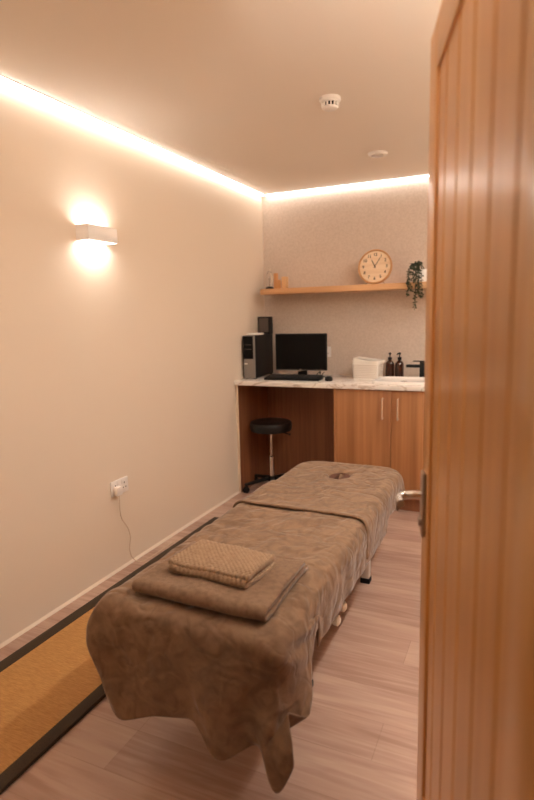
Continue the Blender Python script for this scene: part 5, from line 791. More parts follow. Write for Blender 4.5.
-17,10,19,-21,11,14,-25,12,10,-25,9,5,-27,9,2,-27,12,8,-26,15,12,-25,16,17,-25,18,17,-24,1645,4833,804,0,36,0,0,35,-1,0,35,0,0,35,0,0,36,0,0,35,0,1,
35,0,0,35,0,0,36,0,-1,35,0,-1,35,0,0,35,0,0,35,0,1,35,0,2,35,0,0,35,0,0,36,0,0,35,0,-2,35,0,-2,34,0,-1,35,0,0,36,-1,1,35,0,2,34,0,4,34,-1,6,35,0,2,35,
0,-3,35,-1,-7,35,0,-4,33,1,-6,29,4,-8,24,7,-7,25,6,-6,28,3,-2,26,-1,1,27,-7,6,25,-13,8,22,-18,11,18,-23,12,14,-24,11,7,-27,9,3,-26,11,6,-27,14,12,-25,
17,17,-25,17,18,-24,15,18,-23,1645,4834,839,0,35,0,0,35,0,0,35,0,0,36,0,0,35,0,0,35,-1,1,35,0,0,35,0,0,36,0,-1,35,0,0,35,0,-1,35,0,0,35,0,1,36,0,1,34,
0,1,36,0,0,35,0,0,35,0,-1,35,0,-3,35,0,-1,35,0,1,35,0,0,35,-1,2,35,0,3,34,0,5,35,-1,2,35,0,1,35,-1,-5,35,0,-5,34,0,-5,31,3,-7,26,5,-8,25,7,-5,28,2,-1,
27,-3,2,27,-8,7,26,-14,10,22,-19,11,17,-24,12,11,-26,10,5,-26,11,4,-27,14,12,-26,16,17,-25,18,18,-24,15,18,-22,11,16,-23,1645,4834,875,0,35,-1,0,35,0,
0,35,0,0,36,0,0,35,0,0,35,0,0,35,0,1,36,0,0,35,0,-1,35,0,0,35,0,0,35,0,0,35,0,0,36,0,1,35,0,0,35,0,0,35,0,1,35,0,-1,35,0,-2,35,0,-1,35,0,0,35,-1,1,35,
0,1,35,0,2,34,-1,3,35,0,0,35,-1,4,35,0,0,36,-1,-6,34,0,-4,34,1,-6,28,5,-8,25,6,-4,28,1,0,28,-3,3,28,-9,9,26,-16,11,21,-22,12,15,-24,11,9,-26,11,4,-27,
13,11,-26,17,17,-25,17,19,-24,16,18,-23,11,16,-23,6,12,-22,1645,4834,910,0,35,0,0,35,0,0,36,0,0,35,0,0,35,-1,0,35,0,0,35,0,0,36,0,0,35,0,0,35,0,0,35,
0,0,35,0,0,35,0,0,36,0,1,35,0,0,35,0,0,35,0,0,35,0,0,35,0,-1,35,0,-1,35,0,0,35,0,0,35,-1,1,35,0,1,35,-1,1,35,0,0,35,-1,4,35,0,2,35,0,-3,35,-1,-3,35,0,
-5,31,3,-7,27,5,-4,28,1,1,29,-5,5,28,-10,10,26,-18,12,20,-23,13,13,-25,11,7,-27,13,9,-26,16,17,-25,18,19,-24,16,19,-24,12,16,-22,6,13,-22,1,10,-21,
1645,4834,946,0,36,-1,0,35,0,0,35,0,0,35,0,0,35,0,0,35,0,0,36,0,1,35,0,0,35,0,-1,35,0,0,35,0,0,36,0,0,35,0,0,35,0,1,35,0,0,35,0,0,35,0,0,35,0,0,35,0,
-1,36,0,0,35,0,0,35,-1,0,35,0,0,35,0,1,35,-1,0,35,0,1,35,-1,0,34,-1,1,35,0,-1,35,0,0,35,0,-3,34,0,-6,29,5,-2,30,0,3,30,-6,7,28,-13,11,25,-20,13,19,
-23,12,11,-27,13,10,-26,18,14,-25,18,20,-24,15,20,-24,12,16,-23,5,13,-22,1,10,-21,1,10,-22,1647,4835,981,0,35,0,0,35,-1,0,35,0,0,35,0,0,35,0,0,36,0,0,
35,0,0,35,0,0,35,0,0,35,0,0,35,0,0,36,0,0,35,0,0,35,0,0,35,0,0,35,0,0,35,0,0,36,0,0,35,0,0,35,0,0,35,-1,0,35,0,0,35,0,0,35,0,0,35,-1,0,35,0,1,35,-1,0,
35,0,0,35,-1,-1,35,0,0,34,0,-1,35,0,-3,33,2,0,32,-2,4,31,-9,9,29,-15,12,24,-20,13,18,-24,13,11,-26,20,13,-25,19,18,-25,13,23,-24,12,17,-23,5,13,-22,1,
10,-22,1,10,-21,3,11,-22,1658,4835,1015,0,35,-1,0,35,0,0,35,0,0,35,0,0,35,0,0,35,0,0,36,0,0,35,0,0,35,0,0,36,0,0,35,0,0,35,0,0,35,0,0,35,0,0,36,0,0,
35,0,0,35,0,0,35,0,0,35,0,0,35,0,0,36,0,0,35,-1,-1,34,-1,0,35,0,1,36,1,0,35,0,-1,35,0,0,35,-1,0,35,0,0,35,-1,-1,35,-1,-3,35,0,-4,35,-1,2,34,-4,6,33,
-10,9,29,-15,13,25,-21,14,17,-25,19,14,-25,18,20,-25,16,19,-24,11,18,-24,5,13,-22,2,11,-22,3,11,-22,5,11,-22,5,11,-22,1679,4835,1046,0,35,0,0,35,0,-1,
35,0,0,36,0,0,35,0,0,35,0,0,35,0,0,35,-1,0,36,0,0,35,0,0,35,0,0,35,0,0,35,0,0,35,0,0,36,0,0,35,0,0,35,0,0,35,0,0,35,0,-1,36,0,0,35,0,0,35,0,0,35,0,0,
35,0,0,36,-1,0,35,0,-1,35,0,0,35,-1,-1,35,0,0,36,-1,-1,35,-1,-1,36,-1,-2,36,-3,0,36,-7,4,35,-12,7,30,-13,13,26,-21,18,21,-25,16,19,-24,17,16,-25,12,
21,-24,5,12,-22,4,12,-22,5,11,-22,5,12,-23,7,11,-22,6,10,-23,1711,4835,1063,1,35,1,0,35,0,0,36,0,-1,35,0,0,35,0,0,35,0,0,36,0,0,35,0,0,35,0,0,35,0,0,
35,0,0,35,0,0,36,-1,0,35,0,-1,35,0,1,35,1,0,35,0,0,35,-1,0,36,0,0,35,0,-1,35,0,0,35,0,0,36,0,0,35,0,0,35,0,-1,35,0,0,36,0,-1,35,0,0,36,0,-1,35,-1,-1,
36,0,-2,36,-1,-1,36,0,-1,37,-3,0,36,-8,2,35,-15,7,31,-22,16,24,-24,17,16,-26,13,20,-25,8,14,-22,7,13,-23,7,12,-23,7,11,-23,7,11,-24,8,10,-24,8,10,-24,
1745,4835,1073,0,35,0,0,35,-1,0,36,0,0,35,0,0,35,0,0,35,0,0,35,0,0,36,0,0,35,0,0,35,0,0,35,0,0,35,0,0,36,0,0,35,0,-1,35,0,0,35,0,0,36,0,0,35,0,0,35,0,
0,35,0,0,36,0,0,35,0,0,35,0,0,36,-1,-1,35,1,0,35,0,0,36,0,-1,36,0,0,35,0,-1,36,-1,-1,36,-1,-1,37,-2,-1,35,-2,-1,36,0,-1,37,-2,-1,36,-7,2,36,-18,10,29,
-23,14,19,-27,10,18,-24,10,13,-23,8,12,-24,8,11,-24,8,11,-25,9,10,-25,9,9,-26,8,8,-26,1781,4835,1075,0,35,-1,0,35,0,0,36,0,0,35,0,0,35,0,0,35,0,0,35,
0,0,36,0,0,35,0,0,35,0,0,35,0,0,36,0,0,35,0,-1,35,0,0,35,0,0,36,0,0,35,0,0,35,0,0,35,0,0,36,0,0,35,0,0,35,0,0,36,0,0,35,0,-1,36,0,0,35,0,0,36,0,-1,36,
-1,0,35,0,-1,36,0,-1,36,-2,-1,36,-2,-1,36,-2,-2,37,-1,1,35,0,0,36,0,0,37,-8,2,34,-19,10,24,-27,9,20,-23,10,12,-24,8,11,-24,9,10,-27,9,9,-27,9,8,-28,9,
8,-27,8,7,-28,1815,4835,1067,1,35,0,-1,35,0,0,35,0,0,36,0,0,35,0,0,35,0,0,35,0,0,36,0,0,35,0,0,35,0,0,35,0,0,36,0,0,35,0,0,35,0,0,35,0,0,36,0,0,35,0,
0,35,0,0,36,0,0,35,0,0,35,0,0,36,0,-1,35,0,0,36,0,0,35,0,0,36,1,-1,35,0,0,36,0,-1,36,0,0,36,0,-1,36,0,-1,36,-1,-1,36,0,-1,36,-1,-1,36,0,1,35,0,0,37,
-1,1,35,-11,6,30,-25,7,23,-24,9,11,-24,9,10,-27,9,8,-28,8,7,-29,9,7,-30,7,6,-29,8,6,-29,1851,4835,1066,0,35,0,0,35,0,0,35,0,0,36,0,0,35,0,0,35,0,0,35,
0,0,36,0,0,35,0,0,35,0,0,36,0,0,35,0,0,35,0,0,35,0,-1,36,0,0,35,0,0,35,0,0,36,0,0,35,0,0,35,0,0,36,0,0,35,0,0,36,0,0,35,0,-1,36,0,0,35,0,0,36,0,-1,35,
0,0,36,0,-1,36,0,-1,36,0,0,36,0,-1,36,0,-1,35,0,0,36,0,0,36,0,1,35,0,1,36,-4,2,33,-20,6,28,-25,8,10,-26,8,8,-29,7,6,-31,8,6,-30,7,5,-31,7,5,-31,7,5,
-30,1886,4835,1066,0,35,0,0,35,0,0,35,0,0,36,0,0,35,0,0,35,0,0,35,0,0,36,0,0,35,0,0,35,0,0,36,0,0,35,0,0,35,0,0,35,0,0,36,0,0,35,0,0,35,0,-1,36,0,0,
35,0,0,35,0,0,36,0,0,35,0,0,36,0,0,35,0,-1,36,0,0,35,0,0,36,0,-1,36,0,0,36,0,-1,35,0,0,36,0,-1,36,0,-1,36,0,0,35,0,0,36,0,0,35,1,0,36,-1,2,35,-2,2,34,
-15,4,26,-27,6,14,-28,5,5,-32,5,4,-32,7,5,-31,6,4,-32,6,4,-31,7,5,-32,1921,4835,1066,0,35,0,0,35,0,0,35,0,0,36,0,0,35,0,0,35,0,0,35,0,0,36,0,0,35,0,0,
35,0,0,36,0,0,35,0,0,35,0,0,35,0,0,36,0,0,35,0,0,35,0,0,36,0,0,35,0,-1,35,0,0,36,0,0,35,0,0,36,0,0,35,0,0,36,0,-1,35,0,0,36,0,0,36,0,0,35,0,-1,36,0,0,
35,0,-1,36,0,0,35,0,-1,36,0,0,35,0,0,36,2,1,35,1,2,35,-4,2,35,-13,3,24,-28,2,15,-31,2,2,-35,1,3,-34,5,3,-32,6,4,-32,6,5,-32,7,4,-31,1956,4835,1066,0,
35,0,0,35,0,1,35,0,0,36,0,0,35,0,0,35,0,0,36,0,0,35,0,0,35,0,0,35,0,0,36,0,0,35,0,-1,35,0,0,36,0,0,35,0,0,35,0,0,35,0,0,36,0,0,35,0,0,35,0,0,36,0,-1,
35,0,0,36,0,0,35,0,0,36,0,0,35,0,0,36,0,-1,36,0,0,35,0,0,36,0,-1,35,0,0,36,0,-1,35,0,0,35,0,0,36,0,0,35,4,1,35,2,1,35,-5,2,34,-14,2,25,-27,3,14,-33,1,
2,-35,-1,0,-36,2,2,-34,3,3,-34,4,4,-33,5,4,-32,1992,4834,1066,0,36,0,0,35,0,0,35,0,0,36,0,0,35,0,0,35,0,0,36,0,0,35,0,0,35,0,0,35,0,0,36,0,0,35,0,0,
35,0,0,36,0,0,35,0,-1,35,0,0,35,0,0,36,0,0,35,0,0,35,0,0,36,0,0,35,0,0,36,0,0,35,0,-1,36,0,0,35,0,0,36,0,0,35,0,0,35,0,0,36,0,-1,35,0,0,36,0,0,35,0,
-1,35,0,0,35,1,1,35,4,0,36,2,2,35,-6,2,34,-13,1,25,-27,2,14,-34,1,3,-35,0,-2,-36,0,1,-35,1,2,-35,2,2,-34,3,3,-34,2027,4834,1066,0,36,0,0,35,0,0,35,0,
0,36,0,0,35,0,0,35,0,0,36,0,0,35,0,0,35,0,0,35,0,0,36,0,0,35,0,0,35,0,0,36,0,0,35,0,0,35,0,0,35,0,0,36,0,-1,35,0,0,36,0,0,35,0,0,35,0,0,36,0,0,35,0,0,
36,0,0,35,0,-1,35,0,0,36,0,0,35,0,0,36,0,1,34,0,-2,36,0,0,35,0,0,36,0,0,35,1,0,35,4,1,35,3,1,35,-6,2,34,-13,1,26,-27,1,12,-34,1,4,-36,1,-3,-36,0,-3,
-35,0,2,-35,1,4,-35,1,2,-35,2063,4835,1066,0,35,0,0,35,0,0,35,0,0,36,0,0,35,0,0,35,0,0,36,0,0,35,0,0,35,0,0,35,0,0,36,0,0,35,0,-1,35,0,0,36,0,0,35,0,
0,35,0,0,36,0,0,35,0,0,35,0,0,35,0,0,36,0,0,35,0,0,36,0,0,35,0,-1,35,0,0,36,0,0,35,0,0,35,0,0,35,0,2,34,0,-2,37,0,0,35,0,0,36,0,-1,35,0,0,35,1,1,35,4,
0,35,3,1,35,-6,2,34,-13,0,26,-26,1,14,-35,1,4,-35,0,-1,-36,1,-6,-35,0,-2,-36,1,1,-35,0,3,-35,2098,4835,1066,0,35,0,0,35,0,0,36,0,0,35,0,0,35,0,0,35,0,
0,36,0,0,35,0,0,35,0,0,36,0,0,35,0,0,35,0,0,35,0,0,36,0,0,35,0,0,35,0,-1,36,0,0,35,0,0,35,0,0,36,0,0,35,0,0,35,0,0,35,0,0,36,0,0,35,0,0,35,0,0,36,0,0,
35,0,0,35,0,1,34,0,0,35,0,0,36,0,-2,36,0,0,35,0,0,36,1,0,34,4,1,36,3,0,35,-6,2,34,-13,0,26,-26,1,14,-34,1,4,-36,0,0,-36,1,-2,-35,1,-6,-35,0,-1,-36,1,
1,-35,2133,4835,1066,0,35,0,0,35,0,0,36,0,0,35,0,0,35,0,0,35,0,0,36,0,0,35,0,0,35,0,0,36,0,0,35,0,0,35,0,0,35,0,0,36,0,0,35,0,0,35,0,0,36,0,0,35,0,0,
35,0,0,35,0,0,36,0,0,35,0,0,35,0,0,35,0,-1,36,0,0,35,0,0,35,0,0,35,0,0,36,0,2,34,0,0,35,0,0,35,0,-2,37,0,0,35,0,0,35,1,0,35,4,1,35,2,0,36,-6,1,33,-11,
0,27,-27,1,15,-34,0,4,-35,1,-1,-36,1,-2,-35,1,-3,-35,0,-1,-36,1,0,-35,2169,4835,1066,0,35,0,0,35,0,0,36,0,0,35,0,0,35,0,0,35,0,0,36,0,0,35,0,0,35,0,0,
36,0,0,35,0,-1,35,0,0,35,0,0,36,0,0,35,0,0,35,0,0,36,0,0,35,0,0,35,0,0,35,0,0,36,0,0,35,0,0,35,0,1,34,0,-1,36,0,0,36,0,0,35,0,0,35,0,0,36,0,0,35,0,1,
34,0,0,35,0,-1,37,0,0,35,0,0,35,0,0,35,5,0,35,2,0,35,-6,1,35,-12,0,26,-26,1,15,-33,0,4,-35,1,0,-36,1,-1,-36,0,0,-35,0,0,-35,1,0,-36,2204,4835,1066,0,
35,0,0,35,0,0,36,0,0,35,0,0,35,0,0,36,0,0,35,0,0,35,0,0,35,0,0,36,0,0,35,0,0,35,0,0,35,0,0,36,0,0,35,0,0,35,0,0,36,0,0,35,0,0,35,0,0,35,0,0,35,0,0,36,
0,0,35,0,0,34,0,0,36,0,0,35,0,0,36,0,0,35,0,0,35,0,0,36,0,0,34,0,0,35,0,0,36,0,0,36,0,0,35,0,0,35,4,0,35,3,0,35,-6,1,34,-11,0,27,-27,0,16,-33,0,4,-35,
0,1,-35,0,0,-36,0,1,-35,0,0,-36,0,1,-35,2239,4835,1066,0,35,0,0,35,0,0,36,0,0,35,0,0,35,0,0,36,0,0,35,0,0,35,0,0,35,0,0,36,0,0,35,0,0,35,0,0,35,0,0,
36,0,0,35,0,0,35,0,0,36,0,0,35,0,0,35,0,0,35,0,0,35,0,0,36,0,0,35,0,0,35,0,0,35,0,0,35,0,0,36,0,0,35,0,0,35,0,0,35,0,0,35,0,0,35,0,0,36,0,0,35,0,0,36,
0,0,35,4,0,35,2,0,35,-6,1,34,-10,0,27,-27,0,16,-33,0,4,-34,0,2,-36,0,1,-35,0,1,-36,-1,1,-35,0,1,-35,2275,4835,1066,0,35,0,0,36,0,0,35,0,0,35,0,0,35,0,
0,36,0,0,35,0,0,35,0,0,35,0,0,36,0,0,35,0,0,35,0,0,36,0,0,35,0,0,35,0,0,35,0,0,36,0,-1,35,0,0,35,0,1,35,0,0,35,0,0,36,0,0,35,0,0,34,0,0,36,0,0,35,0,0,
36,0,0,35,0,0,35,0,0,35,0,0,35,0,0,35,0,0,36,0,0,35,0,0,36,0,0,35,4,0,35,2,0,35,-6,0,34,-10,0,27,-27,0,16,-33,0,4,-34,0,2,-36,0,1,-35,0,2,-35,0,1,-36,
0,0,-35,2310,4835,1066,0,35,0,0,36,0,0,35,0,0,35,0,0,35,0,0,36,0,0,35,0,0,35,0,0,35,0,0,36,0,0,35,0,0,35,0,0,36,0,0,35,0,0,35,0,0,35,0,0,36,0,0,35,0,
0,35,0,0,35,0,0,35,0,0,36,0,0,35,0,0,34,0,0,36,0,0,36,0,0,35,0,0,35,0,0,35,0,0,35,0,0,35,0,0,35,0,0,36,0,0,35,0,0,36,0,0,35,4,0,35,2,0,35,-6,0,34,-10,
0,27,-27,0,16,-33,0,4,-34,0,2,-36,0,1,-35,0,1,-36,0,1,-35,0,1,-35,2345,4835,1066,0,35,0,0,36,0,0,35,0,0,35,0,0,35,0,0,36,0,0,35,0,0,35,0,0,35,0,0,36,
0,0,35,0,0,35,0,0,36,0,0,35,0,0,35,0,0,35,0,0,36,0,0,35,0,0,35,0,0,35,0,0,36,0,1,35,0,-1,35,0,0,34,0,1,36,0,0,36,0,0,35,0,0,35,0,0,35,0,0,36,0,-1,34,
0,0,35,0,1,36,0,0,36,0,0,35,0,0,35,5,0,35,2,0,35,-6,0,34,-11,-1,27,-26,0,16,-34,0,4,-35,0,1,-36,0,0,-35,0,1,-35,0,1,-36,-1,0,-35,2381,4835,1066,0,35,
0,0,36,0,0,35,0,0,35,0,0,35,0,0,36,0,0,35,0,0,35,0,0,35,0,0,36,0,0,35,0,0,35,0,0,36,0,0,35,0,0,35,0,0,35,0,0,36,0,0,35,0,0,35,0,0,35,0,0,36,0,0,35,0,
0,35,0,0,35,0,0,36,0,0,35,0,0,35,0,0,35,0,0,36,0,0,35,0,0,35,0,0,35,0,1,36,0,0,35,0,0,35,0,0,35,5,-1,35,2,0,36,-6,0,33,-11,-1,27,-27,0,15,-34,0,4,-35,
-1,-1,-35,-1,0,-36,0,0,-35,-1,1,-36,0,0,-35,2416,4835,1066,0,35,0,0,36,0,0,35,0,0,35,0,0,35,0,0,36,0,0,35,0,0,35,0,0,36,0,0,35,0,0,35,0,0,35,0,0,36,0,
0,35,0,0,35,0,0,35,0,0,36,0,0,35,0,0,35,0,0,36,0,0,35,0,0,35,0,1,35,0,0,35,0,0,36,0,0,35,0,0,35,0,0,36,0,0,35,0,0,35,0,-1,34,0,0,35,0,2,37,0,0,35,0,0,
35,1,0,35,4,-1,36,3,0,35,-6,-1,33,-12,0,27,-27,-1,14,-34,0,4,-36,-1,0,-35,-1,-3,-36,-1,-2,-35,-1,0,-35,0,0,-36,2451,4835,1066,0,35,0,0,36,0,0,35,0,0,
35,0,0,35,0,0,36,0,0,35,0,0,35,0,0,36,0,0,35,0,0,35,0,0,35,0,0,36,0,0,35,0,0,35,0,0,35,0,0,36,0,0,35,0,1,35,0,0,36,0,0,35,0,0,35,0,0,35,0,0,36,0,0,35,
0,0,35,0,0,36,0,1,35,0,0,35,0,-2,34,0,0,35,0,2,37,0,0,35,0,0,35,0,0,36,1,0,34,4,0,36,3,-1,35,-7,-1,33,-11,0,28,-28,-1,13,-34,-1,4,-35,0,0,-36,-1,-2,
-36,-1,-5,-35,0,-1,-35,-1,0,-35,2487,4835,1066,0,35,0,0,36,0,0,35,0,0,35,0,0,35,0,0,36,0,0,35,0,0,35,0,0,36,0,0,35,0,0,35,0,0,35,0,0,36,0,0,35,0,0,35,
0,0,36,0,0,35,0,0,35,0,0,35,0,0,36,0,0,35,0,0,35,0,0,36,0,1,35,0,0,35,0,0,36,0,0,35,0,0,36,0,0,35,0,1,35,0,-1,34,0,0,35,0,1,37,0,0,35,0,0,35,1,0,35,5,
0,35,2,-1,36,-6,-1,33,-13,-1,27,-27,-1,13,-34,-1,4,-36,-1,-1,-36,0,-6,-35,-1,-2,-35,0,1,-36,0,4,-35,2522,4835,1066,0,35,0,0,36,0,0,35,0,0,35,0,0,35,0,
0,36,0,0,35,0,0,35,0,0,36,0,0,35,0,0,35,0,0,35,0,0,36,0,0,35,0,0,35,0,0,36,0,0,35,0,0,35,0,0,35,0,0,36,0,1,35,0,0,35,0,0,36,0,0,35,0,0,36,0,0,35,0,1,
35,0,0,36,0,0,35,0,0,35,0,0,36,0,1,35,0,0,35,0,0,36,0,0,35,1,0,35,4,-1,35,3,-1,35,-7,-1,34,-12,-1,26,-28,-1,13,-34,-1,3,-36,-1,-3,-35,0,-3,-36,0,1,
-35,-1,5,-35,-1,2,-34,2557,4835,1066,0,35,0,0,36,0,0,35,0,0,35,0,0,35,0,0,36,0,0,35,0,0,35,0,0,36,0,0,35,0,0,35,0,0,35,0,0,36,0,0,35,0,0,35,0,0,36,0,
1,35,0,0,35,0,0,35,0,0,36,0,0,35,0,0,35,0,0,36,0,0,35,0,1,36,0,0,35,0,0,36,0,0,35,0,1,36,0,0,35,0,0,36,0,1,35,0,0,35,0,0,36,0,0,35,1,0,35,4,0,35,2,-2,
35,-6,-1,34,-13,-2,26,-27,-2,13,-34,0,3,-36,-1,-2,-36,0,-1,-35,-1,3,-35,-2,3,-34,-3,3,-33,2593,4835,1066,0,35,0,0,36,0,0,35,0,0,35,0,0,35,0,0,36,0,0,
35,0,0,35,0,0,36,0,0,35,0,0,35,0,0,35,0,0,36,0,0,35,0,0,35,0,0,35,0,0,36,0,0,35,0,0,35,0,0,36,0,0,35,0,0,35,0,0,36,0,1,35,0,0,36,0,0,35,0,0,36,0,1,35,
0,0,36,0,0,35,0,1,36,0,0,35,0,1,36,0,0,35,0,0,35,0,0,35,4,-1,36,2,-1,35,-5,-2,34,-14,-2,26,-28,-2,13,-33,-1,2,-35,0,-1,-36,-1,2,-34,-2,4,-34,-4,3,-33,
-5,4,-32,2628,4835,1066,0,35,0,0,36,0,0,35,0,0,35,0,0,35,0,0,36,0,0,35,0,0,35,0,0,35,0,0,36,0,0,35,0,0,35,0,0,36,0,0,35,0,0,35,0,0,35,0,0,36,0,0,35,0,
0,35,0,1,36,0,0,35,0,0,35,0,0,36,0,0,35,0,0,36,0,1,36,0,0,35,0,0,36,0,1,36,0,0,35,0,1,36,0,0,35,0,1,36,0,0,35,0,0,36,0,0,35,3,0,35,1,-2,35,-5,-2,35,
-13,-3,24,-28,-3,14,-32,0,2,-35,-1,2,-34,-5,4,-33,-5,4,-32,-6,5,-31,-6,4,-32,2663,4835,1066,0,35,0,0,36,0,0,35,0,0,35,0,0,35,0,0,36,0,0,35,0,0,35,0,0,
35,0,0,36,0,0,35,0,0,35,0,0,36,0,0,35,0,0,35,0,0,35,0,0,36,0,1,35,0,0,35,0,0,36,0,0,35,0,0,35,0,0,36,0,0,35,0,0,36,0,1,35,0,0,36,0,1,36,0,0,35,0,0,36,
0,1,36,0,1,36,0,0,35,0,1,36,0,0,36,0,0,35,1,-1,36,0,-1,35,-2,-2,34,-15,-4,26,-27,-4,14,-29,-5,5,-32,-5,3,-33,-6,5,-32,-6,4,-31,-7,4,-32,-6,5,-31,2699,
4835,1066,0,35,0,0,36,0,0,35,0,0,35,0,0,35,0,0,36,0,0,35,0,0,35,0,0,35,0,0,36,0,0,35,0,0,35,0,0,35,0,0,36,0,0,35,0,0,35,0,0,36,0,0,35,0,0,35,0,0,36,0,
0,35,0,0,35,0,0,36,0,1,35,0,0,36,0,0,35,0,0,36,0,1,36,0,0,36,0,1,35,0,1,36,0,1,36,0,1,36,0,0,36,0,1,36,0,0,35,0,-1,36,0,-1,36,-3,-2,33,-19,-6,27,-25,
-7,11,-27,-7,7,-30,-8,6,-30,-7,5,-31,-7,5,-31,-6,5,-31,-6,5,-31,2734,4835,1067,0,35,0,0,36,0,0,35,0,0,35,0,0,35,0,0,36,0,0,35,0,0,35,0,0,35,0,0,36,0,
0,35,0,0,35,0,0,35,0,0,36,0,0,35,0,0,35,0,0,35,0,0,36,0,0,35,0,0,35,0,0,36,0,0,35,0,1,36,0,0,35,0,0,36,0,0,35,0,0,36,0,1,35,0,0,36,0,1,36,0,1,36,0,1,
36,0,1,36,-1,1,36,0,0,36,0,0,36,0,-1,35,0,0,36,-9,-5,31,-23,-6,25,-24,-9,10,-25,-9,9,-28,-8,8,-29,-8,7,-30,-8,6,-30,-8,6,-29,-7,6,-30,2769,4835,1072,
0,35,0,0,36,-1,0,35,1,0,35,0,0,35,0,0,36,0,0,35,-1,0,35,0,0,35,0,0,36,0,0,35,1,0,35,0,0,35,0,0,35,0,0,36,0,0,35,0,0,35,0,0,36,0,0,35,0,0,35,0,0,35,0,
0,36,0,1,35,0,0,36,0,0,35,0,0,36,0,1,35,1,0,36,0,1,36,-1,0,36,0,1,36,-1,1,36,-2,2,36,-2,1,36,-1,1,36,0,0,36,0,0,36,-5,-3,34,-17,-9,27,-26,-8,20,-24,
-9,12,-25,-9,11,-25,-9,9,-27,-8,9,-27,-9,7,-29,-8,7,-28,-8,7,-28,2805,4835,1073,0,36,0,-1,35,0,1,35,0,0,35,0,0,35,0,0,36,0,0,35,0,0,35,0,0,35,0,0,35,
0,0,36,0,0,35,0,0,35,0,0,35,0,0,36,0,0,35,0,0,35,0,0,35,0,0,36,0,0,35,0,0,35,0,0,36,0,0,35,0,0,35,0,0,36,0,0,35,0,1,36,1,0,35,0,1,36,0,0,36,-1,1,36,
-1,2,36,-2,1,36,-4,0,35,0,1,37,0,1,36,-5,0,36,-14,-9,31,-22,-11,21,-28,-10,17,-23,-10,13,-25,-9,12,-24,-8,11,-25,-8,10,-25,-9,9,-27,-8,9,-27,-8,8,-26,
2840,4836,1066,0,35,-1,0,35,0,0,35,0,0,35,0,0,35,0,0,35,0,0,36,0,0,35,0,0,35,0,0,35,0,0,35,0,0,36,0,0,35,0,0,35,0,0,35,0,0,36,1,0,35,0,0,35,0,0,35,0,
0,36,-1,0,35,0,0,35,0,0,35,0,0,36,0,1,35,1,0,35,0,0,36,0,1,35,0,0,36,0,1,35,-1,1,37,0,2,35,-1,1,36,0,1,36,-2,1,37,-7,-1,36,-13,-7,33,-19,-13,24,-23,
-17,17,-29,-12,19,-25,-7,13,-23,-8,13,-23,-8,11,-24,-7,11,-24,-7,11,-24,-8,10,-25,-8,9,-25,2873,4835,1053,0,35,0,0,36,-1,0,35,1,0,35,0,0,35,0,0,36,0,
0,35,0,1,35,-1,-1,35,1,0,35,0,0,36,0,0,35,0,0,35,0,0,35,0,0,36,0,0,35,0,0,35,0,0,35,0,0,35,0,0,36,0,0,35,0,0,35,0,0,35,0,0,35,0,0,36,-1,0,35,0,1,35,0,
0,35,0,0,35,0,1,35,-1,2,36,-1,1,36,-1,1,36,-2,0,36,-5,-1,35,-11,-6,33,-18,-12,27,-19,-16,21,-23,-17,18,-25,-17,16,-26,-10,19,-24,-5,12,-23,-5,12,-23,
-5,12,-23,-6,11,-23,-7,11,-23,-7,10,-24,2898,4835,1024,0,35,0,0,35,0,0,36,0,0,35,0,0,35,0,0,35,0,0,35,0,0,35,0,0,36,0,0,35,0,0,35,0,0,35,0,0,35,0,0,
35,0,0,35,0,0,36,0,0,35,0,0,35,0,0,35,0,0,35,0,0,35,0,0,35,0,0,36,0,0,35,0,0,35,0,0,35,-1,1,35,0,-1,36,0,1,35,0,0,35,-1,0,35,-1,2,35,-1,3,36,-2,2,35,
-5,-6,33,-9,-10,29,-16,-13,26,-20,-14,18,-25,-20,15,-25,-17,18,-26,-16,19,-24,-10,17,-24,-4,12,-23,-2,11,-22,-4,10,-22,-5,12,-22,-5,10,-23,2912,4835,
991,0,35,0,0,35,0,0,36,0,0,35,0,0,35,0,0,35,0,0,35,0,0,36,0,0,35,0,0,35,0,0,35,0,0,35,0,0,35,0,0,36,0,0,35,0,0,35,0,0,35,0,0,35,0,0,35,0,0,35,0,0,36,
0,0,35,0,0,35,0,0,35,-1,0,35,0,-1,35,0,0,35,-1,-1,35,0,0,35,-1,1,34,0,1,35,0,1,35,0,3,33,1,-1,33,-2,-5,31,-8,-8,29,-15,-12,25,-20,-14,19,-25,-13,11,
-26,-20,13,-26,-19,17,-25,-12,23,-24,-11,16,-24,-5,12,-22,-1,10,-23,-2,10,-22,-3,11,-22,2915,4835,956,0,35,0,0,35,0,0,35,0,0,36,0,0,35,0,0,35,0,0,35,
0,0,35,0,0,35,0,0,36,0,0,35,0,0,35,0,0,35,0,0,35,0,0,35,0,0,36,0,0,35,0,0,35,0,0,35,0,0,35,0,0,35,0,0,35,0,0,35,0,0,35,-1,-1,35,0,0,35,-1,-1,35,-1,0,
35,0,-1,34,-1,1,35,0,0,35,0,2,35,1,5,30,3,2,30,0,-3,30,-6,-7,29,-13,-11,25,-20,-13,19,-23,-13,12,-27,-13,9,-26,-18,14,-26,-17,19,-24,-15,20,-25,-11,
16,-23,-5,12,-22,-1,10,-22,0,9,-22,2916,4835,921,-1,35,0,0,35,0,0,35,0,0,36,0,0,35,0,0,35,-1,0,35,0,0,35,0,0,35,0,0,36,1,0,35,0,0,35,0,0,35,0,0,35,0,
0,35,0,0,35,-1,0,36,0,0,35,0,0,35,1,1,35,0,0,35,0,0,35,0,0,35,-1,-1,35,0,-1,35,-1,-1,35,-1,0,35,0,-1,34,-1,-3,35,0,3,35,0,1,35,0,4,33,1,7,27,6,4,28,2,
-2,29,-4,-5,29,-11,-10,25,-18,-12,20,-23,-12,14,-26,-12,6,-27,-13,9,-26,-16,16,-26,-18,19,-25,-15,19,-24,-12,15,-22,-5,13,-23,-1,10,-22,2915,4834,885,
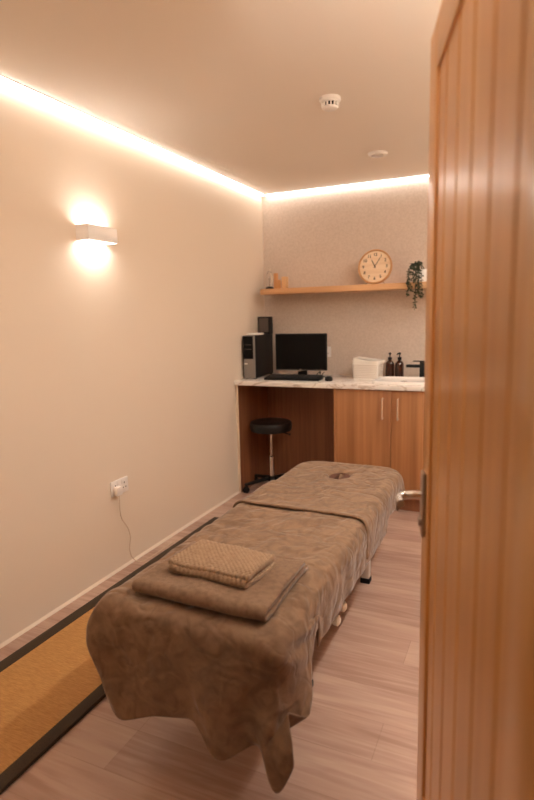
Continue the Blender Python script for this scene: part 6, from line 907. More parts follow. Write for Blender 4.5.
0,36,0,0,35,0,0,35,0,0,35,0,0,36,0,0,35,0,0,35,0,0,35,0,0,35,0,0,35,0,0,36,0,1,35,0,0,35,0,-1,35,0,0,35,0,-1,35,0,0,35,0,0,36,0,1,35,0,1,34,0,1,36,0,
0,35,0,0,35,0,-2,35,-1,-2,34,0,-1,35,-1,-1,35,-1,-5,35,0,0,35,0,6,35,-1,3,34,1,6,29,4,7,26,6,5,27,3,0,29,-4,-4,28,-9,-8,25,-16,-11,21,-22,-13,16,-24,
-11,8,-27,-10,4,-27,-13,10,-26,-17,17,-26,-17,19,-24,-15,17,-24,-11,16,-23,-6,12,-22,2915,4834,850,0,35,0,0,36,0,0,35,0,0,35,0,0,35,0,0,36,0,0,35,-1,
0,35,0,0,35,1,0,35,0,1,36,0,0,35,0,0,35,0,-1,35,0,-1,35,0,0,35,0,0,35,0,0,36,0,1,35,0,2,34,0,1,35,0,0,35,0,-1,36,-1,-2,34,0,-3,34,-1,-3,35,0,-3,35,-1,
-2,35,0,5,36,-1,5,34,1,5,32,2,6,26,5,8,25,7,5,28,3,1,27,-2,-2,27,-8,-7,26,-14,-10,22,-20,-12,17,-24,-12,11,-26,-9,4,-27,-11,4,-27,-13,12,-26,-17,16,
-26,-17,19,-24,-15,17,-24,-10,15,-22,2915,4834,815,0,35,-1,0,36,0,0,35,0,0,35,0,0,35,0,0,36,0,0,35,0,0,35,0,0,35,0,0,35,0,1,36,0,0,35,0,0,35,0,-1,35,
0,-1,35,0,-1,35,0,0,35,0,1,36,0,1,34,0,3,35,1,1,35,-1,0,35,0,-2,35,0,-2,35,-1,-3,34,0,-6,34,-1,-2,36,0,2,35,-1,7,35,0,4,33,1,5,30,4,8,24,6,7,25,8,6,
28,3,2,26,-1,-1,27,-7,-6,25,-13,-9,23,-18,-10,17,-23,-12,13,-25,-11,8,-27,-9,2,-27,-10,5,-26,-14,12,-27,-17,16,-25,-17,18,-24,-15,18,-23,2915,4834,
779,0,35,0,0,35,0,0,36,0,0,35,0,0,35,0,0,36,0,0,35,0,-1,35,0,0,35,0,1,35,0,1,36,0,1,35,0,-1,35,0,-1,35,0,-2,35,0,0,35,0,0,35,0,1,36,0,2,34,0,3,34,0,0,
36,0,0,35,0,-1,35,0,-3,34,-1,-5,34,0,-5,35,-1,0,35,0,5,35,-1,5,34,1,5,32,2,7,28,5,7,23,7,8,25,7,5,28,4,4,25,0,-1,26,-5,-4,26,-11,-7,22,-17,-10,19,-22,
-11,14,-25,-11,9,-26,-10,5,-27,-9,1,-27,-11,8,-26,-14,12,-26,-17,16,-25,-17,17,-25,]),
}

o = cloth('couch_cover', 'cover', M['fleece'], .004, hole=(1.14, 2.86, .055, .07))
tag(o, 'taupe fleece cover with a face hole over the head end of the couch', 'couch cover')
bl = cloth('fleece_blanket', 'blanket', M['fleece'], .006)
tag(bl, 'large taupe fleece blanket draped over the couch, its corner hanging at the foot end', 'blanket')
o = cloth('turned_back_hem', 'band', M['fleece'], .014, loc_=(0, 0, 0), parent=bl)
o.location = (-1.14, -2.2, -.53)

# ------------------------------------------------------------------ folded towels on the couch
def folded(name, m, Lx, spine, th, loc_, rz, nxs=60, bumps=None, wob=.004, seed=2, step=.006):
    """a cloth of thickness th following the spine (points in y,z), Lx wide along x"""
    rnd = random.Random(seed)
    sp = [Vector((0, y, z)) for y, z in spine]; sp = spline(sp, 8)
    # equal spacing
    seg = []; acc = [0]
    for a, b in zip(sp, sp[1:]): acc.append(acc[-1]+(b-a).length)
    n = max(30, int(acc[-1]/step)); pts = []
    j = 0
    for i in range(n+1):
        s_ = acc[-1]*i/n
        while j < len(acc)-2 and acc[j+1] < s_: j += 1
        t_ = (s_-acc[j])/max(1e-9, acc[j+1]-acc[j]); pts.append(sp[j].lerp(sp[j+1], min(1, max(0, t_))))
    nor = []
    for i in range(n+1):
        d = (pts[min(i+1, n)]-pts[max(i-1, 0)]).normalized(); nor.append(Vector((0, -d.z, d.y)))
    loop = []   # closed cross-section: outer side then inner side, (point, normal, s)
    for i in range(n+1): loop.append((pts[i]+nor[i]*th/2, nor[i], i))
    for k in range(1, 6):
        a = pi*k/6; d = (pts[n]-pts[n-1]).normalized(); loop.append((pts[n]+(nor[n]*cos(a)+d*sin(a))*th/2, nor[n]*cos(a)+d*sin(a), n))
    for i in range(n, -1, -1): loop.append((pts[i]-nor[i]*th/2, -nor[i], i+.5))
    for k in range(1, 6):
        a = pi*k/6; d = (pts[0]-pts[1]).normalized(); loop.append((pts[0]+(-nor[0]*cos(a)+d*sin(a))*th/2, -nor[0]*cos(a)+d*sin(a), 0))
    t = bmesh.new(); rings = []; ph = [rnd.uniform(0, 6) for _ in range(8)]
    for ix in range(nxs+1):
        u = ix/nxs; x = (u-.5)*Lx; e = min(ix, nxs-ix)
        shrink = 1-(.42, .12, .03)[e] if e < 3 else 1
        ring = []
        for k, (p, nn, i) in enumerate(loop):
            base = p-nn*th/2
            q = base+nn*th/2*shrink
            xx = x+wob*1.6*sin(i*step*12+ph[0])*(1 if u > .5 else -1)
            zz = wob*(sin(x*17+ph[1])*cos(p.y*15+ph[2]))+wob*.5*sin(x*40+p.y*33+ph[3])
            yy = wob*sin(x*12+ph[4])
            q = q+Vector((xx, yy, zz*min(1, max(0, (p.z)/.02))))
            if bumps:
                a = abs(sin(pi*x/bumps[0])*sin(pi*(i*step)/bumps[0]))
                b_ = abs(cos(pi*x/bumps[0])*cos(pi*(i*step)/bumps[0]))
                q += nn*bumps[1]*(max(a, b_)**1.3)
            ring.append(t.verts.new(q))
        rings.append(ring)
    m_ = len(loop)
    for a, b in zip(rings, rings[1:]):
        for k in range(m_): t.faces.new((a[k], a[(k+1) % m_], b[(k+1) % m_], b[k]))
    t.faces.new(rings[0][::-1]); t.faces.new(rings[-1])
    bmesh.ops.recalc_face_normals(t, faces=t.faces)
    o = link(name, t, m, angle=60); o.location = loc_; o.rotation_euler = (0, 0, rz)
    return o
zb = ZT+.016
yN, yF = -.165, .185
o = folded('folded_towel', M['towel'], .455, [(yF, .011), (.05, .011), (yN+.04, .011), (yN+.008, .013), (yN-.002, .024), (yN+.008, .035), (yN+.04, .037), (.02, .036), (yF-.03, .034)], .020, (1.165, 1.478, zb), radians(-1), wob=.004, seed=5, nxs=90)
tag(o, 'smooth brown towel folded flat beneath the smaller knitted cloth', 'towel')
yN, yF = -.09, .095
o = folded('folded_cloth', M['knit'], .290, [(yF-.01, .008), (0, .008), (yN+.02, .008), (yN+.003, .012), (yN+.005, .019), (yN+.03, .021), (.02, .020), (yF-.025, .021), (yF-.002, .027), (yF-.015, .034), (0, .035), (yN+.04, .034), (yN+.012, .030)], .012, (1.162, 1.485, zb+.046), radians(-5), nxs=180, bumps=(.0165, .0048), wob=.003, seed=8, step=.003)
tag(o, 'beige honeycomb-knit cloth folded on top of the brown towel', 'towel')

# ------------------------------------------------------------------ worktop and units
def LM(a, b, bev=0): return box(nb(), a, b, bev)
bm = nb(); box(bm, (0.001, CF, CT-.035), (XR-.001, L-.001, CT), .003)
o = link('worktop', bm, M['marble']); tag(o, 'white marble worktop with grey veins along the back wall', 'worktop'); reorigin(o, (1.16, L-.3, CT-.035))
de = thing('desk_unit', 'dark wood panelling around the knee space under the worktop', 'desk', (.41, L-.3, 0))
def dl(a, b, bev=0): return loc2(box(nb(), a, b, bev), (.41, L-.3, 0))
def loc2(bm, c): bmesh.ops.translate(bm, vec=(-c[0], -c[1], -c[2]), verts=bm.verts); return bm
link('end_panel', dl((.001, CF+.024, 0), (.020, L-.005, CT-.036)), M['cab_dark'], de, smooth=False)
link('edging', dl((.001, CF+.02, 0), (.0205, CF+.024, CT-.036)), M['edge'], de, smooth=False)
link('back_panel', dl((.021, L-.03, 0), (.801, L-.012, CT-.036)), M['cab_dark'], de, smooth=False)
ba = thing('base_cabinet', 'oak base cabinet with long bar handles under the worktop', 'cabinet', (1.5, L-.3, 0))
bc = (1.5, L-.3, 0)
def bl_(a, b, bev=0): return loc2(box(nb(), a, b, bev), bc)
bm = nb(); box(bm, (.802, CF+.04, .1), (.818, L-.005, CT-.036)); box(bm, (.818, L-.03, .1), (XR-.005, L-.005, CT-.036)); box(bm, (.818, CF+.04, .1), (XR-.005, L-.03, .118))
box(bm, (1.632, CF+.022, .1), (XR-.005, CF+.04, CT-.038)); box(bm, (.802, CF+.021, .0), (.818, L-.005, .1)); box(bm, (.802, CF+.021, .1), (.818, CF+.04, CT-.036))
link('carcass', loc2(bm, bc), M['cab'], ba, smooth=False)
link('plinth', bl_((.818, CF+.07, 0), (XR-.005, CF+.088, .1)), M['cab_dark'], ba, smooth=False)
for k, (xa, xb, hx2) in enumerate(((.820, 1.2155, 1.163), (1.2185, 1.630, 1.270))):
    d = link('door', bl_((xa, CF+.020, .105), (xb, CF+.038, CT-.040), .001), M['cab'], ba)
    bm = nb(); z0, z1 = .664, .822; yy = CF-.016
    tube(bm, spline([(hx2, CF+.021, z0+.008), (hx2, yy+.006, z0+.008), (hx2, yy, z0+.016), (hx2, yy, (z0+z1)/2), (hx2, yy, z1-.016), (hx2, yy+.006, z1-.008), (hx2, CF+.021, z1-.008)], 5), .0065, 10)
    link('handle', loc2(bm, bc), M['brass'], d)

# ------------------------------------------------------------------ rolling stool
st = thing('rolling_stool', 'round black stool on castors tucked into the knee space', 'stool', (.222, 4.0, 0), radians(12))
link('seat', lathe(nb(), [(0, .488), (.13, .488), (.160, .495), (.168, .508), (.170, .545), (.164, .563), (.14, .572), (.08, .576), (0, .577)], 48), M['vinyl'], st)
link('gas_column', lathe(nb(), [(0, .28), (.0125, .28), (.0125, .478), (.05, .480), (.05, .489), (0, .489)], 24), M['chrome'], st)
link('column_sleeve', lathe(nb(), [(0, .10), (.024, .10), (.024, .28), (.019, .285), (0, .285)], 24), M['chrome'], st)
link('height_lever', tube(nb(), spline([(.02, 0, .488), (.09, -.03, .486), (.15, -.05, .478), (.165, -.054, .474)], 5), [.005]*13+[.009]*3, 10), M['black'], st)
link('hub', lathe(nb(), [(0, .075), (.035, .075), (.04, .09), (.036, .115), (.026, .12), (0, .12)], 24), M['black'], st)
for k in range(5):
    a = radians(72*k+213); ca, sa = cos(a), sin(a)
    bm = nb(); t_ = bmesh.new(); box(t_, (.02, -.018, -.014), (.235, .018, .014), .006)
    for v in t_.verts:
        f = (v.co.x-.02)/.215; v.co.y *= 1-.35*f; v.co.z = v.co.z*(1-.3*f)+.098-.03*f*f
    merge(bm, t_, Matrix.Rotation(a, 4, 'Z')); lg = link('base_arm', bm, M['black'], st)
    bm = nb()
    rx = Matrix.Translation((.225*ca, .225*sa, 0))@Matrix.Rotation(a+.6, 4, 'Z')
    for sy in (-.011, .011):
        lathe(bm, [(0, -.007), (.022, -.007), (.0245, -.004), (.0245, .004), (.022, .007), (0, .007)], 20, mx=rx@Matrix.Translation((0, sy, .0245))@Matrix.Rotation(radians(90), 4, 'X'))
    t_ = bmesh.new(); box(t_, (-.02, -.008, .026), (.018, .008, .056), .004); merge(bm, t_, rx)
    tube(bm, [(.225*ca, .225*sa, .05), (.225*ca, .225*sa, .066)], .006, 8)
    link('castor', bm, M['black'], lg)
    bm = nb(); lathe(bm, [(.014, -.0005), (.018, -.0005), (.018, .0015), (.014, .0015)], 20, mx=rx@Matrix.Translation((0, -.018, .0245))@Matrix.Rotation(radians(90), 4, 'X'))
    link('castor_ring', bm, M['chrome'], lg)

# ------------------------------------------------------------------ things on the worktop
Z = CT+.0005
pc = thing('desktop_computer', 'black and silver computer tower standing beside the left wall', 'computer', (.060, 4.155, Z), radians(3))
bm = nb(); box(bm, (-.0475, -.195, .008), (.0475, .2, .345), .003); link('case', bm, M['black'], pc)
bm = nb(); box(bm, (-.049, -.209, .006), (.049, -.195, .346), .004); link('front_bezel', bm, M['silver'], pc)
link('drive_bay', box(nb(), (-.0485, -.2125, .160), (.036, -.2085, .340), .0015), M['black_gloss'], pc)
for q in (((-.038, -.2145, .27), (.021, -.2123, .274)), ((-.038, -.2145, .235), (.021, -.2123, .239))): link('drive_slot', box(nb(), *q), M['plate_grey'], pc)
link('badge', box(nb(), (-.045, -.212, .118), (-.015, -.2085, .126), .001), M['paper_white'], pc)
for sx in (-.035, .035):
    for sy in (-.18, .17): link('rubber_foot', box(nb(), (sx-.012, sy-.012, 0), (sx+.012, sy+.012, .009), .002), M['black'], pc)
PT = Z+.3462
o = link('white_box', box(nb(), (-.058, -.045, 0), (.058, .045, .014), .003), M['paper_white'], loc=(.076, 4.06, PT)); o.rotation_euler = (0, 0, radians(6))
tag(o, 'small flat white box lying on top of the computer tower', 'box')
sp_ = thing('desktop_speaker', 'small black speaker with a grey front on the computer tower', 'speaker', (.062, 4.29, PT))
bm = nb(); box(bm, (-.055, -.035, 0), (.055, .035, .143), .004); link('cabinet', bm, M['black'], sp_)
link('grille', box(nb(), (-.043, -.0375, .014), (.043, -.0345, .131), .001), M['plate_grey'], sp_)

mo = thing('computer_monitor', 'black widescreen monitor standing on the marble worktop', 'monitor', (.447, 4.16, Z)); mo.scale = (.965, 1, .97)
bm = nb(); box(bm, (-.222, -.062, .065), (.222, -.035, .362), .004); box(bm, (-.15, -.036, .1), (.15, -.012, .3), .01)
link('housing', bm, M['black'], mo)
link('screen', box(nb(), (-.213, -.0635, .079), (.213, -.0615, .352)), M['black_gloss'], mo)
link('lower_edge', box(nb(), (-.222, -.0635, .0635), (.222, -.040, .0675), .001), M['silver'], mo)
bm = nb(); box(bm, (-.008, -.0645, .0690), (.006, -.0628, .0765), .0015); link('badge', bm, M['silver'], mo)
bm = nb()
for k in range(6): box(bm, (.13+k*.012, -.0642, .0712), (.137+k*.012, -.063, .0738))
link('buttons', bm, M['silver'], mo)
bm = nb(); box(bm, (-.04, -.03, .0), (.04, -.008, .2), .006); link('stand_neck', bm, M['black'], mo)
bm = nb(); prism(bm, rrect(-.12, .12, -.072, .09, .03), 0, .012, .003); link('stand_base', bm, M['black'], mo)
bm = nb(); box(bm, (-.02, -.094, .002), (.13, -.04, .045), .003)
for side in (0,):
    pass
o = link('docking_box', box(nb(), (-.065, -.045, 0), (.065, .045, .038), .004), M['silver'], loc=(.525, 4.03, Z+.013)); bpy.data.objects.remove(o)

kb = thing('keyboard', 'black keyboard lying in front of the monitor', 'keyboard', (.428, 3.993, Z), radians(2.5))
bm = nb(); t_ = bmesh.new(); box(t_, (-.222, -.07, 0), (.222, .07, .018), .004)
for v in t_.verts:
    if v.co.z > .01: v.co.z += .012*(v.co.y+.07)/.14
merge(bm, t_); link('keyboard_base', bm, M['black'], kb)
bm = nb()
for r_ in range(6):
    yk = .055-r_*.0205
    xk = -.21
    while xk < .2:
        wk = .0165
        if r_ == 5 and -.12 < xk < -.1: wk = .105
        if not (.072 < xk < .082 or .14 < xk < .15): box(bm, (xk, yk-.008, .015), (xk+wk, yk+.008, .024+.012*(yk+.07)/.14), .0015, 1)
        xk += wk+.0028
link('keys', bm, M['keys'], kb)
ms = link('computer_mouse', lathe(nb(), [(0, 0), (.028, 0), (.031, .008), (.028, .022), (.017, .033), (0, .036)], 28), M['black']); ms.scale = (1, 1.7, 1)
ms.data.transform(Matrix.Diagonal((1, 1.7, 1, 1))); ms.scale = (1, 1, 1); ms.location = (.716, 3.985, Z); ms.rotation_euler = (0, 0, .3)
tag(ms, 'small black mouse on the worktop right of the keyboard', 'mouse')
bm = nb()
tube(bm, spline([(.40, 4.13, .0), (.33, 4.09, .025), (.27, 4.085, .045), (.30, 4.08, .03), (.37, 4.078, .028), (.42, 4.10, .05), (.47, 4.14, .06)], 8), .0035, 8)
o = link('monitor_cable', bm, M['cable_white']); o.location = (0, 0, Z+.004); reorigin(o, (.38, 4.09, Z)) if False else None
tag(o, 'thin pale cable looping under the left half of the monitor', 'cable')
bm = nb()
tube(bm, spline([(.57, 4.20, .06), (.60, 4.12, .03), (.615, 4.09, .055), (.585, 4.085, .03), (.61, 4.08, .012), (.645, 4.085, .05), (.62, 4.10, .02), (.66, 4.09, .01), (.70, 4.05, .006), (.712, 4.02, .012)], 8), .0035, 8)
o = link('mouse_cable', bm, M['cable_black']); o.location = (0, 0, Z+.002)
tag(o, 'black cable bunched under the right side of the monitor', 'cable')
o = link('white_cable', tube(nb(), spline([(.68, 4.39, .006), (.74, 4.36, .004), (.80, 4.37, .004), (.86, 4.35, .004)], 8), .0035, 8), M['cable_white']); o.location = (0, 0, Z)
tag(o, 'thin white cable on the worktop between monitor and basket', 'cable')
# sockets on the back wall
mxb = Matrix(((1, 0, 0, .524), (0, 0, -1, L), (0, 1, 0, 1.098), (0, 0, 0, 1)))
double_socket('power_socket', 'white wall socket half hidden behind the monitor edge', mxb)

# lidded storage basket
bk = thing('storage_basket', 'cream woven-look plastic basket with a raised lid on the worktop', 'basket', (.962, 4.2, Z), radians(-4)); bk.scale = (.92, .92, .87)
def taper(bm, z0, z1, s0):
    for v in bm.verts:
        f = (v.co.z-z0)/(z1-z0); s_ = s0+(1-s0)*min(1, max(0, f)); v.co.x *= s_; v.co.y *= s_
    return bm
bm = nb(); O = rrect(-.115, .115, -.085, .085, .02, 6); I = rrect(-.111, .111, -.081, .081, .018, 6)
t_ = bmesh.new(); n = len(O)
R1 = [[t_.verts.new((x, y, z)) for x, y in P_] for P_, z in ((O, 0), (O, .15), (I, .15), (I, .004))]
for a, b in zip(R1, R1[1:]):
    for k in range(n): t_.faces.new((a[k], a[(k+1) % n], b[(k+1) % n], b[k]))
t_.faces.new(R1[0][::-1]); t_.faces.new(R1[3]); bmesh.ops.recalc_face_normals(t_, faces=t_.faces)
holes = bmesh.new()
# tan patches on the outside, painting in the shade of the weave holes
for row in range(8):
    z = .014+row*.0155
    for k in range(14):
        x = -.1+k*.0155+(.0077 if row % 2 else 0)
        if x > .104: continue
        box(holes, (x-.0038, -.0856, z-.0035), (x+.0038, -.0845, z+.0035), .001, 1)
    for k in range(10):
        y = -.07+k*.0155+(.0077 if row % 2 else 0)
        if y > .074: continue
        box(holes, (.1145, y-.0038, z-.0035), (.1156, y+.0038, z+.0035), .001, 1); box(holes, (-.1156, y-.0038, z-.0035), (-.1145, y+.0038, z+.0035), .001, 1)
taper(t_, 0, .15, .92); merge(bm, t_); o = link('basket_body', bm, M['cream'], bk)
taper(holes, 0, .15, .92); link('hole_shade', holes, M['hole'], o)
bm = nb(); prism(bm, rrect(-.121, .121, -.091, .091, .022, 6), .140, .160, .004)
t_ = bmesh.new(); prism(t_, rrect(-.116, .116, -.086, .086, .02, 6), .158, .168, .003)
for v in t_.verts: v.co.z += .010*(-v.co.x/.116)*(1 if v.co.z > .165 else 0)
merge(bm, t_)
lid = link('lid', bm, M['cream'], bk); lid.rotation_euler = (0, radians(3), 0); lid.location = (0, 0, .004)

# pump bottles
def pump_bottle(name, label, loc_, rz):
    t = thing(name, label, 'bottle', loc_, rz, 'amber pump bottles')
    link('bottle_body', lathe(nb(), [(0, 0), (.030, 0), (.0335, .004), (.0335, .098), (.031, .110), (.022, .122), (.0125, .128), (.0125, .138), (0, .138)], 32), M['amber'], t)
    link('collar', lathe(nb(), [(0, .136), (.0155, .136), (.0155, .153), (.008, .156), (0, .156)], 24), M['black'], t)
    bm = nb(); tube(bm, [(0, 0, .155), (0, 0, .178)], .004, 10); lathe(bm, [(0, .176), (.009, .176), (.0105, .182), (.009, .19), (0, .191)], 20)
    tube(bm, spline([(0, 0, .184), (0, -.02, .185), (0, -.036, .182), (0, -.041, .176)], 5), .0042, 10)
    link('pump', bm, M['black'], t)
    return t
b1 = pump_bottle('pump_bottle', 'amber pump bottle beside the cream basket, left of the pair', (1.103, 4.33, Z), .3)
b2 = thing('pump_bottle', 'amber pump bottle nearer the tap, right of the pair', 'bottle', (1.176, 4.335, Z), -.25, 'amber pump bottles')
for ch in list(b1.children):
    c = ch.copy(); COL.objects.link(c); c.parent = b2

# basin and tap
bs = thing('wash_basin', 'white shallow basin set on the worktop below the tap', 'basin', (1.27, 4.02, Z))
t_ = bmesh.new(); n_ = 10
prof = [(1.0, 0), (1.02, .012), (1.0, .02), (.965, .0205), (.93, .012), (.86, .004), (.0, .0035)]
base_o = rrect(-.2, .2, -.165, .165, .07, n_)
rings = [[t_.verts.new((x*s_, y*s_, z)) for x, y in base_o] for s_, z in prof[:-1]]
for a, b in zip(rings, rings[1:]):
    for k in range(len(a)): t_.faces.new((a[k], a[(k+1) % len(a)], b[(k+1) % len(a)], b[k]))
t_.faces.new(rings[-1]); t_.faces.new(rings[0][::-1]); bmesh.ops.recalc_face_normals(t_, faces=t_.faces)
link('bowl', t_, M['ceramic'], bs)
link('drain', lathe(nb(), [(0, .003), (.022, .003), (.022, .006), (.018, .0075), (0, .007)], 24), M['chrome'], bs)
tp = thing('basin_tap', 'matte black square tap at the back of the white basin', 'tap', (1.372, 4.235, Z))
bm = nb(); box(bm, (-.024, -.024, 0), (.024, .024, .13), .002); link('tap_body', bm, M['black'], tp)
link('spout', box(nb(), (-.125, -.017, .086), (-.022, .017, .108), .002), M['black'], tp)
link('lever', box(nb(), (-.075, -.014, .130), (.024, .014, .137), .002), M['black'], tp)

# ------------------------------------------------------------------ floating shelf and what stands on it
SH = 1.621; SF = L-.252
o = link('wall_shelf', box(nb(), (.078, SF, SH-.044), (2.0, L-.001, SH), .0015), M['shelf'])
tag(o, 'long light oak shelf fixed to the back wall', 'shelf'); reorigin(o, (1.04, L-.126, SH))

ck = thing('table_clock', 'round pale wooden clock leaning on the shelf', 'clock', (1.002, 4.245, SH+.0005)); ck.scale = (1.06, 1.06, 1.06)
tilt = Matrix.Translation((0, 0, .124))@Matrix.Rotation(radians(-8), 4, 'X')@Matrix.Rotation(radians(90), 4, 'X')
def ckm(bm): bmesh.ops.transform(bm, matrix=tilt, verts=bm.verts); return bm
# the disc faces local +z, which the tilt turns to -y
link('rim', ckm(lathe(nb(), [(0, -.022), (.112, -.022), (.121, -.014), (.1225, .004), (.1195, .0125), (.113, .0135), (.1105, .008), (.1105, .002), (0, .002)], 64)), M['clock_rim'], ck)
link('dial', ckm(lathe(nb(), [(0, .002), (.1095, .002), (.1095, .004), (0, .004)], 64)), M['clock_face'], ck)
def text_mesh(s_, size):
    cu = bpy.data.curves.new('t', 'FONT'); cu.body = s_; cu.size = size; cu.align_x = 'CENTER'; cu.align_y = 'CENTER'; cu.extrude = .0004
    cu.offset = .0006
    ob = bpy.data.objects.new('t', cu); COL.objects.link(ob)
    dg = bpy.context.evaluated_depsgraph_get(); me = bpy.data.meshes.new_from_object(ob.evaluated_get(dg))
    t = bmesh.new(); t.from_mesh(me); bpy.data.objects.remove(ob); bpy.data.curves.remove(cu); bpy.data.meshes.remove(me)
    return t
bm = nb()
for k in range(1, 13):
    a = radians(90-30*k); t_ = text_mesh(str(k), .029)
    merge(bm, t_, Matrix.Translation((.084*cos(a), .084*sin(a), .0048)))
link('numerals', ckm(bm), M['ink'], ck)
def hand(name, ang, l, w, z):
    t = bmesh.new(); prism(t, [(-w, -.012), (w, -.012), (w*.7, l), (-w*.7, l)], z, z+.001)
    bm = nb(); merge(bm, t, Matrix.Rotation(-radians(ang), 4, 'Z')); link(name, ckm(bm), M['ink'], ck)
hand('hour_hand', 332, .055, .003, .0062); hand('minute_hand', 31, .072, .0022, .0078)
link('centre_pin', ckm(lathe(nb(), [(0, .004), (.005, .004), (.005, .010), (0, .0105)], 16)), M['ink'], ck)
for sx in (-1, 1): link('stand_leg', tube(nb(), [(sx*.07, -.004, .0045), (sx*.035, .03, .03)], .003, 8), M['brass'], ck)

# trailing plant in a white pot
tr = thing('trailing_plant', 'small trailing plant with dark leaves hanging over the shelf edge', 'plant', (1.362, 4.235, SH+.0005))
link('pot', lathe(nb(), [(0, 0), (.036, 0), (.04, .004), (.048, .085), (.046, .09), (.042, .086), (.036, .07), (0, .068)], 32), M['ceramic'], tr)
link('soil', lathe(nb(), [(0, .07), (.041, .07), (.041, .076), (0, .078)], 24), M['dark_hole'], tr)
rnd = random.Random(4)
stems = nb(); leaves = nb()
paths = []
for (ex, ez, n_) in ((-.105, -.05, 3), (-.115, -.10, 3), (-.06, -.19, 3), (-.075, -.165, 3), (-.03, -.11, 3), (-.02, -.08, 2), (-.085, .02, 3), (-.125, -.015, 2), (-.005, -.115, 2)):
    ex *= .72
    for q in range(max(1, n_-2)):
        jx, jz = rnd.uniform(-.012, .012), rnd.uniform(-.015, .02)
        top = (-.05+rnd.uniform(-.03, .03), -.045, .125+rnd.uniform(-.01, .025))
        pth = spline([(rnd.uniform(-.02, .02), rnd.uniform(-.02, .02), .075), (-.02, -.03, .13), top, (ex*.8+jx-.01, -.085, .075+jz*.3), (ex+jx, -.092, min(.02, ez*.4)), (ex+jx+rnd.uniform(-.008, .008), -.090, ez+jz)], 7)
        paths.append(pth); tube(stems, pth, .0013, 5)
        for i in range(8, len(pth)):
            for k in range(2):
                c = pth[i]+Vector((rnd.uniform(-.006, .006), rnd.uniform(-.007, .004), rnd.uniform(-.005, .005)))
                t = bmesh.new(); l, w = rnd.uniform(.008, .0125), rnd.uniform(.005, .0075)
                pr = [(0, 0, 0), (w, l*.5, .0015), (w*.8, l*1.1, 0), (0, l*1.7, -.002), (-w*.8, l*1.1, 0), (-w, l*.5, .0015)]
                top_v = [t.verts.new(p) for p in pr]; bot_v = [t.verts.new((p[0], p[1], p[2]-.0012)) for p in pr]
                t.faces.new(top_v); t.faces.new(bot_v[::-1])
                for e in range(6): t.faces.new((top_v[e], bot_v[e], bot_v[(e+1) % 6], top_v[(e+1) % 6]))
                merge(leaves, t, Matrix.Translation(c)@Euler((rnd.uniform(-1.5, 1), rnd.uniform(-1, 1), rnd.uniform(0, 6.3))).to_matrix().to_4x4())
link('stems', stems, M['leaf'], tr); f = link('foliage', leaves, M['leaf'], tr, smooth=False)

# glass dome lamp with a black foot
gd = thing('glass_ornament', 'clear glass dome on a black foot at the left end of the shelf', 'ornament', (.104, 4.30, SH+.0005))
link('foot', lathe(nb(), [(0, 0), (.028, 0), (.034, .004), (.034, .014), (.022, .024), (0, .026)], 28), M['black'], gd)
link('dome', lathe(nb(), [(.024, .024), (.027, .05), (.029, .085), (.024, .12), (.016, .138), (.009, .15), (.013, .162), (.010, .174), (0, .177), (0, .175), (.008, .172), (.011, .162), (.007, .15), (.014, .137), (.022, .119), (.027, .085), (.025, .05), (.022, .025)], 28), M['glass'], gd)
link('inner_stem', lathe(nb(), [(0, .025), (.003, .025), (.003, .07), (.007, .085), (.004, .1), (0, .104)], 16), M['chrome'], gd)
# wooden pieces
o = link('wooden_cylinder', lathe(nb(), [(0, 0), (.0175, 0), (.0185, .002), (.0185, .126), (.017, .129), (0, .129)], 28), M['wood_mid'], loc=(.163, 4.30, SH+.0005))
tag(o, 'tall honey-coloured wooden cylinder beside the glass dome', 'ornament')
o = link('wooden_block', box(nb(), (-.017, -.02, 0), (.017, .02, .072), .002), M['wood_mid'], loc=(.199, 4.27, SH+.0005)); o.rotation_euler = (0, 0, .2)
tag(o, 'short honey-coloured wooden block between the cylinder and the pale block', 'ornament')
o = link('wooden_block', box(nb(), (-.021, -.02, 0), (.021, .02, .098), .002), M['wood_light'], loc=(.243, 4.30, SH+.0005)); o.rotation_euler = (0, 0, -.1)
tag(o, 'pale wooden block, last of the wooden pieces away from the glass dome', 'ornament')

# ------------------------------------------------------------------ on the ceiling
sd = thing('smoke_detector', 'round white smoke detector with dark slots on the ceiling', 'smoke detector', (1.165, 2.65, H)); sd.scale = (.96, .96, 1.12)
link('mounting_base', lathe(nb(), [(0, -.016), (.049, -.016), (.052, -.012), (.052, -.0), (0, 0)], 48), M['white_plastic'], sd)
link('chamber', lathe(nb(), [(0, -.036), (.034, -.036), (.034, -.012), (0, -.012)], 32), M['black'], sd)
bm = nb(); lathe(bm, [(0, -.047), (.024, -.047), (.036, -.042), (.039, -.036), (.036, -.034), (0, -.034)], 40)
for k in range(14):
    a = 2*pi*k/14+.2; t_ = bmesh.new(); box(t_, (.034, -.0035, -.037), (.044, .0035, -.012), .001); merge(bm, t_, Matrix.Rotation(a, 4, 'Z'))
lathe(bm, [(.034, -.0205), (.045, -.0205), (.0475, -.015), (.034, -.015)], 40)
link('cap', bm, M['white_plastic'], sd)
cv = thing('ceiling_vent', 'small flat round white vent on the ceiling near the shelf', 'vent', (1.158, 3.65, H)); cv.scale = (1.12, 1.12, 1.3)
link('outer_ring', lathe(nb(), [(.033, -.004), (.036, -.014), (.050, -.011), (.055, 0), (.033, 0)], 48), M['white_plastic'], cv)
link('throat', lathe(nb(), [(0, -.0012), (.036, -.0012), (.036, 0), (0, 0)], 40), M['black'], cv)
link('centre_disc', lathe(nb(), [(0, -.010), (.018, -.009), (.020, -.006), (.019, -.002), (0, -.002)], 40), M['white_plastic'], cv)

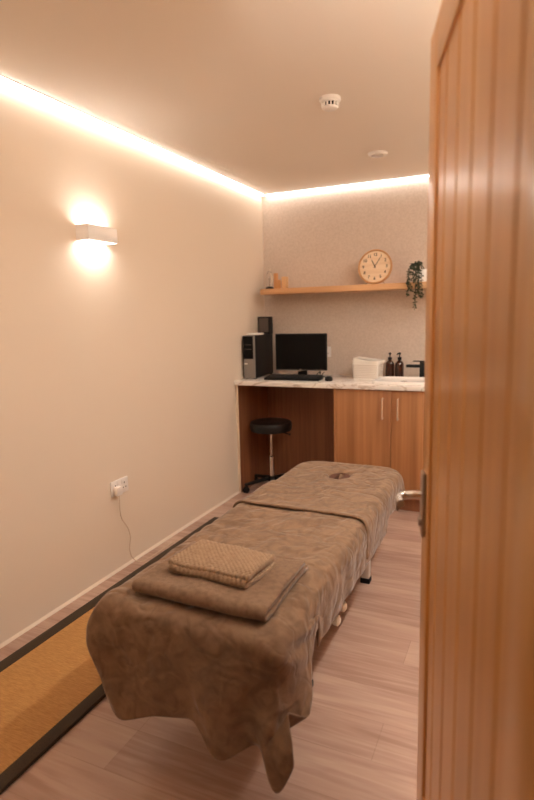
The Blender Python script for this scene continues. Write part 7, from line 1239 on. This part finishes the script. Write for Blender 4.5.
# ------------------------------------------------------------------ unseen uplighter and added fill lights
def area(name, loc_, rot, sx, sy, energy, col):
    li = bpy.data.lights.new(name, 'AREA'); li.shape = 'RECTANGLE'; li.size = sx; li.size_y = sy; li.energy = energy; li.color = col
    o = bpy.data.objects.new(name, li); COL.objects.link(o); o.location = loc_; o.rotation_euler = rot; return o
area('corridor_fill', (1.2, -.9, H-.02), (0, 0, 0), .6, .6, CORR, (1, .97, .93))  # unseen fill light added on the corridor side of the doorway
area('right_wall_uplighter', (XR-.09, 1.15, 1.80), (radians(180), 0, 0), .06, .2, UPL, (1, .95, .88))
area('right_wall_fill', (XR-.04, 2.2, H-.02), (0, 0, 0), .03, 3.2, RIGHT, (1, .98, .94))  # unseen strip added along the right wall to raise the ambient light

w = bpy.data.worlds.new('world'); SC.world = w; w.use_nodes = True
w.node_tree.nodes['Background'].inputs['Color'].default_value = (1, .8, .62, 1)
w.node_tree.nodes['Background'].inputs['Strength'].default_value = .05

# ------------------------------------------------------------------ camera
yaw, pitch, roll, F = .42673, .14977, -.02375, 554.62
fwd = Vector((-sin(yaw)*cos(pitch), cos(yaw)*cos(pitch), -sin(pitch))); rt = Vector((cos(yaw), sin(yaw), 0)); up = rt.cross(fwd)
r2 = rt*cos(roll)+up*sin(roll); u2 = -rt*sin(roll)+up*cos(roll)
cd = bpy.data.cameras.new('camera'); cam = bpy.data.objects.new('camera', cd); COL.objects.link(cam)
m3 = Matrix((r2, u2, -fwd)).transposed(); cam.matrix_world = Matrix.Translation((2.0113, 0, 1.40205))@m3.to_4x4()
cd.sensor_fit = 'VERTICAL'; cd.sensor_height = 36; cd.lens = F*36/800; cd.clip_start = .02
cd.dof.use_dof = True; cd.dof.focus_distance = 2.5; cd.dof.aperture_fstop = 2.0
SC.camera = cam
SC.view_settings.view_transform = 'Standard'; SC.view_settings.look = 'None'; SC.view_settings.gamma = 1; SC.view_settings.use_curve_mapping = False
SC.view_settings.exposure = EXPO
SC.cycles.use_denoising = True
SC.cycles.max_bounces = 10; SC.cycles.diffuse_bounces = 6
SC.cycles.sample_clamp_indirect = 8
